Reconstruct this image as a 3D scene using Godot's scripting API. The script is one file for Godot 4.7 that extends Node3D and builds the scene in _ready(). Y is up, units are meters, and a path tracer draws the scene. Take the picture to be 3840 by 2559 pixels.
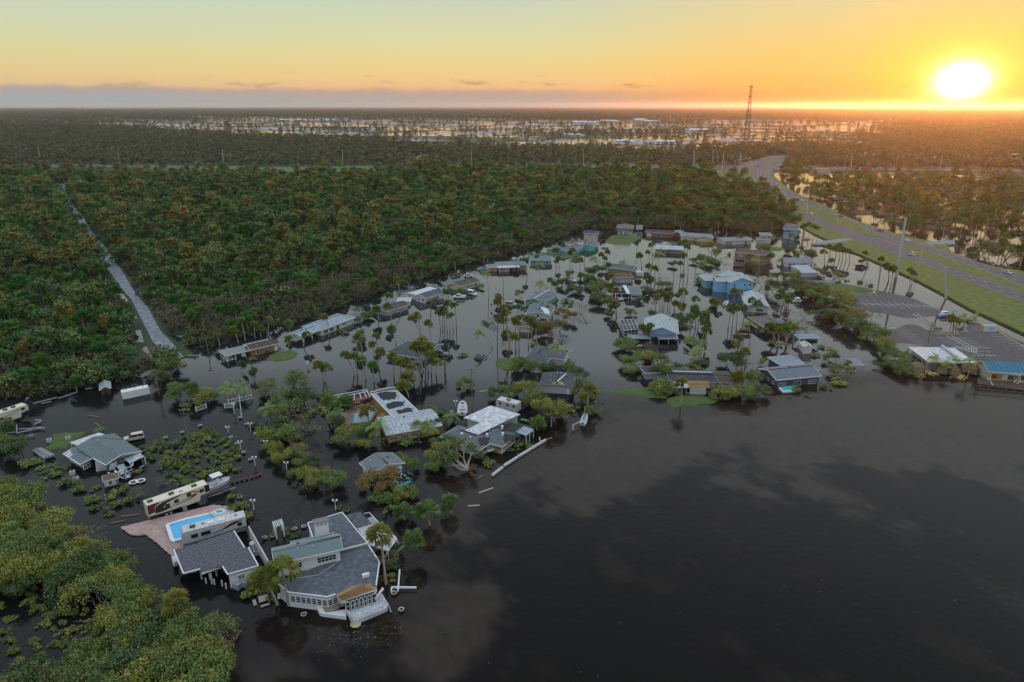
extends Node3D
# A flooded riverside neighbourhood at sunset, seen from a drone. Metres, y up, the flood stands at y = 0.

var M := {}
var names := {}
var rng := RandomNumberGenerator.new()
var grain: ImageTexture
var stains: ImageTexture
var streaks: ImageTexture


class B:                                  # collects triangles with flat normals (front faces clockwise) and linear vertex colours
	var v := PackedVector3Array()
	var n := PackedVector3Array()
	var c := PackedColorArray()
	var col := Color(1,1,1)
	func tri(a: Vector3, b: Vector3, d: Vector3):
		var nn := (d - a).cross(b - a)
		if nn.length_squared() < 1e-14: return
		nn = nn.normalized()
		v.append(a); v.append(b); v.append(d)
		n.append(nn); n.append(nn); n.append(nn)
		c.append(col); c.append(col); c.append(col)
	func quad(a, b, d, e):
		tri(a, b, d); tri(a, d, e)
	func box(p: Vector3, s: Vector3, bs := Basis()):        # centre, size
		var h := s / 2
		var q := []
		for k in 8:
			q.append(p + bs * Vector3(h.x if k & 1 else -h.x, h.y if k & 2 else -h.y, h.z if k & 4 else -h.z))
		quad(q[0], q[1], q[3], q[2]); quad(q[5], q[4], q[6], q[7])
		quad(q[4], q[0], q[2], q[6]); quad(q[1], q[5], q[7], q[3])
		quad(q[2], q[3], q[7], q[6]); quad(q[4], q[5], q[1], q[0])
	func bar(a: Vector3, b: Vector3, w: float, h := -1.0):  # a square bar between two points
		var z := (b - a).normalized()
		if z.length_squared() < 0.5: return
		var x := (Vector3.UP.cross(z) if absf(z.y) < 0.99 else Vector3.RIGHT.cross(z)).normalized()
		box((a + b) / 2,Vector3(w, w if h < 0 else h, a.distance_to(b)), Basis(x, z.cross(x), z))
	func ring(p: Vector3, ax: Vector3, r: float, k: int) -> PackedVector3Array:
		var x := (ax.cross(Vector3.UP) if absf(ax.y) < 0.9 else ax.cross(Vector3.RIGHT)).normalized()
		var y := x.cross(ax).normalized()
		var o := PackedVector3Array()
		for i in k: o.append(p + (x * cos(TAU * i / k) + y * sin(TAU * i / k)) * r)
		return o
	func tube(pts: Array, rad: Array, k := 5, caps := true):
		var last: PackedVector3Array
		for i in pts.size():
			var ax: Vector3 = (pts[mini(i + 1, pts.size() - 1)] - pts[maxi(i - 1,0)]).normalized()
			var now := ring(pts[i], ax, rad[i], k)
			if i > 0:
				for j in k:
					quad(last[j], last[(j + 1) % k], now[(j + 1) % k], now[j])
			elif caps:
				for j in range(1, k - 1): tri(now[0], now[j], now[j + 1])
			last = now
		if caps:
			for j in range(1, k - 1): tri(last[0], last[j + 1], last[j])
	func lathe(p: Vector3, prof: Array, k := 10):            # prof: [radius, height] pairs
		for i in prof.size() - 1:
			for j in k:
				var a := TAU * j / k
				var b := TAU * (j + 1) / k
				var ca := Vector3(cos(a),0, sin(a)); var cb := Vector3(cos(b),0, sin(b))
				var u0 := Vector3(0, prof[i][1],0); var u1 := Vector3(0, prof[i + 1][1],0)
				quad(p + cb * prof[i][0] + u0, p + ca * prof[i][0] + u0, p + ca * prof[i + 1][0] + u1, p + cb * prof[i + 1][0] + u1)
	func prism(poly: Array, y0: float, y1: float, bottom := false):   # poly of Vector3, any winding
		var q := PackedVector2Array()
		for p in poly: q.append(Vector2(p.x, p.z))
		if Geometry2D.is_polygon_clockwise(q):
			q.reverse()
		var m := q.size()
		for i in m:
			var a := q[i]; var b := q[(i + 1) % m]
			quad(Vector3(b.x, y0, b.y),Vector3(a.x, y0, a.y),Vector3(a.x, y1, a.y),Vector3(b.x, y1, b.y))
		var t := Geometry2D.triangulate_polygon(q)
		for i in range(0, t.size(),3):
			var a := Vector3(q[t[i]].x, y1, q[t[i]].y); var b := Vector3(q[t[i + 1]].x, y1, q[t[i + 1]].y); var d := Vector3(q[t[i + 2]].x, y1, q[t[i + 2]].y)
			if (d - a).cross(b - a).y < 0: tri(a, d, b)
			else: tri(a, b, d)
			if bottom:
				var lo := Vector3(0, y0 - y1,0)
				if (d - a).cross(b - a).y < 0: tri(a + lo, b + lo, d + lo)
				else: tri(a + lo, d + lo, b + lo)
	func slab(p: Array, t: float):                           # a convex sheet of points with thickness t below it
		var nn: Vector3 = (p[2] - p[0]).cross(p[1] - p[0])
		var q := p.duplicate()
		if nn.y < 0: q.reverse()
		var k := q.size()
		var dn := Vector3(0,-t,0)
		for i in range(1, k - 1):
			tri(q[0], q[i], q[i + 1]); tri(q[0] + dn, q[i + 1] + dn, q[i] + dn)
		for i in k:
			var a: Vector3 = q[i]; var b: Vector3 = q[(i + 1) % k]
			quad(b, a, a + dn, b + dn)
	func mesh() -> ArrayMesh:
		var m := ArrayMesh.new()
		if v.is_empty(): return m
		var a := []
		a.resize(Mesh.ARRAY_MAX)
		a[Mesh.ARRAY_VERTEX] = v; a[Mesh.ARRAY_NORMAL] = n; a[Mesh.ARRAY_COLOR] = c
		m.add_surface_from_arrays(Mesh.PRIMITIVE_TRIANGLES, a)
		return m


func V(x: float, y: float, z: float) -> Vector3: return Vector3(x, y, z)

func numbered(called: String) -> String:
	names[called] = names.get(called,-1) + 1
	return called if names[called] == 0 else "%s_%03d" % [called, names[called]]

func tag(o: Node, label := "", category := "", group := "", kind := ""):
	if label: o.set_meta("label", label)
	if category: o.set_meta("category", category)
	if group: o.set_meta("group", group)
	if kind: o.set_meta("kind", kind)
	return o

func thing(called: String, label: String, category: String, at := Vector3.ZERO, turn := 0.0, group := "") -> Node3D:
	var o := Node3D.new()
	o.name = numbered(called)
	add_child(o)
	o.position = at
	o.rotation.y = turn
	tag(o, label, category, group)
	return o

func obj(called: String, b, m: Material, parent: Node = self) -> MeshInstance3D:
	var o := MeshInstance3D.new()
	o.mesh = b if b is Mesh else b.mesh()
	o.material_override = m
	o.name = numbered(called) if parent == self else called
	parent.add_child(o, true)
	return o

func struct(called: String, b, m: Material) -> MeshInstance3D:
	return tag(obj(called, b, m), "", "", "", "structure")

func dup(o: Node3D, at: Vector3, turn: float, label: String, group := "", scl := 1.0) -> Node3D:
	var r: Node3D = o.duplicate()
	r.name = numbered(String(o.name).rstrip("0123456789").trim_suffix("_"))
	add_child(r)
	r.position = at
	r.rotation.y = turn
	r.scale = Vector3.ONE * scl
	tag(r, label, "", group)
	return r

func noise_image(size: int, freq: float, octaves: int, lo: float, hi: float, sd: int, kind := FastNoiseLite.TYPE_SIMPLEX_SMOOTH, sx := 1.0) -> Image:
	var f := FastNoiseLite.new()
	f.noise_type = kind
	f.frequency = freq
	f.fractal_octaves = octaves
	f.seed = sd
	var im := f.get_seamless_image(size, size)
	im.convert(Image.FORMAT_L8)
	var d := im.get_data()
	for i in d.size(): d[i] = int(255.0 * lerpf(lo, hi, d[i] / 255.0))
	return Image.create_from_data(size, size, false, Image.FORMAT_L8, d)

# a material of one real-world (linear) base colour, with grain, stains or streaks over it
func mat(r: float, g: float, b: float, rough := 0.85, tex := "grain", metal := 0.0, scale := 0.35) -> StandardMaterial3D:
	var key := "%s/%s/%s/%s/%s/%s/%s" % [r, g, b, rough, tex, metal, scale]
	if M.has(key): return M[key]
	var m := StandardMaterial3D.new()
	m.albedo_color = Color(r, g, b).linear_to_srgb()
	m.roughness = rough
	m.metallic = metal
	if tex:
		m.albedo_texture = {"grain": grain, "stains": stains, "streaks": streaks}[tex]
		m.uv1_triplanar = true
		m.uv1_world_triplanar = true
		m.uv1_scale = Vector3.ONE * scale
	M[key] = m
	return m

func leafy(r: float, g: float, b: float, back := 0.35) -> StandardMaterial3D:
	var key := "leaf/%s/%s/%s" % [r, g, b]
	if M.has(key): return M[key]
	var m := StandardMaterial3D.new()
	m.albedo_color = Color(r, g, b).linear_to_srgb()
	m.vertex_color_use_as_albedo = true
	m.roughness = 0.6
	m.backlight_enabled = true
	m.backlight = Color(back, back, back * 0.6)
	M[key] = m
	return m

func inside(p: Vector3, poly: PackedVector2Array) -> bool:
	return Geometry2D.is_point_in_polygon(Vector2(p.x, p.z), poly)

func flat(pts: Array) -> PackedVector2Array:
	var o := PackedVector2Array()
	for p in pts: o.append(Vector2(p.x, p.z))
	return o


# ------------------------------------------------------------------ sky
const SUN := Vector3(0.5249,0.0247,-0.8508)

func srgb3(x: float, y: float, z: float) -> Vector3:
	var c := Color(x / 255, y / 255, z / 255).srgb_to_linear()
	return Vector3(c.r, c.g, c.b) / 1.2

func ramp(keys: Array, t: float) -> Vector3:
	for i in range(1, keys.size()):
		if t <= keys[i][0]:
			var u: float = clampf((t - keys[i - 1][0]) / (keys[i][0] - keys[i - 1][0]),0,1)
			return (keys[i - 1][1] as Vector3).lerp(keys[i][1], u)
	return keys[-1][1]

var ramps: Array
var cloud_noise := FastNoiseLite.new()

func sky_at(dir: Vector3) -> Vector3:
	var el := rad_to_deg(asin(clampf(dir.y,-1,1)))
	var az := rad_to_deg(atan2(dir.x,-dir.z))
	var sun_az := rad_to_deg(atan2(SUN.x,-SUN.z))
	var d := absf(wrapf(az - sun_az,-180,180))
	var stops := [0.0,10.0,32.0,69.0,180.0]
	var wob := cloud_noise.get_noise_2d(az * 9.0,3.0) * 0.16 + cloud_noise.get_noise_2d(az * 40.0,9.0) * 0.05
	var e := maxf(el,0.0)
	var bank := e + wob * smoothstep(3.0,1.4, e)             # the uneven top of the far cloud bank
	var c := Vector3.ZERO
	for i in 4:
		if d <= stops[i + 1]:
			var u: float = (d - stops[i]) / (stops[i + 1] - stops[i])
			u = u * u * (3 - 2 * u)
			c = ramp(ramps[i], bank).lerp(ramp(ramps[i + 1], bank), u)
			break
	if el > 0.7 and el < 3.2:                                   # small low clouds above the bank
		var k := cloud_noise.get_noise_2d(az * 6.0, el * 42.0 + 50.0) + 0.45 * cloud_noise.get_noise_2d(az * 25.0, el * 110.0)
		var s := smoothstep(0.34,0.62, k) * smoothstep(2.5,1.7, el) * smoothstep(0.7,1.2, el) * smoothstep(95,30, d)
		c = c.lerp(c * Vector3(0.62,0.6,0.68), s * 0.8)
	elif el > 3.0:
		var k2 := cloud_noise.get_noise_2d(az * 1.1 + el * 1.3, el * 4.0 + 20.0)
		c *= 1.0 + 0.045 * smoothstep(0.0,0.6, k2) * smoothstep(3.0,6.0, el)
	var a := rad_to_deg(acos(clampf(dir.dot(SUN),-1,1)))
	var x := wrapf(az - sun_az,-180,180)
	var q := sqrt(x * x * 0.55 + (el - 1.55) * (el - 1.55) * 1.0)   # the glare is wider than tall
	c += Vector3(4.5,4.1,3.0) * exp(-q * q / 0.72) + Vector3(0.6,0.46,0.14) * exp(-q * q / 3.0) + Vector3(0.16,0.1,0.01) * exp(-q * q / 14.0) + Vector3(0.10,0.05,0.0) * exp(-a / 7.0)
	return c

func make_sky() -> ImageTexture:
	cloud_noise.noise_type = FastNoiseLite.TYPE_SIMPLEX_SMOOTH
	cloud_noise.frequency = 0.02
	cloud_noise.fractal_octaves = 4
	cloud_noise.seed = 4
	var top := [[12.0, srgb3(200,214,210)],[20.0, srgb3(206,220,226)],[28.0, srgb3(256,270,282)],[50.0, srgb3(262,276,294)],[90.0, srgb3(258,272,294)]]  # overhead rows made brighter than the low sky, to add light to the scene
	ramps = [
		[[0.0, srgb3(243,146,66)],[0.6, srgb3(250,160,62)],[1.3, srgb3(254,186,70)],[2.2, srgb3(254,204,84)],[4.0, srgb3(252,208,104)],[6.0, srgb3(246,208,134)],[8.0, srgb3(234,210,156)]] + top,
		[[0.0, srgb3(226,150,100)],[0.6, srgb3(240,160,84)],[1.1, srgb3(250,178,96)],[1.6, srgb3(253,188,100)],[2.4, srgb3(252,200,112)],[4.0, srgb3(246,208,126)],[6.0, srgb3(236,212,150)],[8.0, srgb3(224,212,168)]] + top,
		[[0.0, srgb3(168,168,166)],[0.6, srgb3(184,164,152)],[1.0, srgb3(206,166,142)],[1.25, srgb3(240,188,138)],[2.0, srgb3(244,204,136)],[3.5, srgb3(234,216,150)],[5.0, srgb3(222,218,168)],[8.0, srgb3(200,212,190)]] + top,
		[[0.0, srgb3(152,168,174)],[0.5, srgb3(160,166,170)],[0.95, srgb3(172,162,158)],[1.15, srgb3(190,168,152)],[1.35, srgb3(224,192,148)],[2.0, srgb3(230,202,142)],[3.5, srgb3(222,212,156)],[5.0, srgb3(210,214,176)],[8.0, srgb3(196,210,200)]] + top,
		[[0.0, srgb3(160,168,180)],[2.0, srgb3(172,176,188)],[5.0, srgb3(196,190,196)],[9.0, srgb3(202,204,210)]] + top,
	]
	var w := 4096; var h := 2048
	var small := Image.create_empty(512,256, false, Image.FORMAT_RGBAF)
	for j in 256:
		var el := PI * (0.5 - (j + 0.5) / 256.0)
		for i in 512:
			var az := TAU * (i + 0.5) / 512.0
			var c := sky_at(Vector3(sin(az) * cos(el), sin(el),-cos(az) * cos(el)))
			small.set_pixel(i, j, Color(c.x, c.y, c.z))
	small.resize(w, h, Image.INTERPOLATE_BILINEAR)
	var x0 := -520; var x1 := 560                  # the finer part: where the cloud bank and the sun's glare lie
	for j in range(h / 2 - 180, h / 2 + 4):
		var el := PI * (0.5 - (j + 0.5) / h)
		for i in range(x0, x1):
			var az := TAU * (i + 0.5) / w
			var c := sky_at(Vector3(sin(az) * cos(el), sin(el),-cos(az) * cos(el)))
			small.set_pixel(posmod(i, w), j, Color(c.x, c.y, c.z))
	return ImageTexture.create_from_image(small)


func _ready():
	rng.seed = 11
	# camera
	var cam := Camera3D.new()
	cam.name = "camera"
	cam.position = Vector3(0,81,0)
	cam.rotation_degrees = Vector3(-19.077,0,0)
	cam.fov = 53.1
	cam.near = 0.5
	cam.far = 60000
	add_child(cam)
	# sky
	var env := Environment.new()
	var sm := PanoramaSkyMaterial.new()
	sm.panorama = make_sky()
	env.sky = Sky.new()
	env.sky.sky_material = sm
	env.background_mode = Environment.BG_SKY
	env.tonemap_mode = Environment.TONE_MAPPER_LINEAR
	env.tonemap_exposure = 1.2
	env.volumetric_fog_enabled = true                        # thin evening haze, brighter towards the sun
	env.volumetric_fog_density = 0.000027
	env.volumetric_fog_albedo = Color(0.95,0.95,0.95)
	env.volumetric_fog_anisotropy = 0.78
	env.sdfgi_enabled = true
	env.ssao_enabled = true
	env.ssil_enabled = true
	var we := WorldEnvironment.new()
	we.name = "world_environment"
	we.environment = env
	add_child(we)
	# sun, a degree and a half above the horizon
	var sun := DirectionalLight3D.new()
	sun.name = "sun"
	sun.light_color = Color(1.0,0.6,0.28)
	sun.light_energy = 0.8
	sun.light_angular_distance = 0.5
	sun.shadow_enabled = true
	add_child(sun)
	sun.look_at_from_position(Vector3.ZERO,-SUN)
	# textures
	grain = ImageTexture.create_from_image(noise_image(512,0.06,5,0.72,1.0,3))
	stains = ImageTexture.create_from_image(noise_image(512,0.011,6,0.66,1.0,5))
	var im := noise_image(256,0.02,4,0.55,1.0,8)
	im.resize(1024,256, Image.INTERPOLATE_CUBIC)
	streaks = ImageTexture.create_from_image(im)
	build_ground()
	build_roads()
	build_houses()
	build_things()
	build_plants()
	build_far()


# ------------------------------------------------------------------ ground, water, roads
var land_noise := FastNoiseLite.new()
var forest_left: PackedVector2Array
var forest_mid: PackedVector2Array
var forest_east: PackedVector2Array
var ponds := []
var ditches := []
var le: Array
var re: Array
var road_land: PackedVector2Array
var no_trees := []

func open_land(x: float, z: float) -> float:              # > 0 where the far country is bare sand, fields and ponds
	var d := -z
	var k := land_noise.get_noise_2d(x * 0.35, z * 1.1) + 0.4 * land_noise.get_noise_2d(x * 1.4, z * 4.0)
	var left := lerpf(-150.0,-1500.0, smoothstep(1400,3000, d))
	var b := 0.85 * smoothstep(1330,1600, d) * smoothstep(4800,3200, d) * smoothstep(left - 250, left + 150, x) * smoothstep(0.6,0.46, x / d)  # closed toward the sun: woods added there to block its glint on ponds
	b += 0.45 * smoothstep(2500,2900, d) * smoothstep(5600,4300, d) * smoothstep(600,-600, x)
	return k + b - 0.42

func land_height(x: float, z: float) -> float:
	var p := Vector2(x, z)
	var d := -z
	for q in ponds + ditches:
		if Geometry2D.is_point_in_polygon(p, q): return -0.6
	if x < -80 and Geometry2D.is_point_in_polygon(p, road_land): return -0.05
	if d > 1010 or (d > 880 and x < 420):
		var o := open_land(x, z)
		if o > 0.0:
			var w := land_noise.get_noise_2d(x * 0.9 + 900.0, z * 2.2)
			return 0.5 if w > -0.08 else -0.6
		return 0.6 + 0.4 * land_noise.get_noise_2d(x * 4, z * 4)
	if x > 420 and d > 640: return 0.35 + 1.6 * land_noise.get_noise_2d(x * 5, z * 9)
	if Geometry2D.is_point_in_polygon(p, forest_left) or Geometry2D.is_point_in_polygon(p, forest_mid):
		return 0.25 + 0.9 * land_noise.get_noise_2d(x * 9, z * 9)
	if Geometry2D.is_point_in_polygon(p, forest_east):
		return -0.32 + 1.3 * land_noise.get_noise_2d(x * 6, z * 9)
	return -1.2

func land_colour(x: float, z: float) -> Color:
	var d := -z
	var v := 1.0 + 0.5 * land_noise.get_noise_2d(x * 11, z * 11)
	if d > 1010 and open_land(x, z) > 0.0:
		var s := smoothstep(-0.15,0.15, land_noise.get_noise_2d(x * 0.8 - 400.0, z * 0.9))
		var c := Color(0.05,0.055,0.022).lerp(Color(0.34,0.32,0.3), s)
		return Color(c.r * v, c.g * v, c.b * v)
	return Color(0.03 * v,0.032 * v,0.014 * v)

func ground_grid(b: B, x0: float, x1: float, z0: float, z1: float, step: float, skip: Rect2):
	var nx := int((x1 - x0) / step); var nz := int((z1 - z0) / step)
	var hs := PackedFloat32Array(); var cs := PackedColorArray()
	for j in nz + 1:
		for i in nx + 1:
			hs.append(land_height(x0 + i * step, z0 + j * step))
			cs.append(land_colour(x0 + i * step, z0 + j * step))
	for j in nz:
		for i in nx:
			var x := x0 + i * step; var z := z0 + j * step
			if skip.has_point(Vector2(x + step / 2, z + step / 2)): continue
			var k := j * (nx + 1) + i
			if maxf(maxf(hs[k], hs[k + 1]), maxf(hs[k + nx + 1], hs[k + nx + 2])) < -0.3 and step < 30: continue   # the bed of the flood is never seen
			b.col = cs[k]
			b.quad(Vector3(x, hs[k], z),Vector3(x + step, hs[k + 1], z),Vector3(x + step, hs[k + nx + 2], z + step),Vector3(x, hs[k + nx + 1], z + step))

func water_material(normal: ImageTexture, strength: float, rough: float, scale: float, spec := 0.6) -> StandardMaterial3D:
	var m := StandardMaterial3D.new()
	m.albedo_color = Color(0.015,0.0165,0.018).linear_to_srgb()
	m.roughness = rough
	m.metallic_specular = spec
	m.normal_enabled = true
	m.normal_texture = normal
	m.normal_scale = strength
	m.uv1_triplanar = true
	m.uv1_world_triplanar = true
	m.uv1_scale = Vector3.ONE * scale
	return m

func mound(pts: Array, h: float, m: Material, called := "lawn"):         # a low bank with an uneven waterline
	var q := []
	var mid := Vector3.ZERO
	for p in pts: mid += p / pts.size()
	for i in pts.size():
		var a: Vector3 = pts[i]; var b: Vector3 = pts[(i + 1) % pts.size()]
		var k := clampi(int(a.distance_to(b) / 1.5),1,30)
		for j in k:
			var p := a.lerp(b, float(j) / k)
			q.append(p + (p - mid).normalized() * rng.randf_range(-0.5,0.5))
	var bb := B.new()
	var n := q.size()
	var levels := [[1.05,-0.4],[1.0,-0.02],[0.9, h * 0.7],[0.6, h]]
	for l in 3:
		for i in n:
			var f := func(k: int, lv: int) -> Vector3:
				var p: Vector3 = mid.lerp(q[k % n], levels[lv][0])
				return Vector3(p.x, levels[lv][1] + (0.08 * land_noise.get_noise_2d(p.x * 60, p.z * 60) if lv > 1 else 0.0), p.z)
			bb.quad(f.call(i + 1, l), f.call(i, l), f.call(i, l + 1), f.call(i + 1, l + 1))
	for i in n:
		var a: Vector3 = mid.lerp(q[i],0.6); var b2: Vector3 = mid.lerp(q[(i + 1) % n],0.6)
		bb.tri(Vector3(mid.x, h, mid.z),Vector3(b2.x, h, b2.z),Vector3(a.x, h, a.z))
	return struct(called, bb, m)

func build_ground():
	land_noise.noise_type = FastNoiseLite.TYPE_SIMPLEX_SMOOTH
	land_noise.frequency = 0.0022
	land_noise.fractal_octaves = 4
	land_noise.seed = 21
	forest_left = flat([V(-798,0,-869.3),V(-522.7,0,-791.7),V(-524.8,0,-841.9),V(-462.6,0,-724.7),V(-358.8,0,-569.4),V(-272.7,0,-448),V(-206.2,0,-355.3),V(-158.9,0,-286.7),V(-132.3,0,-246.3),V(-112,0,-217.6),V(-109.6,0,-207.7),V(-116.9,0,-201.3),V(-126.8,0,-188.7),V(-147.5,0,-180.1),V(-176.1,0,-170)])
	forest_mid = flat([V(-499.5,0,-791.7),V(-465.8,0,-736.4),V(-358.8,0,-569.4),V(-272.7,0,-448),V(-206.2,0,-355.3),V(-158.9,0,-286.7),V(-132.3,0,-246.3),V(-110.7,0,-217.6),V(-104.7,0,-229),V(-94.4,0,-243.7),V(-83.3,0,-256.2),V(-66.2,0,-289.2),V(-51.1,0,-316),V(-36.5,0,-336.3),V(-15.9,0,-368.8),V(22.5,0,-418.6),V(48.9,0,-468.5),V(90.8,0,-468.5),V(129.4,0,-479.1),V(162.8,0,-451.8),V(201.1,0,-482.8),V(207.9,0,-509),V(219.2,0,-552.9),V(224.7,0,-594.7),V(233.2,0,-642.8),V(239.8,0,-705.9),V(240.6,0,-742.1),V(216.5,0,-734.6),V(242.9,0,-841.9),V(88.4,0,-869.3),V(-124,0,-880.7),V(-245.2,0,-791.7),V(-399.5,0,-826.2)])
	forest_east = flat([V(280.8,0,-724),V(349.7,0,-881.7),V(409.7,0,-881.7),V(671.5,0,-871.2),V(288.8,0,-347.6),V(268.8,0,-351.3),V(267,0,-406.1),V(281.7,0,-431.7),V(276.8,0,-434.4),V(270,0,-435.8),V(265.4,0,-486.2),V(263.7,0,-557.5),V(267.4,0,-615.2),V(279.7,0,-692.4),V(301.2,0,-782.1),V(318,0,-845.5)])
	ponds = [flat([V(-253.1,0,-777.8),V(-259.7,0,-858.1),V(-229.5,0,-886.6),V(-168.9,0,-886.6),V(-147.6,0,-858.1),V(-152.6,0,-826.2),V(-213,0,-821.1),V(-233.9,0,-787)]),
		flat([V(-187.9,0,-1142.4),V(-194.6,0,-1282.5),V(-146.1,0,-1345.8),V(-121.3,0,-1258.8),V(-119.5,0,-1096.1),V(-155.2,0,-1061.7)]),
		flat([V(-952.5,0,-1933),V(-973.9,0,-2109),V(-896.1,0,-2078),V(-817.7,0,-1880),V(-857.9,0,-1806)]),
		flat([V(327.1,0,-875.9),V(340,0,-886.5),V(318.9,0,-831.1),V(309.4,0,-821.8)]),
		flat([V(278.3,0,-699.1),V(307.2,0,-765.6),V(311.7,0,-742.1),V(285.2,0,-672.9),V(277.7,0,-640),V(269.2,0,-637.1)])]
	ditches = [flat([V(-354.7,0,-545),V(-349.2,0,-541.7),V(-281.1,0,-443.4),V(-287.6,0,-448)]), flat([V(-245.9,0,-393),V(-244.8,0,-394.8),V(-223.8,0,-364.5),V(-227.2,0,-364.5)]), flat([V(-190.9,0,-315.2),V(-189.5,0,-316.4),V(-162.9,0,-277.8),V(-166.4,0,-278.8)]), flat([V(-142.9,0,-252.6),V(-141.7,0,-252.6),V(-132.5,0,-236.7),V(-134.6,0,-237.4)])]
	no_trees = ponds + ditches
	le = [V(-113.9,0.3,-212.2),V(-130.1,0.3,-233.4),V(-144.9,0.3,-255.7),V(-166.7,0.3,-288.6),V(-182.6,0.3,-309.3),V(-207.4,0.3,-343.8),V(-232.6,0.3,-379.4),V(-265.5,0.3,-426.6),V(-306.1,0.3,-483.4),V(-375.4,0.3,-582.1),V(-417.9,0.3,-638.5),V(-451.5,0.3,-687.1),V(-470.2,0.3,-719.8),V(-483.9,0.3,-750.6),V(-487.9,0.3,-767.1)]
	re = [V(-111.2,0.3,-216.7),V(-121.7,0.3,-231),V(-133.6,0.3,-246.2),V(-155.6,0.3,-279.7),V(-170.6,0.3,-299.2),V(-195.9,0.3,-336.9),V(-214.4,0.3,-363.1),V(-243.3,0.3,-404.5),V(-275,0.3,-448.6),V(-339,0.3,-539.7),V(-393.4,0.3,-614),V(-438.7,0.3,-680.9),V(-462.1,0.3,-719.8),V(-475.5,0.3,-745.7),V(-480.1,0.3,-758.1)]
	var wide := []
	var near := []
	for i in le.size():
		wide.append(le[i] + (le[i] - re[i]).normalized() * 11)
		near.append(le[i] + (le[i] - re[i]).normalized() * 7)
	for i in range(re.size() - 1,-1,-1):
		wide.append(re[i] + (re[i] - le[i]).normalized() * 8)
		near.append(re[i] + (re[i] - le[i]).normalized() * 7)
	road_land = flat(near)
	no_trees.append(flat(wide))
	var b := B.new()
	ground_grid(b,-960,960,-1280,160,8, Rect2())
	ground_grid(b,-3600,3600,-4000,-1280,20, Rect2())
	ground_grid(b,-3600,3600,-1280,1000,80, Rect2(-960,-1280,1920,1440))
	ground_grid(b,-12000,12000,-13000,2000,100, Rect2(-3600,-4000,7200,5000))
	ground_grid(b,-22000,22000,-25000,5000,1000, Rect2(-12000,-13000,24000,15000))
	var gm := mat(1,1,1,0.95, "grain",0.0,0.1).duplicate()
	gm.vertex_color_use_as_albedo = true
	struct("ground", b, gm)
	# the flood: one calm sheet as far as the country goes, and the rippled river
	var ni := noise_image(512,0.012,5,0,1,31)
	ni.bump_map_to_normal_map(5.0)
	var n2 := noise_image(1024,0.011,5,0,1,32)
	n2.bump_map_to_normal_map(7.0)
	var w := B.new()
	w.quad(Vector3(-22000,0,-25000),Vector3(22000,0,-25000),Vector3(22000,0,5000),Vector3(-22000,0,5000))
	struct("flood_water", w, water_material(ImageTexture.create_from_image(ni),0.035,0.035,1.0 / 45))
	var shore := flat([V(-43.3,0,-73.72),V(-37.12,0,-86.87),V(-28,0,-89.23),V(-21.2,0,-90.7),V(-18.77,0,-95.87),V(-19.15,0,-106.4),V(-17.3,0,-121.99),V(-11.36,0,-133.94),V(-2.71,0,-141.66),V(10.6,0,-159.6),V(23.4,0,-172.8),V(29.3,0,-194.8),V(31,0,-202),V(33.3,0,-181.7),V(47.7,0,-178.6),V(58.1,0,-180.1),V(74.1,0,-186.4),V(93.7,0,-193.1),V(117.4,0,-205.8),V(122.8,0,-197.6),V(136.3,0,-193.1),V(152,0,-186.4),V(189.6,0,-178.6),Vector3(420,0,-90),Vector3(320,0,90),Vector3(-60,0,90)])
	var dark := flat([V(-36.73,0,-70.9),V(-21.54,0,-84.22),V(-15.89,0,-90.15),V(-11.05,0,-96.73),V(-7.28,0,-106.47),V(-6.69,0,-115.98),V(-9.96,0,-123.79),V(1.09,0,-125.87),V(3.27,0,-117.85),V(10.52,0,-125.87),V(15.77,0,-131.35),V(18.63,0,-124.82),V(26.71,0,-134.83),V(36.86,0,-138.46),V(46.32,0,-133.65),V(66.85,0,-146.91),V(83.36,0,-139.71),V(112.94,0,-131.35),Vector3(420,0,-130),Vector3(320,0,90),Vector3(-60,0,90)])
	var rv := B.new()
	var st := 1.5
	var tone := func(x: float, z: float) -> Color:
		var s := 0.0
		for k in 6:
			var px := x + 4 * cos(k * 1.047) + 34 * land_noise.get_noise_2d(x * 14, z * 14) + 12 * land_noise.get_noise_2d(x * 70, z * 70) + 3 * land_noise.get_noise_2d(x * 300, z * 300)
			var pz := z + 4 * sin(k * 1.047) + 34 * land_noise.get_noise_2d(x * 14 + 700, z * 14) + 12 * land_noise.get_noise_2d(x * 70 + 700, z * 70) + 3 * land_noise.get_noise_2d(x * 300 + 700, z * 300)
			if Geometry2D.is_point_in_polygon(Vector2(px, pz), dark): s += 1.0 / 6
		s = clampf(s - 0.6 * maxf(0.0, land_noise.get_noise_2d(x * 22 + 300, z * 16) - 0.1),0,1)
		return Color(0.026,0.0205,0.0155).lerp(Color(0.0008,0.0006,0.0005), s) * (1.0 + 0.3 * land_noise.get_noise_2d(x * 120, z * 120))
	var row0 := []
	for j in 221:
		var row1 := []
		for i in 301:
			var x := -135 + i * st; var z := -300 + j * st
			var s := 0.0
			for k in 10:
				var q := Vector2(x + (4 + 5 * (k % 2)) * cos(k * 0.63) + 6 * land_noise.get_noise_2d(x * 40, z * 40), z + (4 + 5 * (k % 2)) * sin(k * 0.63))
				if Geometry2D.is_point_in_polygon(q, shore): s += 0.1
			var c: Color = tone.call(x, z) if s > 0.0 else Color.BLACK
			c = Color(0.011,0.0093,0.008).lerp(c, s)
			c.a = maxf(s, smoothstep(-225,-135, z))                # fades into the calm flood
			row1.append(c)
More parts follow.
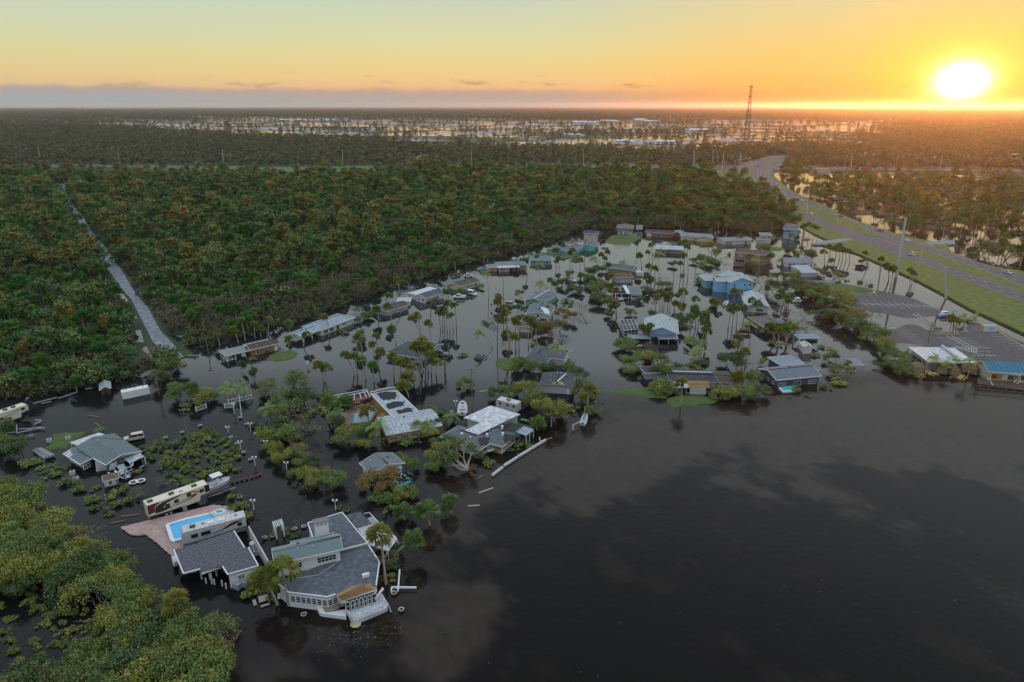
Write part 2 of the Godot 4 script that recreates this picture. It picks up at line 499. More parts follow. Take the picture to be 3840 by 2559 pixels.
		if j > 0:
			for i in 300:
				var x := -135 + i * st; var z := -300 + (j - 1) * st
				if row0[i].a + row0[i + 1].a + row1[i].a + row1[i + 1].a < 0.04: continue
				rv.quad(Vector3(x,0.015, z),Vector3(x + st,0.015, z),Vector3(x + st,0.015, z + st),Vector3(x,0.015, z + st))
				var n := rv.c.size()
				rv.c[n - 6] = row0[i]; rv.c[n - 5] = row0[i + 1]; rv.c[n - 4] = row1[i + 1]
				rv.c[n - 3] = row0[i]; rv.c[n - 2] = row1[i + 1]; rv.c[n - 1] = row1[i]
		row0 = row1
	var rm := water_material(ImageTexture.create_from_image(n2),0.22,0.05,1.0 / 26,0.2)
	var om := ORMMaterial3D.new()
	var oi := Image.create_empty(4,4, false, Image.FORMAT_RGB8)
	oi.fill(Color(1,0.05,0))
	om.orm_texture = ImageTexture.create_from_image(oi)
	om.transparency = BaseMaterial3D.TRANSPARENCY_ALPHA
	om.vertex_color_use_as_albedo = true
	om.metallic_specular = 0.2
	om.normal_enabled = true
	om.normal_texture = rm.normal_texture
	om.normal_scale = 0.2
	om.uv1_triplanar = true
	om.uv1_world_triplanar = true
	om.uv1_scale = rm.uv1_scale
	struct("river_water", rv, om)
	# lawns and banks that stand out of the flood
	var grass := mat(0.07,0.12,0.02,0.95, "stains",0,0.12)
	mound([V(-82.7,0,-214.4),V(-83.4,0,-219.2),V(-81,0,-222.4),V(-77.2,0,-224.2),V(-73.5,0,-221.5),V(-73.9,0,-216.5),V(-76.9,0,-213.5),V(-79.8,0,-213.1)],0.35, grass)
	mound([V(-5.8,0,-212.3),V(-4.4,0,-215.7),V(-0.7,0,-216.6),V(4.2,0,-214.8),V(4.7,0,-208.9),V(1.6,0,-204.9),V(-2.7,0,-204.9),V(-5.4,0,-208.1)],0.4, grass)
	mound([V(57.8,0,-422.5),V(65.7,0,-447.2),V(74.8,0,-448.7),V(81.9,0,-444.3),V(84,0,-438.7),V(75.2,0,-419.9),V(69.3,0,-413.6),V(62.2,0,-414.8)],0.4, grass)
	mound([V(5.7,0,-374.8),V(16.5,0,-392.2),V(28.7,0,-387.7),V(39.4,0,-385.5),V(30,0,-374.8),V(19.2,0,-379)],0.25, grass)
	mound([V(93,0,-338.9),V(96.4,0,-338),V(97.1,0,-328.8),V(93.5,0,-327.2)],0.3, grass)
	mound([V(153.9,0,-406.2),V(159.5,0,-408.7),V(163,0,-402.6),V(157.1,0,-395.6),V(151,0,-396.8)],0.3, grass)
	mound([V(-116.7,0,-151.7),V(-117.6,0,-157.2),V(-119.6,0,-159.5),V(-117,0,-161.2),V(-111.4,0,-161.2),V(-111.5,0,-158.3),V(-111.6,0,-154.9),V(-111.4,0,-152.2),V(-114.3,0,-151.2)],0.25, grass)
	mound([V(-110.7,0,-161.8),V(-110.6,0,-163.6),V(-108.7,0,-164.1),V(-107.1,0,-161.5),V(-108.9,0,-160.6)],0.3, grass)
	mound([V(44.5,0,-182.2),V(49.4,0,-185.1),V(56.4,0,-185.1),V(60.2,0,-182.2),V(57.8,0,-179.1),V(51,0,-177.8),V(45.7,0,-176.1),V(44.7,0,-178.9)],0.25, grass)
	mound([V(146.8,0,-314.6),V(153,0,-319.5),V(158.8,0,-317.9),V(163.8,0,-313),V(167.5,0,-306),V(164,0,-302.2),V(151.6,0,-302.2),V(142.3,0,-302.2)],0.5, grass)
	mound([V(164.6,0,-300.2),V(167.5,0,-302.9),V(171,0,-302.2),V(171.1,0,-299.7),V(167.9,0,-297.7)],0.3, grass)
	mound([V(27.7,0,-187.4),V(42.2,0,-191.7),V(47.4,0,-186.8),V(44.7,0,-182.8),V(41.5,0,-183.3)],0.2, grass)


func strip(b: B, path: Array, w: float, y: float, dash := 0.0, gap := 0.0):      # a painted line along a path of points
	var left := dash
	var on := true
	for i in path.size() - 1:
		var a: Vector3 = path[i]; var e: Vector3 = path[i + 1]
		var l := a.distance_to(e)
		var d := (e - a) / l
		var s := Vector3(-d.z,0, d.x) * w / 2
		var t := 0.0
		while t < l - 0.001:
			var u := l if dash == 0.0 else minf(l, t + left)
			if on:
				var p := a + d * t; var q := a + d * u
				p.y = y; q.y = y
				b.quad(p + s, p - s, q - s, q + s) if s.x > 0 else b.quad(p - s, p + s, q + s, q - s)
			if dash > 0.0:
				left -= u - t
				if left <= 0.001:
					on = not on
					left = dash if on else gap
			t = u

func between(a: Array, b: Array, t: float) -> Array:
	var o := []
	for i in a.size(): o.append((a[i] as Vector3).lerp(b[i], t))
	return o

func build_roads():
	var asphalt := mat(0.115,0.105,0.105,0.9, "stains",0,0.09)
	var pale := mat(0.22,0.245,0.28,0.85, "stains",0,0.06)
	var paint := mat(0.62,0.62,0.6,0.7, "grain",0,0.6)
	var paint_worn := mat(0.5,0.5,0.48,0.8, "grain",0,0.6)
	var verge := mat(0.12,0.15,0.018,0.95, "stains",0,0.05)
	var b: B
	# forest road on the left, half dried
	b = B.new()
	for i in le.size() - 1:
		b.slab([le[i + 1], re[i + 1], re[i], le[i]],0.5)
	struct("forest_road", b, pale)
	b = B.new()
	for i in le.size() - 1:
		var f := func(k: int, s: float) -> Vector3:
			var d: Vector3 = (le[k] - re[k]).normalized() * s
			var p: Vector3 = le[k] + d if s > 0 else re[k] + d
			return Vector3(p.x,0.22, p.z)
		b.slab([f.call(i + 1,4.0), f.call(i + 1,-4.0), f.call(i,-4.0), f.call(i,4.0)],0.5)
	struct("road_verge", b, grass_dark())
	# the highway: its grass bank, its pavement, the medians on it
	b = B.new()
	b.prism([V(235.9,0.8,-727.3),V(233.8,0.8,-685.5),V(230.6,0.8,-633.6),V(218.3,0.8,-579.1),V(215.4,0.8,-543.2),V(204.8,0.8,-502.1),V(201.8,0.6,-470.9),V(199.7,0.5,-450),V(198.8,0.4,-427.5),V(213.5,0.5,-430.2),V(188.6,0.3,-411.8),V(191.1,0.3,-398.1),V(197.4,0.3,-391.6),V(197.9,0.3,-378.5),V(197.3,0.3,-342.2),V(196.7,0.3,-321.7),V(194.9,0.3,-303.3),V(193,0.3,-287.5),V(191.3,0.3,-273.1),V(191.6,0.3,-257.7),V(190.8,0.3,-237.8),V(188.8,0.3,-211.5),Vector3(420,0,-215),V(268.1,0.8,-316.1),V(261.7,0.8,-341.5),V(254,0.8,-351.5),V(251.4,0.8,-367),V(254.4,0.8,-390.5),V(262.8,0.8,-408.2),V(261.8,0.8,-422.1),V(253.9,0.8,-444.1),V(254.4,0.8,-465.1),V(253.2,0.8,-502.3),V(256.3,0.8,-541.4),V(266.4,0.8,-588.8),V(267.7,0.8,-619.8),V(276.9,0.8,-685.5),V(296.7,0.8,-770.2),V(314,0.8,-837.2),V(341.7,0.8,-910.7),V(294.8,0.8,-922.2),V(263.9,0.8,-919.9),V(241.9,0.8,-827.6),V(214.4,0.8,-727.3)],-1.0,0.8)
	struct("highway_bank", b, verge)
	var bank := flat([V(263.5,0,-937.4),V(214.4,0,-727.2),V(238.3,0,-734.6),V(236.2,0,-692.4),V(232.9,0,-640),V(220.5,0,-584.9),V(217.6,0,-548.7),V(206.9,0,-507.1),V(198.1,0,-343.4),V(189.5,0,-212.3),V(270.7,0,-319.2),V(264.3,0,-344.9),V(253.9,0,-370.6),V(265.4,0,-412.2),V(256.4,0,-448.5),V(258.8,0,-546.8),V(269.3,0,-623.2),V(278.4,0,-689),V(299.6,0,-777.9),V(316.1,0,-845.5),V(363.3,0,-943.4),V(451.9,0,-1166.3),V(486.2,0,-1213.8),V(437.6,0,-1184.9),V(330.4,0,-1014.7)])
	no_trees.append(bank)
	var ne := [V(248.7,0.9,-757.1),V(238.3,0.9,-701.5),V(234.5,0.9,-666.7),V(231.7,0.9,-636.8),V(226.1,0.9,-597),V(221.9,0.9,-562.2),V(219.3,0.9,-529.4),V(218.2,0.9,-497.2),V(216.6,0.9,-467.2),V(215,0.9,-433.5),V(217.2,0.9,-414.6),V(217.1,0.9,-392.9),V(217.6,0.9,-380),V(218.3,0.9,-358.2),V(219.5,0.9,-340.4),V(219.2,0.9,-311),V(219.4,0.9,-281.8),V(219.2,0.9,-250.3)]
	var nf := [V(267.3,0.9,-790.4),V(264.2,0.9,-757.1),V(252.3,0.9,-698.1),V(244.8,0.9,-659.3),V(240.3,0.9,-623.4),V(234.3,0.9,-588.1),V(231.8,0.9,-552.9),V(231.2,0.9,-519.9),V(231.1,0.9,-492.6),V(231.8,0.9,-459.1),V(234.1,0.9,-435.6),V(235.1,0.9,-416.4),V(233,0.9,-402.5),V(228.8,0.9,-370.6),V(230.1,0.9,-353.3),V(231.5,0.9,-323.5),V(230.8,0.9,-293.7),V(231.4,0.9,-261.5)]
	var fn := [V(314.5,0.9,-909.6),V(279.1,0.9,-808.1),V(265.9,0.9,-757.1),V(253.9,0.9,-698.1),V(251.6,0.9,-665.5),V(247.9,0.9,-620.1),V(249.2,0.9,-588.1),V(249.6,0.9,-542.6),V(249.9,0.9,-503.3),V(241.7,0.9,-461.4),V(239.9,0.9,-435.1),V(238,0.9,-410.1),V(240.5,0.9,-385.5),V(241.8,0.9,-358.6),V(241.7,0.9,-339.2),V(238.2,0.9,-308.4),V(240.1,0.9,-272.3)]
	var ff := [V(335.1,0.9,-898.3),V(305.3,0.9,-817.2),V(291.3,0.9,-765.1),V(279,0.9,-712),V(267.6,0.9,-652),V(262.6,0.9,-607.3),V(258,0.9,-570.9),V(255.2,0.9,-534.3),V(252.3,0.9,-496.1),V(251.6,0.9,-470.3),V(249.9,0.9,-441.5),V(251.8,0.9,-423.7),V(251.2,0.9,-380.7),V(251.3,0.9,-360.2),V(253.6,0.9,-338.8),V(254.4,0.9,-321),V(254.2,0.9,-285.3)]
	b = B.new()
	var outline := [V(290.8,0.9,-909.6),V(268.5,0.9,-836.1)] + ne
	for i in range(ff.size() - 1,-1,-1): outline.append(ff[i])
	outline += [V(349.5,0.9,-909.6),V(373.9,0.9,-976.6),V(400.1,0.9,-1039.1),V(440.1,0.9,-1135.6),V(472,0.9,-1181.1),V(479,0.9,-1204.3),V(429.4,0.9,-1162.5),V(382.1,0.9,-1099.9),V(325.4,0.9,-999.3),V(311.6,0.9,-976.6)]
	b.prism(outline,-0.2,0.9)
	struct("highway", b, asphalt)
	b = B.new()
	b.prism([V(-80.4,0.8,-997.2),V(309,0.8,-968.2),V(292.4,0.8,-914.7),V(264.2,0.8,-928.7),V(-77.5,0.8,-960.5)],-0.2,0.88)
	b.prism([V(370.8,0.8,-968.2),V(444.7,0.8,-959.9),V(532.8,0.8,-942.6),V(749.6,0.8,-907.3),V(721.7,0.8,-872.5),V(509.8,0.8,-900.6),V(424.1,0.8,-914.2),V(351.2,0.8,-914.7)],-0.2,0.88)
	struct("cross_road", b, mat(0.085,0.082,0.085,0.9, "stains",0,0.05))
	b = B.new()
	b.prism([V(-105.8,0.8,-1025.8),V(215.8,0.8,-1014.5),V(312,0.8,-977.9),V(309.2,0.8,-968.8),V(-103,0.8,-997.9)],-0.2,0.8)
	b.prism([V(-99.3,0.8,-961.1),V(264.4,0.8,-929.3),V(261.8,0.8,-919.9),V(83.8,0.8,-943.7),V(-97.5,0.8,-943.7)],-0.2,0.8)
	b.prism([V(-1237.2,0.8,-1011.4),V(-680.1,0.8,-1011.4),V(-295.5,0.8,-960.4),V(-132.6,0.8,-988.9),V(-123.7,0.8,-920.5),V(-259.9,0.8,-877.8),V(-646.7,0.8,-960.4),V(-1176.4,0.8,-960.4)],-0.2,0.78)
	struct("road_verge", b, mat(0.08,0.14,0.03,0.95, "stains",0,0.04))
	no_trees.append(flat([V(-107.1,0,-1039),V(316,0,-990.3),V(294.1,0,-919.8),V(-98,0,-948.2)]))
	no_trees.append(flat([V(376.1,0,-983.7),V(452.9,0,-977.8),V(763.1,0,-923.9),V(725.9,0,-877.5),V(425.5,0,-917),V(352.4,0,-919.8)]))
	no_trees.append(flat([V(-1240.4,0,-1013.8),V(-681.8,0,-1013.8),V(-298.5,0,-970),V(-133.9,0,-998.8),V(-123.2,0,-917),V(-260.8,0,-880.7),V(-653.1,0,-970),V(-1188.2,0,-970)]))
	for q in [[V(290.7,1,-865.1),V(306.9,1,-908.4),V(316.7,1,-917.6),V(294.2,1,-854.8),V(272.5,1,-789.4),V(267.7,1,-780.8),V(272.8,1,-807.1)],
			[V(251.6,1,-693.8),V(254.8,1,-693.8),V(251.3,1,-664.6),V(247.2,1,-655.4),V(244.5,1,-658.5)],
			[V(240,1,-622.6),V(244.9,1,-629.2),V(247.6,1,-619.3),V(248.9,1,-587.3),V(249.3,1,-541.9),V(249.6,1,-502.7),V(241.1,1,-460.2),V(239.8,1,-437.9),V(237.3,1,-434.5),V(231.6,1,-441),V(232.1,1,-459.8),V(231.2,1,-492.7),V(231.3,1,-520),V(231.8,1,-553),V(234,1,-587.3)],
			[V(234.3,1,-405.4),V(237.3,1,-408.9),V(240.1,1,-406.9),V(240,1,-384.6),V(241.3,1,-357.8),V(241.2,1,-338.4),V(237.7,1,-307.7),V(239.6,1,-271.7),V(231.3,1,-261.4),V(230.7,1,-293.6),V(231.4,1,-323.4),V(230.1,1,-353.2),V(229,1,-370.9),V(229.6,1,-390.4)],
			[V(345.6,1,-979.3),V(363.7,1,-1011.9),V(385.5,1,-1040.8),V(418.1,1,-1087.1),V(407.8,1,-1060.4),V(375.1,1,-1011.9),V(350.9,1,-975.4)]]:
		b = B.new()
		b.prism(q,0.9,1.03)
		struct("median", b, verge)
	b = B.new()
	b.prism([V(184.2,0.5,-416.6),V(192,0.5,-422.2),V(204.9,0.5,-428.9),V(214.1,0.5,-432.4),V(215.4,0.5,-428.9),V(205.7,0.5,-419.6),V(197.2,0.5,-417.1),V(188.4,0.5,-411.5),V(182.9,0.5,-412)],-0.5,0.85)
	b.prism([V(255.8,0.9,-420.3),V(263.5,0.9,-421.6),V(271.2,0.9,-423.7),V(278.6,0.9,-426.9),V(270.3,0.9,-412.6),V(261.3,0.9,-411.4),V(256,0.9,-411.4),V(251.7,0.9,-405.2)],-0.5,0.91)
	b.prism([V(240.7,0.8,-767.7),V(252.8,0.8,-774.3),V(246.8,0.8,-748.6),V(239.9,0.8,-756.4)],-0.5,0.9)
	struct("driveway", b, pale)
	# lane lines
	b = B.new()
	strip(b, between(ne, nf,0.04).slice(3),0.2,0.925)
	strip(b, between(ne, nf,0.95).slice(3),0.2,0.925)
	strip(b, between(ne, nf,0.36).slice(1),0.2,0.925,3,7)
	strip(b, between(ne, nf,0.66).slice(1),0.2,0.925,3,7)
	strip(b, between(fn, ff,0.05).slice(1),0.2,0.925)
	strip(b, between(fn, ff,0.95).slice(1),0.2,0.925)
	strip(b, between(fn, ff,0.35).slice(0,6),0.22,0.925)
	strip(b, between(fn, ff,0.36).slice(5),0.2,0.925,3,7)
	strip(b, between(fn, ff,0.66).slice(5),0.2,0.925,3,7)
	strip(b, between(fn, ff,0.62).slice(0,6),0.22,0.925)
	strip(b, between(fn, ff,0.2).slice(0,4),0.22,0.925)
	strip(b, between(fn, ff,0.8).slice(0,4),0.22,0.925)
	strip(b,[V(303.2,0.9,-942.5),V(323.9,0.9,-928.1),V(335.1,0.9,-898.3)],0.6,0.925,1.6,1.6)
	strip(b,[V(324.7,0.9,-989.9),V(345.6,0.9,-972.7),V(363.1,0.9,-954.9)],0.6,0.925,1.6,1.6)
	strip(b,[V(325.4,0.9,-999.3),V(380.4,0.9,-1095),V(426.8,0.9,-1155.2),V(476,0.9,-1198.4)],0.9,0.925)
	struct("lane_markings", b, paint_worn)
	# the two parking lots, their low parts under water
	b = B.new()
	b.prism([V(144.4,0,-301.7),V(165,0,-301.1),V(165.3,0,-298.5),V(170.9,0,-299.7),V(173.9,0,-298.8),V(176.6,0,-295.3),V(177.8,0,-289.9),V(178.5,0,-284.7),V(178.3,0,-278.6),V(177.4,0,-272.2),V(176.5,0,-268.9),V(172.9,0,-265.8),V(168.5,0,-264.2),V(163,0,-262.9),V(159.2,0,-262.8),V(156.6,0,-264.4),V(154.9,0,-267),V(152.2,0,-269.2),V(148.4,0,-271.4),V(146.8,0,-274.7),V(145.5,0,-277.9),V(144.3,0,-281.5),V(143.3,0,-285.8),V(143.7,0,-294.1)],-0.4,0.05)
	b.prism([V(137.7,0,-249),V(139.1,0,-249.5),V(140.4,0,-248),V(142.5,0,-247.2),V(144.8,0,-247.3),V(147.2,0,-248.6),V(149.9,0,-250.7),V(152.9,0,-253.1),V(154.7,0,-254),V(157,0,-254),V(157.9,0,-252),V(158,0,-249.3),V(157.8,0,-247.6),V(159.6,0,-246.5),V(162.2,0,-245.9),V(164.3,0,-244.7),V(165.6,0,-243.7),V(167.6,0,-242.7),V(170.1,0,-244.7),V(172.7,0,-245.7),V(174.5,0,-248.3),V(176.8,0,-250.7),V(177,0,-253.1),V(178.8,0,-255.1),V(181.5,0,-255.5),V(184.3,0,-254.6),V(185.8,0,-252.9),V(184.5,0,-246.5),V(182.7,0,-229.7),V(181,0,-212.3),V(173.3,0,-203.9),V(168,0,-209.9),V(157.8,0,-213.5),V(153.8,0,-213.9),V(147.6,0,-213.1),V(137.1,0,-214.7),V(140.8,0,-226.6),V(146.1,0,-227.9),V(146.4,0,-229.5),V(143.5,0,-231.3),V(142,0,-232),V(140,0,-232.2),V(137.5,0,-231.7),V(136.1,0,-232.5),V(135.8,0,-234.8),V(136,0,-238.1),V(136.1,0,-242.1),V(136.5,0,-245.2)],-0.4,0.05)
	struct("parking_lot", b, mat(0.09,0.086,0.09,0.9, "stains",0,0.1))
	b = B.new()
	for k in 7:                                              # stalls along the back of the first lot
		strip(b,[V(146.9,0,-301.7) .lerp(V(161.6,0,-301.1), k / 5.0),V(146.7,0,-297.3).lerp(V(161.7,0,-296.9), k / 5.0)],0.14,0.075)
	strip(b,[V(144.6,0,-301.4),V(164.6,0,-301)],0.14,0.075)
	for k in 10:                                             # the double row
		strip(b,[V(152.5,0,-288.5).lerp(V(176.9,0,-284.7), k / 9.0),V(151.1,0,-277.9).lerp(V(176.1,0,-274.6), k / 9.0)],0.14,0.075)
	strip(b,[V(148.7,0,-284.2),V(179.4,0,-280)],0.16,0.075)
	strip(b,[V(151.6,0,-282.3),V(178.7,0,-278.4)],0.16,0.075)
	strip(b,[V(159.7,0,-268.2),V(170.8,0,-267.2)],0.14,0.075)
	strip(b,[V(158.9,0,-265.1),V(171.7,0,-264.4)],0.14,0.075)
	for k in 8:                                              # second lot, left rows
		strip(b,[V(145.6,0,-249.4).lerp(V(144.1,0,-231.1), k / 7.0),V(151.3,0,-249.3).lerp(V(149.2,0,-230.7), k / 7.0)],0.14,0.075)
	for k in 6:
		strip(b,[V(156.3,0,-238.1).lerp(V(156.1,0,-227.5), k / 5.0),V(167.2,0,-237.4).lerp(V(167.7,0,-226.4), k / 5.0)],0.14,0.075)
	for k in 7:
		strip(b,[V(178.2,0,-241.9).lerp(V(178.2,0,-226), k / 6.0),V(182.8,0,-241.7).lerp(V(182.6,0,-225.9), k / 6.0)],0.14,0.075)
	for k in 4:
		strip(b,[V(137.2,0,-247.6).lerp(V(136,0,-234.7), k / 3.0),V(139.4,0,-247.4).lerp(V(138.5,0,-234.3), k / 3.0)],0.14,0.075)
	for k in 3: strip(b,[V(177.5,0,-252.2).lerp(V(176.2,0,-249.3), k / 1.0),V(181.3,0,-252).lerp(V(179.8,0,-249.2), k / 1.0)],0.14,0.075)
	strip(b,[V(156.4,0,-227.5),V(163.6,0,-218)],0.14,0.075)
	strip(b,[V(156.2,0,-227.7),V(169.5,0,-226.4)],0.14,0.075)
	for k in 9: strip(b,[V(157,0,-227.2).lerp(V(163.3,0,-226.1), k / 8.0),V(156.9,0,-226.4).lerp(V(159.7,0,-220.5), k / 8.0)],0.16,0.076)
	strip(b,[V(161.1,0,-223.1),V(166.1,0,-223.1)],0.2,0.076)
	strip(b,[V(159.1,0,-219.1),V(165.4,0,-219)],0.2,0.076)
	struct("stall_lines", b, paint)
	var cb := B.new()                                        # wheel stops between facing rows
	var row := func(a: Vector3, e: Vector3, k: int):
		for i in k:
			var p := a.lerp(e,(i + 0.5) / k); var d := (e - a).normalized() * 0.85
			p.y = 0.12
			cb.bar(p - d, p + d,0.2,0.16)
	row.call(V(164.4,0,-268),V(162.2,0,-249.9),8)
	row.call(V(166,0,-268),V(164.5,0,-251.5),8)
	row.call(V(162.3,0,-248.8),V(162.5,0,-241.7),4)
	row.call(V(161.3,0,-240.2),V(161,0,-224.4),9)
	row.call(V(163.2,0,-240.2),V(162.8,0,-224.4),9)
	row.call(V(183.6,0,-245.2),V(181.6,0,-227.9),9)
	tag(obj("wheel_stops", cb, mat(0.55,0.56,0.56,0.8)), "rows of pale concrete wheel stops between the parking stalls", "wheel stops", "", "stuff")
	for q in [[V(157,0,-242.5),V(158.7,0,-243.9),V(161.3,0,-244.5),V(164.7,0,-243.7),V(167.5,0,-242.5),V(166.8,0,-240.9),V(162.7,0,-240.5),V(158.2,0,-240.9)],[V(148,0,-230.6),V(149.4,0,-231.1),V(148.9,0,-228.8),V(147.6,0,-228.4)]]:
		b = B.new()
		b.prism(q,0.0,0.2)
		struct("traffic_island", b, mat(0.2,0.18,0.12,0.95, "stains",0,0.3))
	b = B.new()
	b.prism([V(183.4,0,-245.5),V(184.6,0,-246.5),V(184.3,0,-232),V(183.4,0,-230.8)],-0.3,0.2)
	struct("kerb_bank", b, mat(0.2,0.17,0.05,0.95, "stains",0,0.3))

func grass_dark() -> Material:
	return mat(0.03,0.055,0.016,0.95, "stains",0,0.12)


# ------------------------------------------------------------------ houses
# a frame: x runs along the front from A to B, depth runs away from it
func frame(a: Vector3, b: Vector3, c) -> Dictionary:
	var x := Vector3(b.x - a.x,0, b.z - a.z)
	var l := x.length()
	x /= l
	var z := x.cross(Vector3.UP)
	var d: float = c if c is float or c is int else -(c - a).dot(z)
	return {"tf": Transform3D(Basis(x,Vector3.UP, z),Vector3(a.x,0, a.z)), "L": l, "D": absf(d)}

func house(called: String, label: String, a: Vector3, b: Vector3, c, cat := "house", group := "") -> Dictionary:
	var f := frame(a, b, c)
	var o := thing(called, label, cat, f.tf.origin, f.tf.basis.get_euler().y, group)
	return {"o": o, "L": f.L, "D": f.D, "tf": Transform3D()}

func attach(h: Dictionary, a: Vector3, b: Vector3, c) -> Dictionary:      # a second frame on the same house
	var f := frame(a, b, c)
	return {"o": h.o, "L": f.L, "D": f.D, "tf": h.o.transform.affine_inverse() * f.tf}

func part(h: Dictionary, called: String, b, m: Material) -> MeshInstance3D:
	var p := obj(called, b, m, h.o)
	p.transform = h.tf
	return p

func wing(h: Dictionary, x0: float, x1: float, d0: float, d1: float, eave: float, rise: float, kind: String, wall: Material, roof: Material, opt := {}):
	var ov: float = opt.get("ov",0.55)
	var trim: Material = opt.get("trim", white())
	var z0 := -d1; var z1 := -d0
	var base: float = opt.get("base",-1.2)
	var xm := (x0 + x1) / 2; var zm := (z0 + z1) / 2
	var e := eave; var t := eave + rise
	var r := []                                               # roof planes
	var P := func(x, y, z): return Vector3(x, y, z)
	match kind:
		"gx": r = [[P.call(x0, e, z1), P.call(x0, t, zm), P.call(x1, t, zm), P.call(x1, e, z1)],[P.call(x1, e, z0), P.call(x1, t, zm), P.call(x0, t, zm), P.call(x0, e, z0)]]
		"gz": r = [[P.call(x0, e, z0), P.call(xm, t, z0), P.call(xm, t, z1), P.call(x0, e, z1)],[P.call(x1, e, z1), P.call(xm, t, z1), P.call(xm, t, z0), P.call(x1, e, z0)]]
		"hip":
			if x1 - x0 >= z1 - z0:
				var k := (z1 - z0) / 2
				r = [[P.call(x0, e, z1), P.call(x0 + k, t, zm), P.call(x1 - k, t, zm), P.call(x1, e, z1)],[P.call(x1, e, z0), P.call(x1 - k, t, zm), P.call(x0 + k, t, zm), P.call(x0, e, z0)],[P.call(x0, e, z0), P.call(x0 + k, t, zm), P.call(x0, e, z1)],[P.call(x1, e, z1), P.call(x1 - k, t, zm), P.call(x1, e, z0)]]
			else:
				var k := (x1 - x0) / 2
				r = [[P.call(x0, e, z0), P.call(xm, t, z0 + k), P.call(xm, t, z1 - k), P.call(x0, e, z1)],[P.call(x1, e, z1), P.call(xm, t, z1 - k), P.call(xm, t, z0 + k), P.call(x1, e, z0)],[P.call(x0, e, z1), P.call(xm, t, z1 - k), P.call(x1, e, z1)],[P.call(x1, e, z0), P.call(xm, t, z0 + k), P.call(x0, e, z0)]]
		"shed": r = [[P.call(x0, e, z1), P.call(x0, t, z0), P.call(x1, t, z0), P.call(x1, e, z1)]]
		_: r = [[P.call(x0, e, z1), P.call(x0, e, z0), P.call(x1, e, z0), P.call(x1, e, z1)]]
	h.r = r
	var rb := B.new()
	for q in r: rb.slab(q,0.16 if kind != "flat" else 0.26)
	if opt.has("seams"):
		for q in r:
			if q.size() < 4: continue
			var n := int((q[0] as Vector3).distance_to(q[3]) / opt.seams)
			for i in n + 1:
				var a: Vector3 = q[0].lerp(q[3], float(i) / n); var b: Vector3 = q[1].lerp(q[2], float(i) / n)
				rb.bar(a + Vector3(0,0.04,0), b + Vector3(0,0.04,0),0.07,0.09)
	elif kind != "flat" and kind != "shed":                       # ridge and hip caps
		for q in r:
			rb.bar(q[1] + Vector3(0,0.02,0), q[mini(2, q.size() - 2)] + Vector3(0,0.02,0),0.3,0.07)
			if kind == "hip": rb.bar(q[0] + Vector3(0,0.02,0), q[1] + Vector3(0,0.02,0),0.24,0.07)
	part(h, "roof", rb, roof)
	if kind in ["gx", "gz", "hip"] and x1 - x0 > 7.0:                # pipes and vents
		for i in 3:
			var f := rng.randf_range(0.3,0.7); var g := rng.randf_range(0.25,0.75)
			var q: Array = r[i % 2]
			var c: Vector3 = (q[0].lerp(q[3], g)).lerp(q[1].lerp(q[2], g), f)
			var vb := B.new()
			vb.box(c + Vector3(0,0.16,0),Vector3(0.2 + 0.25 * (i % 2),0.5 - 0.2 * (i % 2),0.2 + 0.25 * (i % 2)))
			part(h, "roof_vent", vb,[mat(0.5,0.52,0.53), mat(0.1,0.1,0.1)][i % 2])
	var fb := B.new()                                          # white fascia round the edge
	for q in r:
		var n: int = q.size()
		for i in n:
			var a: Vector3 = q[i]; var b: Vector3 = q[(i + 1) % n]
			var on_edge := (absf(a.z - b.z) < 0.01 and (absf(a.z - z0) < 0.01 or absf(a.z - z1) < 0.01)) or (absf(a.x - b.x) < 0.01 and (absf(a.x - x0) < 0.01 or absf(a.x - x1) < 0.01))
			if not on_edge: continue
			var out := ((a + b) / 2 - Vector3(xm,0, zm)) * Vector3(1,0,1)
			out = Vector3(signf(out.x),0,0) * 0.035 if absf(a.x - b.x) < 0.01 else Vector3(0,0, signf(out.z)) * 0.035
			fb.bar(a + out + Vector3(0,-0.1,0), b + out + Vector3(0,-0.1,0),0.06, opt.get("fascia",0.24))
			part(h, "fascia", fb, trim)
			fb = B.new()
	var X0 := x0 + ov; var X1 := x1 - ov; var Z0 := z0 + ov; var Z1 := z1 - ov
	h.w = [X0, X1, Z0, Z1]
	if opt.get("open", false):
		for q in opt.get("posts",[[0,0],[0.5,0],[1,0],[0,1],[1,1]]):
			var top := e - 0.15
			var pb := B.new()
			pb.box(Vector3(lerpf(X0, X1, q[0]),(top + base) / 2, lerpf(Z1, Z0, q[1])),Vector3(0.28, top - base,0.28))
			part(h, "post", pb, opt.get("post", trim))
		return
	var wb := B.new()
	var y := e - 0.03 + (0.0 if kind == "flat" else rise * ov / maxf(0.5,(z1 - z0 if kind in ["gx", "hip", "shed"] else x1 - x0) / 2) * 0.4)
	if kind == "flat": y = e - 0.2
	var yb := y + (rise * 0.93 if kind == "shed" else 0.0)
	wb.quad(Vector3(X0, base, Z1),Vector3(X0, y, Z1),Vector3(X1, y, Z1),Vector3(X1, base, Z1))
	wb.quad(Vector3(X1, base, Z0),Vector3(X1, yb, Z0),Vector3(X0, yb, Z0),Vector3(X0, base, Z0))
	wb.quad(Vector3(X0, base, Z0),Vector3(X0, yb, Z0),Vector3(X0, y, Z1),Vector3(X0, base, Z1))
	wb.quad(Vector3(X1, base, Z1),Vector3(X1, y, Z1),Vector3(X1, yb, Z0),Vector3(X1, base, Z0))
	var top := t - 0.17
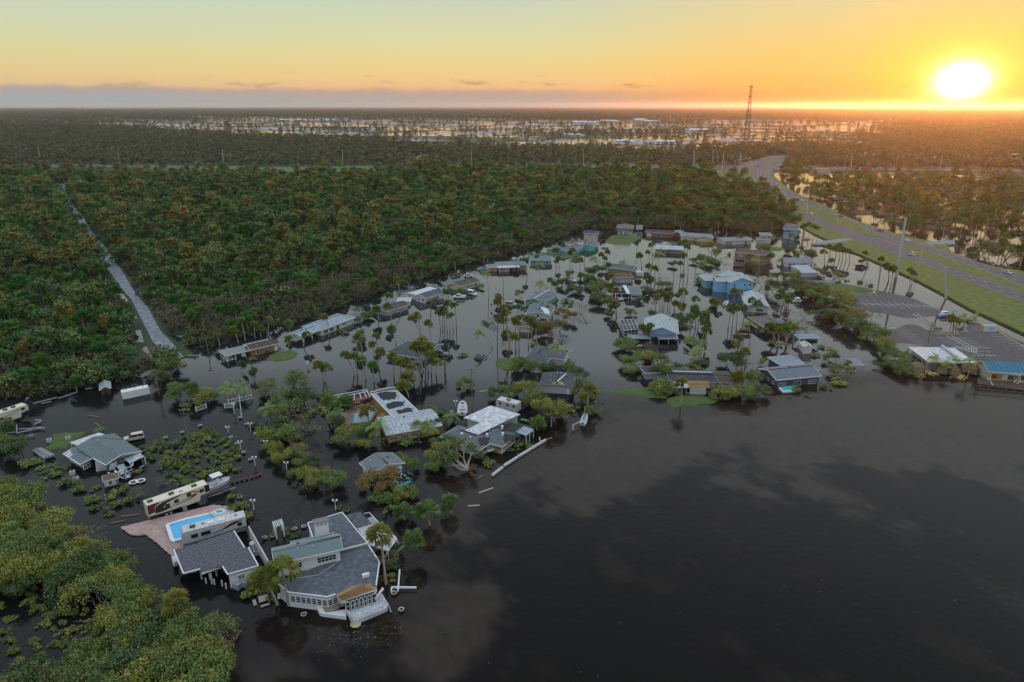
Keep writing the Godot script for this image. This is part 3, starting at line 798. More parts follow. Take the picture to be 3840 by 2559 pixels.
	if kind == "gx":
		for X in [X0, X1]:
			if X == X0: wb.tri(Vector3(X, y, Z0),Vector3(X, top, zm),Vector3(X, y, Z1))
			else: wb.tri(Vector3(X, y, Z1),Vector3(X, top, zm),Vector3(X, y, Z0))
	elif kind == "gz":
		wb.tri(Vector3(X0, y, Z1),Vector3(xm, top, Z1),Vector3(X1, y, Z1))
		wb.tri(Vector3(X1, y, Z0),Vector3(xm, top, Z0),Vector3(X0, y, Z0))
	part(h, "wall", wb, wall)

func on_wall(h: Dictionary, side: String, f: float) -> Transform3D:      # a frame on the last wing's wall: x to the right, z outwards
	var w: Array = h.w
	match side:
		"f": return Transform3D(Basis(),Vector3(lerpf(w[0], w[1], f),0, w[3]))
		"b": return Transform3D(Basis(Vector3.UP, PI),Vector3(lerpf(w[1], w[0], f),0, w[2]))
		"l": return Transform3D(Basis(Vector3.UP,-PI / 2),Vector3(w[0],0, lerpf(w[2], w[3], f)))
	return Transform3D(Basis(Vector3.UP, PI / 2),Vector3(w[1],0, lerpf(w[3], w[2], f)))

func win(h: Dictionary, side: String, f: float, w: float, ht: float, sill: float, cols := 2, rows := 1, trim: Material = null, glass: Material = null):
	var b := B.new()
	var t := 0.09
	b.box(Vector3(0, sill,0.04),Vector3(w + 2 * t, t,0.16)); b.box(Vector3(0, sill + ht,0.03),Vector3(w + 2 * t, t,0.12))
	for i in cols + 1: b.box(Vector3(-w / 2 + w * i / cols, sill + ht / 2,0.03),Vector3(t if i in [0, cols] else 0.06, ht - t,0.11))
	for i in range(1, rows): b.box(Vector3(0, sill + ht * i / rows,0.03),Vector3(w - t,0.05,0.1))
	var p := part(h, "window", b, trim if trim else white())
	p.transform = h.tf * on_wall(h, side, f)
	var g := B.new()
	g.box(Vector3(0, sill + ht / 2,0.01),Vector3(w - 0.02, ht - 0.05,0.06))
	obj("pane", g, glass if glass else dark_glass(), p)

func board(h: Dictionary, side: String, f: float, w: float, ht: float, sill: float, m: Material, called := "shutter"):
	var b := B.new()
	b.box(Vector3(0, sill + ht / 2,0.04),Vector3(w, ht,0.12))
	var p := part(h, called, b, m)
	p.transform = h.tf * on_wall(h, side, f)

func door(h: Dictionary, side: String, f: float, w := 0.95, ht := 2.0, m: Material = null, sill := -0.3):
	board(h, side, f, w, ht, sill, m if m else white(), "door")

func garage_door(h: Dictionary, side: String, f: float, w: float, ht: float, m: Material, sill := -0.4):
	var b := B.new()
	for i in 4: b.box(Vector3(0, sill + ht * (i + 0.5) / 4,0.04),Vector3(w, ht / 4 - 0.04,0.1))
	b.box(Vector3(0, sill + ht / 2,0.02),Vector3(w, ht,0.08))
	var p := part(h, "garage_door", b, m)
	p.transform = h.tf * on_wall(h, side, f)

func sheet(h: Dictionary, called: String, pts: Array, t: float, m: Material) -> MeshInstance3D:   # a slab between world points
	var b := B.new()
	var inv: Transform3D = h.o.transform.affine_inverse()
	var q := []
	for p in pts: q.append(inv * p)
	b.slab(q, t)
	return obj(called, b, m, h.o)

func solid(h: Dictionary, called: String, pts: Array, y0: float, y1: float, m: Material) -> MeshInstance3D:  # an upright block over world points
	var b := B.new()
	var inv: Transform3D = h.o.transform.affine_inverse()
	var q := []
	for p in pts: q.append(inv * p)
	b.prism(q, y0, y1, y0 > 0.5)
	return obj(called, b, m, h.o)

func beams(h: Dictionary, called: String, segs: Array, w: float, m: Material) -> MeshInstance3D:   # bars between world points: posts and beams each a part, joined frames one part
	var b := B.new()
	var inv: Transform3D = h.o.transform.affine_inverse()
	for i in segs.size():
		b.bar(inv * segs[i][0], inv * segs[i][1], w)
		if i < segs.size() - 1 and (called.contains("post") or called.contains("beam") or called.contains("fascia") or called.contains("stud") or called.contains("board")):
			obj(called, b, m, h.o)
			b = B.new()
	return obj(called, b, m, h.o)

func up(p: Vector3, y: float) -> Vector3: return Vector3(p.x, y, p.z)

func white() -> Material: return mat(0.76,0.78,0.78,0.6, "grain",0,0.5)
func dark_glass() -> Material: return mat(0.018,0.022,0.026,0.08, "")
func shingle(r: float, g: float, b: float) -> Material: return mat(r, g, b,0.92, "stains",0,0.22)
func metal(r: float, g: float, b: float) -> Material: return mat(r, g, b,0.45, "stains",0.15,0.16)
func plywood() -> Material: return mat(0.42,0.25,0.1,0.85, "streaks",0,0.5)

func on_roof(h: Dictionary, p: Vector3, y: float) -> Vector3:               # the point of the last wing's roof below or above p
	var l: Vector3 = h.tf.affine_inverse() * p
	for q in h.r:
		if Geometry2D.is_point_in_polygon(Vector2(l.x, l.z), flat(q)):
			var n: Vector3 = (q[1] - q[0]).cross(q[2] - q[0])
			l.y = q[0].y - (n.x * (l.x - q[0].x) + n.z * (l.z - q[0].z)) / n.y + 0.06
			return h.tf * l
	return p + Vector3(0, y,0)

func patch(h: Dictionary, called: String, pts: Array, m: Material, ragged := 0.5, y := 0.02):      # an irregular stain or bare place lying on a roof
	var q := []
	for i in pts.size():
		var a: Vector3 = pts[i]; var b: Vector3 = pts[(i + 1) % pts.size()]
		var k := maxi(1, int(a.distance_to(b) / 0.7))
		for j in k:
			var p := a.lerp(b, float(j) / k)
			q.append(p + Vector3(rng.randf_range(-ragged, ragged),0, rng.randf_range(-ragged, ragged)) * 0.6)
	var b2 := B.new()
	var inv: Transform3D = h.o.transform.affine_inverse()
	var l := []
	for p in q: l.append(inv * (p + Vector3(0, y,0)) if not h.has("r") or y < 0.05 else on_roof(h, inv * p, y))
	var flat2 := PackedVector2Array()
	for p in l: flat2.append(Vector2(p.x, p.z))
	var t := Geometry2D.triangulate_polygon(flat2)
	if t.is_empty() and ragged > 0.0:
		patch(h, called, pts, m, ragged * 0.5 if ragged > 0.2 else 0.0, y)
		return
	for i in range(0, t.size(),3):
		var a: Vector3 = l[t[i]]; var c: Vector3 = l[t[i + 1]]; var d: Vector3 = l[t[i + 2]]
		if (d - a).cross(c - a).y < 0: b2.tri(a, d, c)
		else: b2.tri(a, c, d)
	if b2.v.size(): obj(called, b2, m, h.o)


func build_houses():
	near_houses()
	middle_houses()
	far_houses()

func near_houses():
	var roof_dark := mat(0.105,0.125,0.15,0.9, "stains",0,0.13)
	var h: Dictionary
	# the river house: flat dark roofs round an upper storey, sunroom and white deck at the water
	var base := V(-33.26,0,-96.26)
	h = {"o": thing("river_house", "large white river house with flat dark roofs, chimney and waterside deck", "house", base), "tf": Transform3D()}
	var low := [V(-40.15,3.1,-97.24),V(-37.82,3.1,-95.19),V(-30.94,3.1,-94.01),V(-29.7,3.1,-94.74),V(-23.34,3.1,-96.95),V(-23.91,3.1,-103.24),V(-26.9,3.1,-108.33),V(-31.7,3.1,-106.37),V(-31.19,3.1,-104.21),V(-38.64,3.1,-99.63)]
	solid(h, "flat_roof", low,2.8,3.1, roof_dark)
	solid(h, "wall",[V(-40.01,2.9,-97.34),V(-37.84,2.9,-95.38),V(-30.99,2.9,-94.14),V(-29.6,2.9,-95.04),V(-23.75,2.9,-97.49),V(-24.25,2.9,-103.34),V(-31.45,2.9,-106.14),V(-38.49,2.9,-99.73)],-1.2,2.85, white())
	beams(h, "fascia",[[low[0], low[1]],[low[1], low[2]],[low[2], low[3]],[V(-23.35,3.05,-97.01), low[5]],[low[5], low[6]],[low[6], low[7]]],0.22, white())
	var back := [V(-40,3.6,-114.66),V(-34.18,3.6,-118.4),V(-26.97,3.6,-108.19),V(-31.67,3.6,-106),V(-35.22,3.6,-104.86)]
	solid(h, "flat_roof", back,3.3,3.6, roof_dark)
	solid(h, "wall",[V(-39.89,3.3,-114.72),V(-34.31,3.3,-118.37),V(-27.44,3.3,-108.61),V(-33.54,3.3,-106.27)],-1.2,3.3, white())
	beams(h, "fascia",[[back[0], back[1]],[back[1], back[2]],[back[2], back[3]],[back[4], back[0]]],0.2, white())
	solid(h, "flat_roof",[V(-33.31,3.3,-117.97),V(-30.65,3.3,-119.18),V(-27.39,3.3,-114.65),V(-29.88,3.3,-113.17)],3.05,3.3, mat(0.085,0.095,0.115,0.9, "stains",0,0.13))
	solid(h, "wall",[V(-33.21,3.1,-117.95),V(-30.73,3.1,-119.16),V(-27.62,3.1,-114.94),V(-29.69,3.1,-113.69)],-1.2,3.05, white())
	var wr := [V(-29.9,3.2,-113.24),V(-25.68,3.2,-115.45),V(-21.87,3.2,-110.06),V(-22.88,3.2,-106.41),V(-26.74,3.2,-108.3)]
	solid(h, "deck_roof", wr,3.0,3.2, mat(0.5,0.5,0.53,0.8, "stains",0,0.4))
	for i in 7:                                                # its boards run across
		var t := (i + 0.5) / 7
		patch(h, "weathered_board",[wr[0].lerp(wr[4], t) + Vector3(0.3,0,0.3), wr[1].lerp(wr[2], t) - Vector3(0.4,0,0), wr[1].lerp(wr[2], t + 0.035) - Vector3(0.4,0,0), wr[0].lerp(wr[4], t + 0.035)], mat(0.25,0.24,0.26,0.85, "stains",0,0.4),0.15)
	beams(h, "fascia",[[wr[0], wr[1]],[wr[1], wr[2]],[wr[2], wr[3]]],0.2, white())
	beams(h, "posts",[[up(wr[2],3), up(wr[2],-1)],[up(wr[3],3), up(wr[3],-1)],[V(-22.41,0.9,-112.95),V(-20.8,0.9,-109.55)],[V(-22.55,0.4,-113.65),V(-20.93,0.4,-110.24)],[V(-20.8,0.9,-109.55),V(-21.29,-1,-112.15)],[V(-22.92,3,-106.34),V(-24.45,0.6,-105.89)]],0.14, white())
	solid(h, "side_deck",[V(-29.66,0.9,-120.47),V(-28.61,0.9,-121.08),V(-27.04,0.9,-118.86),V(-28.3,0.9,-118.27)],-1,0.9, mat(0.42,0.44,0.46,0.8, "stains",0,0.4))
	beams(h, "side_railing",[[V(-30.38,1.7,-120.89),V(-29.42,1.7,-121.3)],[V(-29.42,1.7,-121.3),V(-26.92,1.7,-117.87)],[V(-29.42,1.7,-121.3),V(-30.23,-0.5,-124.67)],[V(-27.99,1.7,-119.35),V(-28.45,0.4,-121.3)],[V(-26.92,1.7,-117.87),V(-27.49,0,-120.4)]],0.12, white())
	# upper storey
	var u := attach(h,V(-41.28,5.7,-99.11),V(-30.37,5.7,-103.55),V(-44.35,5.7,-103.18))
	var teal := mat(0.16,0.22,0.225,0.95, "grain",0,1.6)
	wing(u,0, u.L,0, u.D,5.7,1.05, "gx", white(), teal, {"ov": 0.5, "base": 2.6, "fascia": 0.28})
	win(u, "f",0.78,3.3,1.1,3.6,5,2)
	win(u, "f",0.27,2.4,1.1,3.6,4,2)
	wing(u, u.L * 0.28, u.L * 0.93, u.D * 0.93, u.D * 1.28,5.35,0.5, "flat", white(), teal, {"ov": 0.3, "base": 2.6})
	var ch := attach(h,V(-36.29,6.2,-107.56),V(-34.07,6.2,-108.55),1.3)
	var cb := B.new()
	cb.box(Vector3(ch.L / 2,5.6,-0.65),Vector3(ch.L,5.2,1.3))
	part(ch, "chimney", cb, white())
	cb = B.new(); cb.box(Vector3(ch.L / 2,8.27,-0.65),Vector3(ch.L + 0.25,0.16,1.6))
	part(ch, "chimney_cap", cb, mat(0.2,0.19,0.18))
	cb = B.new()
	for i in 3: cb.box(Vector3(ch.L * (0.22 + 0.28 * i),7.75,0.0),Vector3(0.5,0.22,0.06))
	part(ch, "vent", cb, mat(0.2,0.2,0.2))
	# sunroom windows along the front, then the glazed bay under the stripped plywood roof
	var f1 := attach(h,V(-37.84,2.9,-95.38),V(-30.99,2.9,-94.14),1)
	f1.w = [0.0, f1.L,-1.0,0.04]
	for i in 7: win(f1, "f",0.1 + 0.138 * i,0.8,1.25,1.15,1,3)
	var f2 := attach(h,V(-30.99,2.9,-94.14),V(-29.6,2.9,-95.04),1)
	f2.w = [0.0, f2.L,-1.0,0.04]
	for i in 2: win(f2, "f",0.27 + 0.46 * i,0.85,1.25,1.15,1,3)
	solid(h, "pebble_skirt",[V(-32.36,0.9,-94.75),V(-31.18,0.9,-95.08),V(-29.63,0.9,-95.84),V(-29.17,0.9,-94.17),V(-29.94,0.9,-93.35),V(-31.13,0.9,-93.11)],-0.5,0.9, mat(0.27,0.24,0.2,0.95, "grain",0,3.0))
	solid(h, "planter_wall",[V(-33.13,0.8,-94.5),V(-32.39,0.8,-94.83),V(-31.21,0.8,-93.14),V(-29.9,0.8,-93.39),V(-27.98,0.8,-93.96),V(-27.57,0.8,-92.18),V(-31.65,0.8,-92.9),V(-32.23,0.8,-93.14)],-1,0.7, white())
	for i in 4: solid(h, "step",[V(-33.33,0.3,-95.04).lerp(V(-32.82,0.3,-95.24), i / 4.0),V(-32.65,0.3,-95.21),V(-31.57,0.3,-93.72),V(-32.41,0.3,-93.67).lerp(V(-31.77,0.3,-93.67), i / 4.0)],-1,0.2 + 0.14 * i, mat(0.6,0.62,0.63,0.7))
	var ply := [V(-29.61,3.25,-94.44),V(-28.46,3.25,-95.64),V(-26.96,3.25,-96.67),V(-25.55,3.25,-97.2),V(-24.25,3.25,-97.11),V(-23.19,3.25,-95.81),V(-28.13,3.25,-92.78)]
	sheet(h, "bay_roof",[V(-29.43,3.1,-94.37),V(-24.47,3.1,-97.56),V(-22.91,3.1,-95.82),V(-28.23,3.1,-92.88)],0.3, white())
	patch(h, "bare_plywood", ply, plywood(),0.3,0.01)
	for k in 6:
		var a := V(-29.05,3.3,-93.8).lerp(V(-28.16,3.3,-92.89), k / 6.0); var e2 := V(-25.7,3.3,-96.79).lerp(V(-23.27,3.3,-95.66), k / 6.0)
		beams(h, "plank_seam",[[a, e2]],0.05, mat(0.06,0.04,0.025))
	patch(h, "felt_scrap",[V(-25.78,3.3,-97.17),V(-25.3,3.3,-97.1),V(-25.38,3.3,-96.65)], roof_dark,0.2,0.05)
	var bay := attach(h,V(-27.62,2.9,-93.12),V(-23.24,2.9,-95.38),2)
	var bb := B.new()
	bb.box(Vector3(bay.L / 2,1.9,-1.0),Vector3(bay.L,2.2,1.9))
	part(bay, "bay_room", bb, mat(0.05,0.055,0.06,0.6))
	bay.w = [0.0, bay.L,-2.0,0.0]
	for i in 7: win(bay, "f",0.07 + 0.145 * i,0.95,1.75,1.0,1,2)
	var deck := [V(-28,0.75,-94.02),V(-22.64,0.75,-97.66),V(-21.08,0.75,-94.76),V(-21.09,0.75,-94.18),V(-26.24,0.75,-90.74)]
	solid(h, "deck", deck,-1.0,0.8, mat(0.6,0.64,0.68,0.6, "stains",0,0.3))
	var rs := []                                                # the railing: rails and balusters
	for pr in [[V(-26.23,1.9,-90.83),V(-21.74,1.9,-93.4)],[V(-27.45,1.9,-92.51),V(-26.23,1.9,-90.83)]]:
		var a: Vector3 = pr[0]; var b: Vector3 = pr[1]
		var n := int(a.distance_to(b) / 0.28)
		rs.append([up(a,1.85), up(b,1.85)]); rs.append([up(a,0.95), up(b,0.95)])
		for i in n + 1: rs.append([up(a.lerp(b, float(i) / n),1.85), up(a.lerp(b, float(i) / n),0.85)])
	beams(h, "railing", rs,0.065, white())
	beams(h, "railing_post",[[V(-26.2,2,-90.72),V(-26.99,-0.4,-93.48)],[V(-23.89,2,-91.99),V(-24.29,0.7,-93.5)],[V(-21.7,2,-93.2),V(-22.36,-0.4,-96.03)],[V(-26.05,4,-89.04),V(-27.17,0.7,-92.85)]],0.12, white())
	beams(h, "stair_rail",[[V(-22.37,1.7,-96.5),V(-20.77,1.6,-93.92)],[V(-22.51,1.2,-97.11),V(-20.9,1.1,-94.51)],[V(-20.77,1.6,-93.92),V(-20.33,0.4,-93.61)],[V(-20.77,1.6,-93.92),V(-21.19,0,-95.81)],[V(-21.56,1.65,-95.2),V(-22.01,0,-97.18)],[V(-20.33,0.4,-93.61),V(-20.56,-0.5,-94.65)]],0.09, white())
	for i in 5: solid(h, "step",[V(-22.16,0.5,-95.56).lerp(V(-21.35,0.5,-95.56), i / 5.0),V(-21.19,0.5,-95.31),V(-21.09,0.5,-94.39),V(-21.99,0.5,-93.98).lerp(V(-21.26,0.5,-94.39), i / 5.0)],-0.8,0.65 - 0.13 * i, mat(0.58,0.62,0.64,0.7))
	sheet(h, "rubble_panel",[V(-23.08,2.6,-94.39),V(-22.23,2.9,-96.76),V(-21.96,2.6,-96.78),V(-23.19,1,-95.64)],0.15, white())
	solid(h, "roof_hatch",[V(-26.04,3.1,-98.72),V(-24.86,3.1,-99.24),V(-25.07,3.1,-99.78),V(-26.2,3.1,-99.33)],3.05,3.7, white())
	beams(h, "roof_cable",[[V(-31.09,3.15,-103.82),V(-33.89,3.15,-99.72)],[V(-33.89,3.15,-99.72),V(-38.29,3.15,-98.51)]],0.04, white())
	# white garden wall, arbour walk and pots beside it belong to other things
	# the pavilion with the flat dark roof beside it
	h = {"o": thing("boat_pavilion", "open white pavilion with flat dark felt roof beside the river house", "pavilion",V(-55.06,0,-106.68)), "tf": Transform3D()}
	var pr := mat(0.125,0.13,0.15,0.95, "streaks",0,0.3)
	var q1 := [V(-62.71,3.1,-106.95),V(-59.25,3.1,-108.89),V(-54.61,3.1,-101.96),V(-57.81,3.1,-100.09)]
	var q2 := [V(-59.25,3.1,-108.89),V(-53.83,3.1,-112.79),V(-49.77,3.1,-107.5),V(-49.08,3.1,-107.57),V(-45.38,3.1,-102.21),V(-49.92,3.1,-99.84),V(-51.67,3.1,-102.02),V(-54.61,3.1,-101.96)]
	solid(h, "roof", q1,2.85,3.1, pr)
	solid(h, "roof", q2,2.87,3.16, pr)
	sheet(h, "porch_roof",[V(-55.28,3.2,-101.2),V(-54.54,3.3,-101.86),V(-51.77,2.95,-102.22),V(-51.86,2.9,-101.84),V(-54.59,2.9,-100.19)],0.2, pr)
	beams(h, "fascia",[[q1[0], q1[3]],[q1[3],V(-55.39,3.05,-101.4)],[V(-54.63,2.85,-100.26),V(-51.81,2.85,-102.29)],[q2[5], q2[6]],[q2[4], q2[5]],[q2[3], q2[4]],[q2[1], q2[2]]],0.2, white())
	solid(h, "wall",[V(-49.85,2.8,-100.01),V(-45.67,2.8,-102.29),V(-48.77,2.8,-106.61),V(-51.44,2.8,-105.94)],-1.2,2.85, white())
	var pw := attach(h,V(-49.85,2.8,-100.01),V(-45.67,2.8,-102.29),2)
	pw.w = [0.0, pw.L,-2.0,0.02]
	win(pw, "f",0.42,1.1,0.9,1.3,2,3)
	board(pw, "f",0.93,0.9,2.3,0.0, mat(0.22,0.1,0.05), "door")
	var ps := []
	for p in [V(-56.01,0,-102.5),V(-54.71,0,-102.81),V(-53.66,0,-101.26),V(-53.73,0,-103.44)]: ps.append([up(p,2.9), up(p,-1)])
	for p in [V(-56.79,0,-104.07),V(-60.19,0,-104.71),V(-64.09,0,-109.73)]: ps.append([up(p,2.9), up(p,-1)])
	beams(h, "post", ps,0.24, white())
	ps = []
	for p in [V(-54.74,0,-101.32),V(-53.11,0,-101.02),V(-51.59,0,-100.65),V(-50.57,0,-99.87),V(-54.58,0,-102.5)]: ps.append([up(p,1.2), up(p,-1)])
	beams(h, "mooring_post", ps,0.2, white())
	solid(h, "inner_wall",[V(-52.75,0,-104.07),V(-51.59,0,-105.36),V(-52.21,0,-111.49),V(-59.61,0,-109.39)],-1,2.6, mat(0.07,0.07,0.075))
	solid(h, "side_stair",[V(-63.43,1.5,-107.02),V(-62.93,1.5,-107.53),V(-61.75,1.5,-105.69),V(-62.25,1.5,-105.19)],0.6,1.5, white())
	beams(h, "stair_rail",[[V(-62.95,2.2,-106.25),V(-62,1.2,-104.77)],[V(-62,1.2,-104.77),V(-63.14,-0.5,-106.84)],[V(-62.37,2.2,-106.59),V(-61.58,1.2,-105.43)],[V(-62.95,2.2,-106.25),V(-64.71,0,-109.22)]],0.1, white())
	# the patio with its pool
	var pav := B.new()
	var pp := [V(-79.2,0.3,-118.17),V(-74.91,0.3,-120.56),V(-70.43,0.3,-122.95),V(-63.71,0.3,-126.29),V(-61.67,0.3,-125.89),V(-59.44,0.3,-125.37),V(-57.41,0.3,-122.33),V(-56.8,0.3,-118.92),V(-61.42,0.3,-112.12),V(-63.8,0.3,-108.74),V(-64.82,0.3,-109.26),V(-66.72,0.3,-110.79),V(-69.23,0.3,-112.99),V(-71.39,0.3,-114.65),V(-73.1,0.3,-115.9),V(-73.97,0.3,-115.49),V(-75.84,0.3,-115.71)]
	pav.prism(pp,-1,0.3)
	var brick_tex := mat(0.52,0.375,0.335,0.92, "grain",0,1.2)
	var patio := struct("patio", pav, brick_tex)
	# courses of pavers, proud of their joints: alike pieces by the thousand, so joined
	var pvb := B.new()
	var poly := flat(pp)
	var ex := (V(-63.95,0,-126.76) - V(-79.5,0,-118.6)).normalized(); var ez := Vector3(-ex.z,0, ex.x)
	var o0 := V(-79.5,0,-118.6)
	var rg := RandomNumberGenerator.new(); rg.seed = 5
	for i in 90:
		for j in range(-4,60):
			var c := o0 + ex * (i * 0.46 + (0.23 if j % 2 else 0.0)) + ez * (j * 0.31)
			if not inside(c, poly): continue
			var v := rg.randf_range(0.7,1.15)
			pvb.col = Color(v, v * rg.randf_range(0.9,1.05), v * rg.randf_range(0.88,1.08))
			pvb.box(Vector3(c.x,0.315, c.z),Vector3(0.43,0.04,0.28), Basis(ex,Vector3.UP, ex.cross(Vector3.UP)))
	var pvm := brick_tex.duplicate()
	pvm.vertex_color_use_as_albedo = true
	var pv := obj("pavers", pvb, pvm, patio)
	pv.set_meta("kind", "stuff")
	var pool := thing("swimming_pool", "long blue swimming pool with white coping and raised spa between the motorhomes", "pool",V(-65.02,0,-118.65))
	h = {"o": pool, "tf": Transform3D()}
	var ring := func(pts: Array, w: float) -> Array:
		var mid := Vector3.ZERO
		for p in pts: mid += p / pts.size()
		var o := []
		for p in pts: o.append(p + (p - mid).normalized() * w)
		return o
	var basin := [V(-69.06,0.8,-117.9),V(-69.15,0.8,-118.47),V(-66.29,0.8,-120.22),V(-62.3,0.8,-122.19),V(-61.71,0.8,-121.94),V(-60.61,0.8,-120.29),V(-58.87,0.8,-117.71),V(-58.9,0.8,-117.13),V(-62.64,0.8,-115.06),V(-65.73,0.8,-113.34),V(-66.19,0.8,-113.61)]
	solid(h, "basin_wall", ring.call(basin,0.75),-0.5,0.72, mat(0.5,0.53,0.55,0.7))
	var rim := B.new()
	var inv := pool.transform.affine_inverse()
	var ro: Array = ring.call(basin,0.8)
	for i in basin.size():
		var k: int = (i + 1) % basin.size()
		rim.slab([inv * up(basin[i],0.86), inv * up(basin[k],0.86), inv * up(ro[k],0.86), inv * up(ro[i],0.86)],0.14)
	obj("coping", rim, white(), pool)
	var blue := mat(0.012,0.3,0.56,0.06, "")
	solid(h, "pool_water", ring.call(basin,0.05),0.5,0.75, blue)
	var spa_o := [V(-62.94,1.2,-122.33),V(-62.3,1.2,-122.83),V(-60.82,1.2,-123.72),V(-59.98,1.2,-123.42),V(-59.17,1.2,-122.15),V(-59.22,1.2,-121.33),V(-60.54,1.2,-120.42),V(-61,1.2,-120.72)]
	solid(h, "spa_wall", spa_o,-0.3,1.05, mat(0.6,0.63,0.65,0.6))
	var spa_i := [V(-61.89,1.25,-122.38),V(-60.59,1.25,-123.19),V(-59.56,1.25,-122.08),V(-60.75,1.25,-121.13)]
	solid(h, "spa_water", spa_i,0.9,1.07, mat(0.02,0.36,0.42,0.06, ""))
	var sr := []
	for i in 4: sr.append([spa_i[i] + Vector3(0,-0.05,0), spa_i[(i + 1) % 4] + Vector3(0,-0.05,0)])
	beams(h, "spa_coping", sr,0.35, white())
	solid(h, "curved_step",[V(-60.07,0.7,-123.48),V(-59.12,0.7,-123.22),V(-58.52,0.7,-122.22),V(-58.67,0.7,-121.35),V(-60.69,0.7,-120.13),V(-61.04,0.7,-120.98)],-0.2,0.62, mat(0.52,0.55,0.58,0.7))
	# left grey house with a torn front and metal awnings
	var g := shingle(0.15,0.19,0.195)
	h = {"o": thing("grey_house", "storm torn white house with grey gable roof and metal awnings", "house",V(-96.6,0,-141.79)), "tf": Transform3D()}
	sheet(h, "roof",[V(-103.2,3.9,-150.6),V(-91.07,3.9,-141.91),V(-94.05,2.2,-139.91),V(-98.64,2.35,-142.8),V(-103.09,3.1,-145.47),V(-105.88,2.7,-148.18)],0.16, g)
	sheet(h, "roof",[V(-105.95,2.65,-148.27),V(-98.71,2.3,-142.89),V(-100.42,1.9,-140.61),V(-105.31,1.9,-144.28),V(-107.88,1.9,-146.06),V(-106.63,2.4,-148.16)],0.16, g)
	sheet(h, "roof",[V(-103.2,3.9,-150.6),V(-100.6,2.6,-152.1),V(-96.4,2.4,-152.2),V(-89.05,2.2,-146.58),V(-91.07,3.9,-141.91)],0.16, g)
	sheet(h, "roof",[V(-103.3,3.9,-150.7),V(-102.7,2.4,-154.8),V(-100.6,2.6,-155.5),V(-96.7,2.4,-152.5),V(-100.4,2.7,-151.9)],0.16, g)
	sheet(h, "clear_panel",[V(-107.84,1.95,-146.03),V(-106.66,2.45,-147.89),V(-103.88,2.45,-146.12),V(-105.21,1.95,-144.24)],0.05, metal(0.42,0.5,0.55))
	beams(h, "fascia",[[V(-94.05,2.2,-139.91),V(-98.64,2.35,-142.8)],[V(-98.77,2.25,-142.98),V(-100.49,1.85,-140.69)],[V(-94.05,2.2,-139.91),V(-91.1,3.85,-141.94)],[V(-91.1,3.85,-141.94),V(-89.02,2.2,-146.53)],[V(-100.49,1.85,-140.69),V(-107.91,1.85,-146.1)]],0.18, white())
	solid(h, "wall",[V(-100.41,0.9,-141.8),V(-106.2,0.9,-145.6),V(-106.24,0.9,-149.29),V(-100.49,0.9,-145.6)],-1.2,1.75, mat(0.5,0.54,0.56))
	solid(h, "wall",[V(-99.41,1.4,-144.14),V(-94.98,1.4,-141.18),V(-93.92,1.4,-144.69),V(-90.79,1.4,-147.79),V(-98,1.4,-153.4),V(-102.8,1.4,-151.3)],-1.2,2.2, mat(0.56,0.6,0.62))
	sheet(h, "gable_wall",[V(-91.36,3.4,-142.14),V(-95.4,0.2,-143.3),V(-91.36,0.4,-149.06),V(-89.29,2.1,-146.43)],0.2, mat(0.6,0.63,0.64))
	var fw := attach(h,V(-100.38,1.2,-140.74),V(-99.21,1.2,-143.96),1)
	fw.w = [0.0, fw.L,-1.0,0.35]
	win(fw, "f",0.3,1.7,1.0,0.5,2,2)
	board(fw, "f",0.8,0.9,1.9,-0.2, mat(0.02,0.018,0.018), "doorway")
	sheet(h, "awning",[V(-109.1,2.4,-150.8),V(-104.9,2.4,-156.2),V(-101.9,2.6,-154.4),V(-104.6,2.7,-153),V(-105.92,2.6,-148.77)],0.08, metal(0.6,0.64,0.67))
	for i in 5: beams(h, "awning_seam",[[V(-108.9,2.4,-151).lerp(V(-104.8,2.4,-156), i / 5.0),V(-105.81,2.63,-148.95).lerp(V(-102,2.6,-154.4), i / 5.0)]],0.07, metal(0.6,0.64,0.67))
	beams(h, "awning_post",[[V(-108.5,2.3,-150.5), up(V(-108.5,2.3,-150.5),-0.5)],[V(-87.26,2,-144.15), up(V(-87.26,2,-144.15),-0.6)],[V(-89.11,2,-141.17), up(V(-89.11,2,-141.17),-0.6)]],0.14, white())
	sheet(h, "porch_roof",[V(-91.52,2.3,-143.06),V(-89,2.3,-145.55),V(-87.52,2,-144.48),V(-89.18,2,-141.17)],0.08, metal(0.5,0.58,0.64))
	for i in 7: beams(h, "porch_seam",[[V(-91.45,2.36,-142.95).lerp(V(-88.93,2.36,-145.44), i / 6.0),V(-89.11,2.06,-141.06).lerp(V(-87.46,2.06,-144.37), i / 6.0)]],0.06, metal(0.5,0.58,0.64))
	sheet(h, "torn_sheet",[V(-93.69,1.9,-140.82),V(-92.85,1.9,-142.42),V(-93.1,0.4,-141.62),V(-94.21,0.2,-140.92)],0.06, white())
	sheet(h, "torn_sheet",[V(-92.76,1.2,-141.53),V(-91.37,1.3,-142.42),V(-90,0.3,-141),V(-91.27,0.2,-140.39)],0.06, mat(0.5,0.55,0.62,0.5))
	var tr := []
	for i in 9: tr.append([V(-97.95,2,-142.51).lerp(V(-94.61,2,-140.37), i / 9.0),V(-96.94,0.1,-140.57).lerp(V(-94.87,0.1,-141.35), i / 9.0)])
	beams(h, "broken_stud", tr,0.09, white())
	solid(h, "roof_vent",[V(-100.35,3.4,-148.36),V(-100.01,3.4,-148.36),V(-100.26,3.4,-148.8),V(-100.61,3.4,-148.8)],3.2,3.75, white())
	# wrecked shed in front of it
	h = house("wrecked_shed", "small white shed with peeling bare wood roof, wrecked before the grey house",V(-91.25,1.6,-133.61),V(-88.65,1.6,-135.32),V(-93.12,1.6,-135.45), "shed")
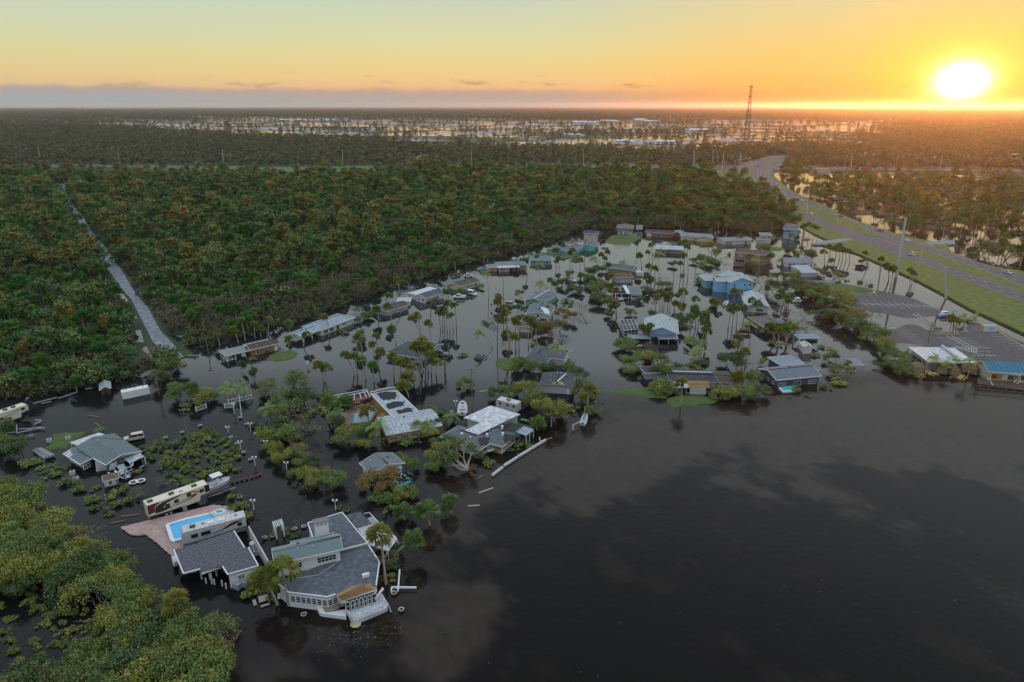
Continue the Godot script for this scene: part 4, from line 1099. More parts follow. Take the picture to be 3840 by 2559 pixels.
	wing(h,0, h.L,0, h.D,1.6,0.15, "shed", mat(0.6,0.63,0.63), mat(0.17,0.11,0.08,0.95, "streaks",0,0.6), {"ov": 0.15})
	win(h, "f",0.42,0.7,0.9,0.4,1,2)
	board(h, "f",0.9,0.5,1.2,0.0, mat(0.2,0.2,0.2), "broken_panel")
	beams(h, "loose_board",[[V(-90.86,1.8,-136.85),V(-88.87,1.8,-135.11)],[V(-91.75,1.9,-136.18),V(-91.4,2,-136.51)]],0.18, plywood())
	# small shed with a rusty tin roof at the tree line
	h = house("tin_shed", "small broken wooden shed with bent tin roof at the forest edge",V(-121.3,1.8,-184.8),V(-118.7,1.8,-186.3),V(-124.9,1.8,-189.4), "shed")
	wing(h,0, h.L,0, h.D,1.8,0.9, "gz", mat(0.13,0.07,0.05), metal(0.45,0.53,0.55), {"ov": 0.4, "seams": 0.8})
	board(h, "f",0.5,0.9,1.2,0, mat(0.02,0.02,0.02), "doorway")
	# the red house with its pool, and the metal roofed wing before it
	var red := mat(0.24,0.055,0.03)
	var ochre := mat(0.42,0.25,0.06)
	h = house("red_house", "red and ochre courtyard house with damaged flat roof and long metal roof",V(-31.6,2.7,-154.2),V(-18,2.7,-159.8),V(-23.4,2.7,-169.4))
	wing(h,0, h.L,0, h.D,2.7,0.9, "gx", ochre, metal(0.42,0.48,0.53), {"seams": 0.9})
	for f in [0.1,0.32,0.5]: win(h, "f", f,2.0,1.0,0.7,3,2)
	board(h, "f",0.21,1.2,1.9,0, mat(0.4,0.27,0.1), "shutter")
	var fl := [V(-40.5,2.9,-179.6),V(-33.5,2.9,-182.4),V(-25.2,2.9,-167.8),V(-31.8,2.9,-164.5)]
	solid(h, "flat_roof", fl,2.65,2.9, metal(0.4,0.47,0.52))
	for i in 16: beams(h, "roof_seam",[[fl[0].lerp(fl[3],(i + 0.5) / 16), fl[1].lerp(fl[2],(i + 0.5) / 16)]],0.09, metal(0.4,0.47,0.52))
	var black := mat(0.022,0.023,0.026,0.95, "stains",0,0.3)
	patch(h, "bare_felt",[V(-38.9,2.9,-179.4),V(-37.3,2.9,-180.8),V(-33.9,2.9,-181.1),V(-32.1,2.9,-177.7),V(-33.7,2.9,-175.4),V(-36.1,2.9,-175.4)], black,0.9,0.06)
	patch(h, "bare_felt",[V(-35.3,2.9,-172.2),V(-32.1,2.9,-174.3),V(-29.5,2.9,-174.3),V(-29.9,2.9,-171.1),V(-32.7,2.9,-169.6),V(-33.7,2.9,-169.1)], black,0.9,0.06)
	patch(h, "bare_felt",[V(-31.5,2.9,-167.8),V(-28.8,2.9,-169.8),V(-27.2,2.9,-169.6),V(-26.1,2.9,-167.5),V(-28.9,2.9,-166),V(-30.7,2.9,-165.5)], black,0.9,0.06)
	solid(h, "wall",[V(-40,2.6,-179.2),V(-33.8,2.6,-181.8),V(-26,2.6,-168.4),V(-31.8,2.6,-165.4)],-1.2,2.65, ochre)
	beams(h, "fascia",[[fl[0], fl[1]],[fl[1], fl[2]],[fl[2], fl[3]],[fl[3], fl[0]]],0.16, white())
	solid(h, "red_wall",[V(-45.4,2,-175.5),V(-40.4,2,-178.9),V(-40.9,2,-180.8),V(-46.1,2,-177.5)],-1.2,2.0, red)
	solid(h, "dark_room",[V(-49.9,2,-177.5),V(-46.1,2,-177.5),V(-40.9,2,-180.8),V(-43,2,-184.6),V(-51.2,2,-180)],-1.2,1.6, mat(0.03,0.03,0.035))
	beams(h, "bare_rafter",[[V(-51,2.6,-178.9),V(-42.5,2.6,-183.4)],[V(-49.7,2.6,-177.7),V(-41.8,2.6,-182.2)],[V(-42.5,2.6,-183.4),V(-40.3,2.4,-178.2)],[V(-44.1,2.5,-181.4),V(-42.7,2.2,-177.6)],[V(-42.9,2.5,-182),V(-41.5,2.2,-178.7)],[V(-51,2.6,-178.9),V(-49.8,2.2,-177)],[V(-45.4,2.5,-180.6),V(-44.6,2.2,-177)]],0.16, white())
	var rw := attach(h,V(-45.4,2,-175.5),V(-40.4,2,-178.9),1)
	rw.w = [0.0, rw.L,-1.0,0.02]
	win(rw, "f",0.33,1.3,1.1,0.5)
	board(rw, "f",0.78,1.4,1.7,0.0, mat(0.03,0.025,0.02), "doorway")
	var tan := mat(0.33,0.2,0.14,0.9, "streaks",0,0.5)
	solid(h, "pool_deck",[V(-47.2,0.4,-172.4),V(-44.2,0.4,-175.5),V(-38.9,0.4,-177.2),V(-36.9,0.4,-173.2),V(-37.8,0.4,-165.8),V(-42.9,0.4,-163.9),V(-45.7,0.4,-165.8)],-1,0.4, tan)
	var pq := [V(-44.7,0.5,-170.6),V(-39.4,0.5,-174.3),V(-38.1,0.5,-173.2),V(-38.3,0.5,-166.1),V(-43.1,0.5,-165.6)]
	solid(h, "pool_water", pq,0.2,0.46, mat(0.1,0.2,0.2,0.08, ""))
	beams(h, "deck_beam",[[V(-38.1,0.7,-165.7),V(-37.1,0.7,-173.3)],[V(-36.6,0.7,-165.2),V(-36.7,0.7,-172.5)],[V(-43.1,0.7,-164.7),V(-38.5,0.7,-165.2)],[V(-44.4,0.8,-174.7),V(-42.4,0.8,-175.9)],[V(-44.4,0.8,-174.7),V(-43.6,0.8,-173.6)]],0.4, tan)
	sheet(h, "red_lean_to",[V(-36.4,1.2,-164.7),V(-35.8,2,-169.2),V(-32.3,2.2,-165.8),V(-35.6,1.6,-163.8)],0.2, red)
	beams(h, "white_frame",[[V(-41.4,2,-182.6),V(-37.1,2,-185.8)],[V(-37.1,2,-185.8),V(-33.6,2,-186.4)],[V(-40.9,1.3,-184.8),V(-37.1,1.3,-187.1)]],0.25, white())
	# small grey cottage with the wreck heap before it
	h = house("grey_cottage", "small pale cottage with grey gable roof and wreckage piled at its front",V(-31.72,2.4,-135.47),V(-24.88,2.4,-140.55),V(-35.3,2.4,-140.78))
	wing(h,0, h.L,0, h.D,2.4,1.2, "gz", mat(0.55,0.6,0.58), shingle(0.16,0.19,0.205), {})
	win(h, "f",0.68,1.9,1.0,0.9,3,1)
	board(h, "f",0.9,0.8,1.8,0, white(), "door")
	# the big house with a white flat roof over grey hips
	var gh := shingle(0.13,0.155,0.165)
	var mint := mat(0.4,0.55,0.45)
	h = house("white_roof_house", "large mint green house with white flat roof over stained grey hips",V(-18.1,2.5,-153.8),V(-7.71,2.5,-146.71),V(3.8,2.5,-160.2))
	var L: float = h.L; var D: float = h.D
	wing(h,0, L,0, D * 0.42,2.5,1.3, "hip", mint, gh, {})
	var bare := mat(0.035,0.035,0.038,0.95, "stains",0,0.5)
	patch(h, "lost_shingles",[V(-8.2,3.2,-150.4),V(-5.8,3.4,-152.4),V(-5.5,2.8,-150.2),V(-7.75,2.6,-147.76)], bare,0.7,0.2)
	win(h, "r",0.35,1.6,1.0,0.9,2)
	win(h, "r",0.78,1.4,1.0,0.9,2)
	board(h, "r",0.14,1.3,1.8,0, plywood())
	var w2 := attach(h,V(-4.89,2.5,-149.92),V(-2.28,2.5,-148.51),V(3.5,2.5,-154.4))
	wing(w2,-w2.L * 1.6, w2.L,0, w2.D,2.45,1.35, "hip", mint, gh, {})
	for p in [[V(-2.2,3.4,-153.9),V(-0.6,3.2,-154.3),V(2.3,2.6,-154.4),V(-1.73,2.6,-149.4)],[V(-3.6,3.6,-155),V(-0.9,3.2,-160.5),V(3.1,2.7,-159.8),V(1,3.2,-155.8),V(-1.1,3.5,-155.2)]]:
		patch(w2, "lost_shingles", p, bare,0.7,0.2)
	board(w2, "f",0.76,1.5,2.0,0, plywood(), "boarded_door")
	win(w2, "f",0.93,1.2,1.0,0.8,2)
	board(w2, "r",0.42,5.0,1.15,0.8, plywood())
	win(w2, "r",0.06,1.3,1.1,0.8,1)
	win(w2, "r",0.87,1.2,1.4,0.5,2)
	var wf := [V(-12.7,3.6,-162.5),V(-5.8,3.6,-170.1),V(2.2,3.6,-164.5),V(-1.1,3.6,-161.2),V(-8.5,3.6,-152.7),V(-11.9,3.6,-155),V(-8.2,3.6,-159.5)]
	solid(h, "white_roof", wf,3.35,3.6, mat(0.6,0.62,0.65,0.7, "stains",0,0.1))
	solid(h, "wall",[V(-11.7,3.3,-163.3),V(-5.9,3.3,-169.7),V(1.5,3.3,-165),V(-1.4,3.3,-162.2),V(-8.4,3.3,-154.4),V(-8.2,3.3,-160.1)],-1.2,3.35, mint)
	for p in [V(-10.1,3.3,-151.9),V(-6.2,3.7,-152.6),V(-2.3,3.8,-152.9),V(-2.5,3.7,-157),V(-12.5,3.5,-153.3)]:
		solid(h, "roof_vent",[p + Vector3(-.3,0,-.3), p + Vector3(.3,0,-.3), p + Vector3(.3,0,.3), p + Vector3(-.3,0,.3)], p.y - 0.6, p.y + 0.2, white())
	sheet(h, "lanai_roof",[V(0.7,2.9,-155.7),V(3,2.9,-158.7),V(5.6,2.6,-157.5),V(3.5,2.6,-154.2)],0.08, metal(0.4,0.48,0.55))
	for i in 8: beams(h, "lanai_seam",[[V(0.7,3,-155.6).lerp(V(3,3,-158.6), i / 7.0),V(3.5,2.6,-154.1).lerp(V(5.6,2.6,-157.4), i / 7.0)]],0.07, metal(0.4,0.48,0.55))
	beams(h, "lanai_frame",[[V(3.5,2.5,-154.4), up(V(3.5,2.5,-154.4),-0.5)],[V(5.5,2.5,-157.6), up(V(5.5,2.5,-157.6),-0.5)],[V(4.5,2.5,-156.1), up(V(4.5,2.5,-156.1),-0.5)],[V(3.5,0.6,-157.7),V(5.7,0.6,-161)],[V(3.7,1.5,-156.4),V(5.6,1.5,-159.2)]],0.12, white())
	solid(h, "lanai_screen",[V(2.1,1.5,-155.2),V(3.4,1.5,-155.9),V(5.4,1.5,-159.1),V(3.3,1.5,-160.8)],-0.5,2.3, mat(0.025,0.03,0.035))
	solid(h, "entry_slab",[V(-6.26,1.2,-148.54),V(-4.64,1.2,-149.79),V(-4.18,1.2,-149.47),V(-5.69,1.2,-148.08)],1.15,1.3, mat(0.45,0.5,0.48))
	# the dark roofed house behind it
	h = house("dark_roof_house", "house with low charcoal roof torn open at its front edge",V(8.2,2.6,-186.7),V(18.1,2.6,-185.3),V(12.7,2.6,-196.4))
	wing(h,0, h.L,0, h.D,2.6,0.6, "gz", mat(0.45,0.48,0.48), mat(0.06,0.07,0.08,0.9, "stains",0,0.2), {"trim": mat(0.3,0.32,0.33)})
	patch(h, "torn_decking",[V(11.6,3.1,-186.3),V(12.7,3.1,-188.1),V(14.6,3.1,-188.1),V(16,3,-185.2),V(13.6,3,-185.5)], mat(0.35,0.26,0.17,0.9, "streaks",0,0.5),0.8,0.1)
	beams(h, "ridge_strip",[[V(13.5,3.3,-187.9),V(16.5,3.3,-193.9)]],0.3, white())
	board(h, "f",0.88,1.0,1.8,0, white(), "door")
	patch(h, "blue_tarp",[V(13.4,2.9,-195.5),V(15.7,2.9,-196.2),V(15.6,2.9,-194.7),V(13.9,2.9,-194.1)], mat(0.02,0.12,0.35,0.5),0.3,0.15)

func middle_houses():
	var h: Dictionary
	var cool := shingle(0.14,0.165,0.185)
	var brown := shingle(0.105,0.07,0.052)
	var pale := mat(0.5,0.54,0.56)
	# along the forest edge, from the left
	var orange := mat(0.38,0.2,0.06,0.85, "streaks",0,0.5)
	h = house("tan_house", "tan house with brown gable, orange boarded windows and open grey carport",V(-95,2.3,-212.4),V(-81,2.3,-225.1),V(-100.8,2.3,-215.9))
	wing(h,0, h.L * 0.5,0, h.D,2.3,0.0, "flat", pale, metal(0.2,0.225,0.25), {"open": true, "posts": [[0,0],[0.33,0],[0,0.5],[0,1]]})
	wing(h, h.L * 0.45, h.L * 0.92, h.D * 0.6, h.D * 1.05,2.35,0.2, "shed", mat(0.4,0.33,0.22), metal(0.2,0.225,0.25), {})
	wing(h, h.L * 0.43, h.L,0, h.D * 0.72,2.4,1.1, "gx", mat(0.42,0.34,0.2), brown, {})
	for f in [[0.08,1.4],[0.36,2.4],[0.72,1.9]]: board(h, "f", f[0], f[1],1.4,0.3, orange)
	for f in [0.22,0.54]: win(h, "f", f,0.7,1.7,0.1,1)
	door(h, "f",0.9)
	h = house("blue_metal_house", "low white house with pale blue metal hip roof among storm felled palms",V(-70.5,2.3,-239.1),V(-61,2.3,-256),10.0)
	wing(h,-h.L * 0.42, h.L * 0.1,1.0,8.5,2.2,0.8, "gx", pale, metal(0.27,0.34,0.4), {"open": true})
	wing(h,0, h.L,0,10,2.4,1.3, "hip", mat(0.55,0.57,0.54), metal(0.27,0.34,0.4), {})
	for f in [0.13,0.3]: win(h, "f", f,2.2,1.3,0.4,3)
	board(h, "f",0.48,1.2,1.8,0, mat(0.1,0.06,0.04), "door")
	win(h, "f",0.68,1.5,0.7,1.0,2)
	h = house("brown_roof_house", "grey blue house with brown gable roof standing deep in water",V(-51,2.1,-264.2),V(-42.7,2.1,-275.1),V(-59.6,2.1,-269.4))
	wing(h,0, h.L,0, h.D * 0.72,2.1,1.0, "gx", mat(0.3,0.34,0.38), brown, {})
	for f in [0.18,0.5,0.82]: win(h, "f", f,1.9,1.0,0.5,2,1, null, mat(0.3,0.34,0.38))
	win(h, "l",0.4,1.1,0.8,0.8,2,1, null, mat(0.25,0.28,0.31))
	wing(h, h.L * 0.05, h.L * 0.95, h.D * 0.66, h.D,2.2,0.1, "shed", mat(0.3,0.34,0.38), cool, {})
	var hw := mat(0.6,0.63,0.64)
	h = house("white_gable_house", "white house with dark blue gable roof and red brick front",V(-37.3,2.5,-283.3),V(-29.7,2.5,-293),V(-43.8,2.5,-288))
	wing(h,0, h.L,0, h.D * 0.85,2.5,1.3, "gx", hw, shingle(0.085,0.11,0.125), {})
	win(h, "l",0.3,1.2,1.0,0.7,2)
	win(h, "l",0.75,1.4,1.0,0.7,2)
	board(h, "f",0.28, h.L * 0.44,1.1,-0.3, mat(0.13,0.03,0.025), "brick_front")
	win(h, "f",0.68,1.2,1.2,0.4,2)
	door(h, "f",0.9)
	wing(h, h.L * 0.1, h.L * 1.2, h.D * 0.85, h.D * 1.5,2.6,0, "flat", hw, mat(0.55,0.58,0.6), {})
	h = house("flat_annex", "low flat white outbuilding left of the white gable house",V(-43.6,1.5,-282.8),V(-43.9,1.5,-289.1),V(-49.8,1.5,-287.2), "outbuilding")
	wing(h,0, h.L,0, h.D,1.3,0, "flat", hw, mat(0.45,0.48,0.48), {"ov": 0.15})
	h = house("cream_house", "cream house with brown gable roof and turquoise door by two white vehicles",V(-24,2.3,-303.8),V(-14.6,2.3,-314.4),V(-32.9,2.3,-308.2))
	wing(h,0, h.L,0, h.D * 0.8,2.3,1.1, "gx", mat(0.52,0.5,0.33), shingle(0.12,0.085,0.06), {})
	for f in [0.4,0.6]: win(h, "f", f,1.3,0.9,0.6,2)
	board(h, "f",0.8,0.9,1.9,-0.2, mat(0.03,0.32,0.28), "door")
	wing(h,-h.L * 0.1, h.L * 0.8, h.D * 0.7, h.D * 1.15,2.3,0.3, "shed", mat(0.52,0.5,0.33), cool, {})
	h = house("pink_house", "pink house with grey hip roof and long flat white porch",V(-7,2.4,-342.4),V(8.4,2.4,-344.6),11.0)
	wing(h,0, h.L,3,12,2.6,1.3, "hip", mat(0.5,0.3,0.24), shingle(0.2,0.235,0.27), {})
	wing(h,-h.L * 0.36, h.L * 0.2,1,8,2.3,0, "flat", mat(0.5,0.3,0.24), mat(0.2,0.19,0.23), {})
	board(h, "f",0.25,2.4,1.5,-0.3, mat(0.4,0.2,0.06), "shutter")
	board(h, "f",0.7,1.5,1.9,-0.3, mat(0.03,0.03,0.03), "opening")
	wing(h,-h.L * 0.02, h.L * 0.72,-0.5,4,2.4,0, "flat", mat(0.45,0.36,0.32), mat(0.55,0.57,0.58), {})
	win(h, "f",0.2,2.2,1.3,0.3,3)
	board(h, "f",0.72,4.0,1.7,-0.2, mat(0.03,0.028,0.028), "opening")
	h = house("garden_shed", "small grey metal garden shed behind the pink house",V(1.3,2,-363.6),V(3.8,2,-364.6),4.0, "shed")
	wing(h,0, h.L,0,4,2.0,0.5, "gz", mat(0.3,0.34,0.36), metal(0.3,0.34,0.36), {"ov": 0.1})
	h = house("hip_house", "blue grey house with pale blue hip roof between palms and turquoise house",V(12.2,2.4,-359.4),V(20.5,2.4,-358.8),10.0)
	wing(h,0, h.L * 1.1,0,11,2.5,1.5, "hip", mat(0.26,0.34,0.4), shingle(0.19,0.235,0.27), {})
	for f in [0.3,0.75]: win(h, "f", f,1.8,1.1,0.5,3)
	wing(h,-h.L * 0.35, h.L * 0.2,1,7,2.3,0.5, "shed", mat(0.2,0.27,0.32), shingle(0.18,0.22,0.25), {})
	win(h, "f",0.5,1.4,1.0,0.5,2)
	var turq := mat(0.12,0.52,0.48)
	var gr := shingle(0.14,0.165,0.175)
	h = house("turquoise_house", "long turquoise house with grey hip roofs below the cream block",V(19.4,2.4,-391.9),V(30.8,2.4,-383.2),12.0)
	wing(h,0, h.L,0,12,2.4,1.4, "hip", turq, gr, {})
	for f in [0.12,0.6]: win(h, "f", f,1.6,0.9,0.7,2)
	wing(h, h.L * 0.55, h.L * 1.05,8,19,2.5,1.5, "hip", turq, gr, {})
	var t2 := attach(h,V(30.6,2.4,-383.2),V(39.7,2.4,-391.4),9.0)
	wing(t2,0, t2.L,0,10,2.4,1.3, "gx", turq, gr, {})
	win(t2, "f",0.35,1.8,0.9,0.6,3)
	var t3 := attach(h,V(40.2,2.6,-397.9),V(47.9,2.6,-395.1),V(55.9,2.6,-407.7))
	wing(t3,0, t3.L,0, t3.D,2.6,1.3, "gz", turq, gr, {})
	win(t3, "f",0.5,1.3,0.8,0.8,2)
	garage_door(t3, "r",0.4,4.5,2.0, mat(0.02,0.3,0.25))
	h = house("cream_block", "two storey cream house with dark blue hip roof and red balcony",V(44.2,6,-422.5),V(52.9,6,-420.3),V(59.8,6,-426.5))
	wing(h,0, h.L,0, h.D,6,1.5, "hip", mat(0.5,0.46,0.38), shingle(0.045,0.055,0.085), {"ov": 0.5})
	win(h, "f",0.5,0.9,0.7,4.6,1)
	win(h, "f",0.15,0.9,1.6,0.4,1)
	win(h, "f",0.75,0.9,0.9,0.6,1)
	win(h, "r",0.3,1.4,1.2,4.2,2)
	board(h, "r",0.7,3.2,0.9,2.9, mat(0.12,0.03,0.03), "balcony")
	board(h, "r",0.7,3.0,1.8,3.8, mat(0.06,0.05,0.045), "opening")
	board(h, "r",0.65,3.4,2.4,0.1, mat(0.08,0.065,0.055), "opening")
	for f in [0.06,0.96]: board(h, "r", f,0.5,5.6,0, white(), "pilaster")
	h = house("raised_house", "grey raised house with taupe hip roof behind a bare tree",V(69.1,4.4,-450.5),V(80.2,4.4,-448.7),12.0)
	wing(h,0, h.L,0,12,4.4,2.0, "hip", mat(0.24,0.25,0.24), shingle(0.17,0.165,0.155), {})
	for f in [0.12,0.4]: board(h, "f", f,0.8,2.4,-0.2, white(), "column")
	for f in [0.6,0.85]: win(h, "f", f,1.2,1.6,2.0,2)
	garage_door(h, "f",0.8,3.2,2.0, mat(0.5,0.5,0.48))
	# inside the flooded streets
	h = house("palm_house", "low house with dark green hip roof half hidden by leaning palms",V(-42.7,2.1,-216.6),V(-30.6,2.1,-210.8),V(-38,2.1,-228.8))
	wing(h,0, h.L,0, h.D,2.1,1.1, "hip", mat(0.4,0.44,0.44), shingle(0.06,0.085,0.085), {})
	for f in [0.6,0.8]: win(h, "f", f,1.4,1.0,0.5,2)
	wing(h, h.L * 0.45, h.L * 1.02, h.D * 0.5, h.D * 1.15,2.4,1.0, "gx", mat(0.4,0.44,0.44), shingle(0.055,0.085,0.08), {})
	h = house("green_house", "green house with grey gable roof and pale ridge strip, parked silver car beside it",V(5.1,2.7,-280.2),V(13.8,2.7,-275.8),V(9.8,2.7,-294.6))
	wing(h,0, h.L,0, h.D,2.7,1.2, "gz", mat(0.16,0.36,0.24), cool, {})
	beams(h, "ridge_strip",[[h.o.transform * Vector3(h.L / 2,4.0,0.1), h.o.transform * Vector3(h.L / 2,4.0,-h.D)]],0.3, white())
	win(h, "f",0.3,1.4,0.9,0.8,2)
	h = house("stilt_house", "two level blue grey house with grey roof, white patch and brick chimney",V(5.1,3.6,-256),V(14.9,3.6,-254.1),V(5.5,3.6,-270.4))
	wing(h,0, h.L,0, h.D,3.6,1.3, "gz", mat(0.42,0.5,0.53), cool, {})
	patch(h, "white_patch",[V(11.2,4.4,-261.9),V(14.4,4,-262.4),V(14.8,3.7,-255.2),V(12.8,4.2,-255.1)], mat(0.6,0.63,0.66),0.3,0.1)
	win(h, "f",0.5,1.2,0.9,2.7,1)
	win(h, "f",0.75,2.6,1.1,1.0,3)
	solid(h, "chimney",[V(14.1,4.2,-262.2),V(14.8,4.2,-262.2),V(14.9,4.2,-265.1),V(14.2,4.2,-265.1)],3.0,5.4, mat(0.16,0.07,0.05))
	solid(h, "deck",[V(10.8,1.2,-257.5),V(15.1,1.2,-257.5),V(14.6,1.2,-250.3),V(10.7,1.2,-250.8)],-0.5,1.2, mat(0.12,0.12,0.125))
	h = house("pink_garage", "small pink garage with wide pale door beside leaning palms",V(2,2.4,-244.2),V(7.7,2.4,-243.1),V(3.6,2.4,-258.8), "garage")
	wing(h,0, h.L,0, h.D,2.4,0.6, "hip", mat(0.5,0.28,0.2), shingle(0.12,0.115,0.12), {})
	garage_door(h, "f",0.5,3.6,1.9, mat(0.58,0.55,0.46))
	h = house("teal_roof_house", "pale house with dark teal hip roof and white fenced stair",V(3.3,2.4,-208.6),V(11.2,2.4,-205.8),V(7.1,2.4,-223.4))
	wing(h,0, h.L,0, h.D,2.4,1.5, "hip", mat(0.48,0.53,0.54), shingle(0.085,0.11,0.12), {})
	win(h, "f",0.28,1.9,0.9,0.7,3)
	win(h, "f",0.85,1.2,0.9,0.7,2)
	wing(h, h.L * 0.6, h.L * 1.55, h.D * 0.3, h.D * 0.95,2.4,1.2, "gx", mat(0.48,0.53,0.54), shingle(0.085,0.11,0.12), {})
	solid(h, "fence",[V(6,1.2,-203.4),V(9.5,1.2,-203.4),V(9.5,1.2,-204.1),V(6,1.2,-204.1)],-0.6,1.3, white())
	beams(h, "stair_rail",[[V(6,1.3,-204),V(7.9,2.2,-205.7)],[V(6.3,1.3,-203.2),V(8.2,2.2,-204.9)],[V(7.9,2.2,-205.7),V(8.3,1.3,-203.6)]],0.12, white())
	# the right hand group
	h = house("olive_house", "olive house with dark gable roof and white side shed",V(48.2,2.4,-342.4),V(60.6,2.4,-336),9.0)
	wing(h,0, h.L,0,9,2.4,1.2, "gx", mat(0.3,0.26,0.13), shingle(0.1,0.125,0.155), {})
	for f in [0.6,0.82]: win(h, "f", f,1.2,0.9,0.6,2)
	win(h, "r",0.5,1.2,0.9,0.6,2)
	h = house("white_shed", "low white flat shed at the end of the olive house",V(62.8,1.6,-334.7),V(65.7,1.6,-335.2),4.0, "shed")
	wing(h,0, h.L,0,4,1.6,0, "flat", hw, mat(0.5,0.54,0.56), {"ov": 0.1})
	h = house("rose_garage", "rose pink garage with brown hip roof and wide pale blue door",V(49.5,2.6,-319.5),V(59,2.6,-320.5),8.5, "garage")
	wing(h,0, h.L,0,8.5,2.6,1.5, "hip", mat(0.52,0.36,0.33), shingle(0.14,0.09,0.065), {})
	garage_door(h, "f",0.55,5.6,1.9, mat(0.38,0.47,0.53),-0.2)
	win(h, "f",0.12,0.7,0.6,0.9,1)
	h = house("porch_house", "grey flat roofed house with white pergola frame and steps",V(51.8,2.7,-290),V(57,2.7,-289.5),V(52.6,2.7,-303.5))
	wing(h,0, h.L,0, h.D,2.7,0, "flat", mat(0.5,0.54,0.54), mat(0.16,0.18,0.19,0.9, "stains",0,0.2), {})
	win(h, "f",0.5,3.6,0.9,0.8,4)
	sheet(h, "white_strip",[V(50.4,2.8,-289.9),V(51.8,2.8,-289.9),V(52.4,2.8,-304.6),V(50.7,2.8,-304.6)],0.2, mat(0.66,0.68,0.7))
	beams(h, "pergola",[[V(45.1,2.4,-296.8),V(49,2.4,-296.8)],[V(44.8,2.2,-292.1),V(50.8,2.2,-291.9)],[V(49,2.4,-301.1),V(49,0,-293.5)],[V(46.8,2.4,-301.1),V(46,0,-292.2)],[V(44.8,1,-289.9),V(51.3,1,-288.6)],[V(51.1,2.6,-290),V(51.6,0,-290.9)],[V(45.9,2.4,-302.5),V(51.4,2.4,-302.5)]],0.16, white())
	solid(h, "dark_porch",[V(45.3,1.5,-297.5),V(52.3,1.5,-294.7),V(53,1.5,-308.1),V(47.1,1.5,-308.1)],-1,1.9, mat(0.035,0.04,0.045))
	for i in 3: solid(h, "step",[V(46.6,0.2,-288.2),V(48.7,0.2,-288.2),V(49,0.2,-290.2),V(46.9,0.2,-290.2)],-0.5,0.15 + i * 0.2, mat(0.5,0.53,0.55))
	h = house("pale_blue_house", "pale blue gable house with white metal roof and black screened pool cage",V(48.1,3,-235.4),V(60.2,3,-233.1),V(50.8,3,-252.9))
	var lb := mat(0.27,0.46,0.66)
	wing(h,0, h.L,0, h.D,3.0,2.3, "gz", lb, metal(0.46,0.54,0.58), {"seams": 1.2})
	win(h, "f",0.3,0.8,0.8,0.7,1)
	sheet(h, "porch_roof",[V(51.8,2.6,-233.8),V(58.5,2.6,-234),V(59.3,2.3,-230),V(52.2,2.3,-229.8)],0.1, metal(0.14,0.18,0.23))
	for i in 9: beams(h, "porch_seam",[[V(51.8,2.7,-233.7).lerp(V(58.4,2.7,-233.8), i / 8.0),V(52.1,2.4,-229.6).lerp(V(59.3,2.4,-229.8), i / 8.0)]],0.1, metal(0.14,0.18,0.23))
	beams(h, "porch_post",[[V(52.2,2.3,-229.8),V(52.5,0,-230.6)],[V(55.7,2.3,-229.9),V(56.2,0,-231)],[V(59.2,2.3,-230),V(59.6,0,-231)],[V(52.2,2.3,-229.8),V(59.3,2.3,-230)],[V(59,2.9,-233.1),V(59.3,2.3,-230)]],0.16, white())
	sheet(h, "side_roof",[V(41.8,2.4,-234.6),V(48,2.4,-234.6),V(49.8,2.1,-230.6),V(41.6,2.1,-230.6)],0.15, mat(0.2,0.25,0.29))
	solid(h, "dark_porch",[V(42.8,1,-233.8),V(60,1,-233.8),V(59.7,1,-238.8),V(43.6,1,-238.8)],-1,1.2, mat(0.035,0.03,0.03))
	var c := [V(41.2,3.4,-249.8),V(46.9,3.4,-250),V(46.5,3.2,-238.5),V(41,3.2,-236.3)]
	sheet(h, "cage_mesh", c,0.06, mat(0.03,0.038,0.048,0.7))
	solid(h, "cage_wall",[V(41.5,3,-250.6),V(46.8,3,-250.6),V(46.4,3,-239.1),V(41.2,3,-237.2)],-0.8,3.0, mat(0.028,0.034,0.04,0.7))
	var cf := []
	for i in 5:
		cf.append([c[0].lerp(c[1], i / 4.0), c[3].lerp(c[2], i / 4.0)])
		cf.append([c[3].lerp(c[2], i / 4.0), up(c[3].lerp(c[2], i / 4.0),0)])
		cf.append([c[0].lerp(c[3], i / 4.0), up(c[0].lerp(c[3], i / 4.0),0)])
	for i in 3: cf.append([c[0].lerp(c[3], i / 2.0), c[1].lerp(c[2], i / 2.0)])
	for y in [1.0,2.0]: cf.append([up(c[3], y), up(c[2], y)]); cf.append([up(c[0], y), up(c[3], y)])
	beams(h, "cage_frame", cf,0.1, white())
	h = house("black_roof_house", "long house with low black roof, bare plywood porch and pale shutters",V(47.3,2.5,-190.3),V(66.4,2.5,-188.9),V(49,2.5,-199.5))
	wing(h,0, h.L * 0.76,0, h.D,2.5,0.5, "gx", mat(0.42,0.47,0.47), mat(0.032,0.035,0.045,0.85, "stains",0,0.15), {"trim": mat(0.4,0.43,0.44)})
	win(h, "f",0.85,1.2,0.9,0.7,2)
	wing(h, h.L * 0.76, h.L,0, h.D,2.45,0.5, "gx", mat(0.42,0.47,0.47), mat(0.1,0.075,0.06,0.95, "streaks",0,0.3), {"trim": mat(0.4,0.43,0.44)})
	sheet(h, "ridge_strip",[V(49.7,3.1,-196.6),V(61.7,3.1,-195.7),V(61.8,3.1,-196.1),V(49.8,3.1,-197)],0.1, white())
	sheet(h, "porch_roof",[V(47.4,2.6,-189.2),V(52.6,2.6,-189.7),V(52,2.3,-185.6),V(47.1,2.3,-185.6)],0.12, mat(0.35,0.42,0.4,0.7))
	sheet(h, "bare_plywood",[V(52.6,2.6,-190.1),V(59,2.6,-189.8),V(58.4,2.4,-185.6),V(52,2.4,-185.6)],0.14, plywood())
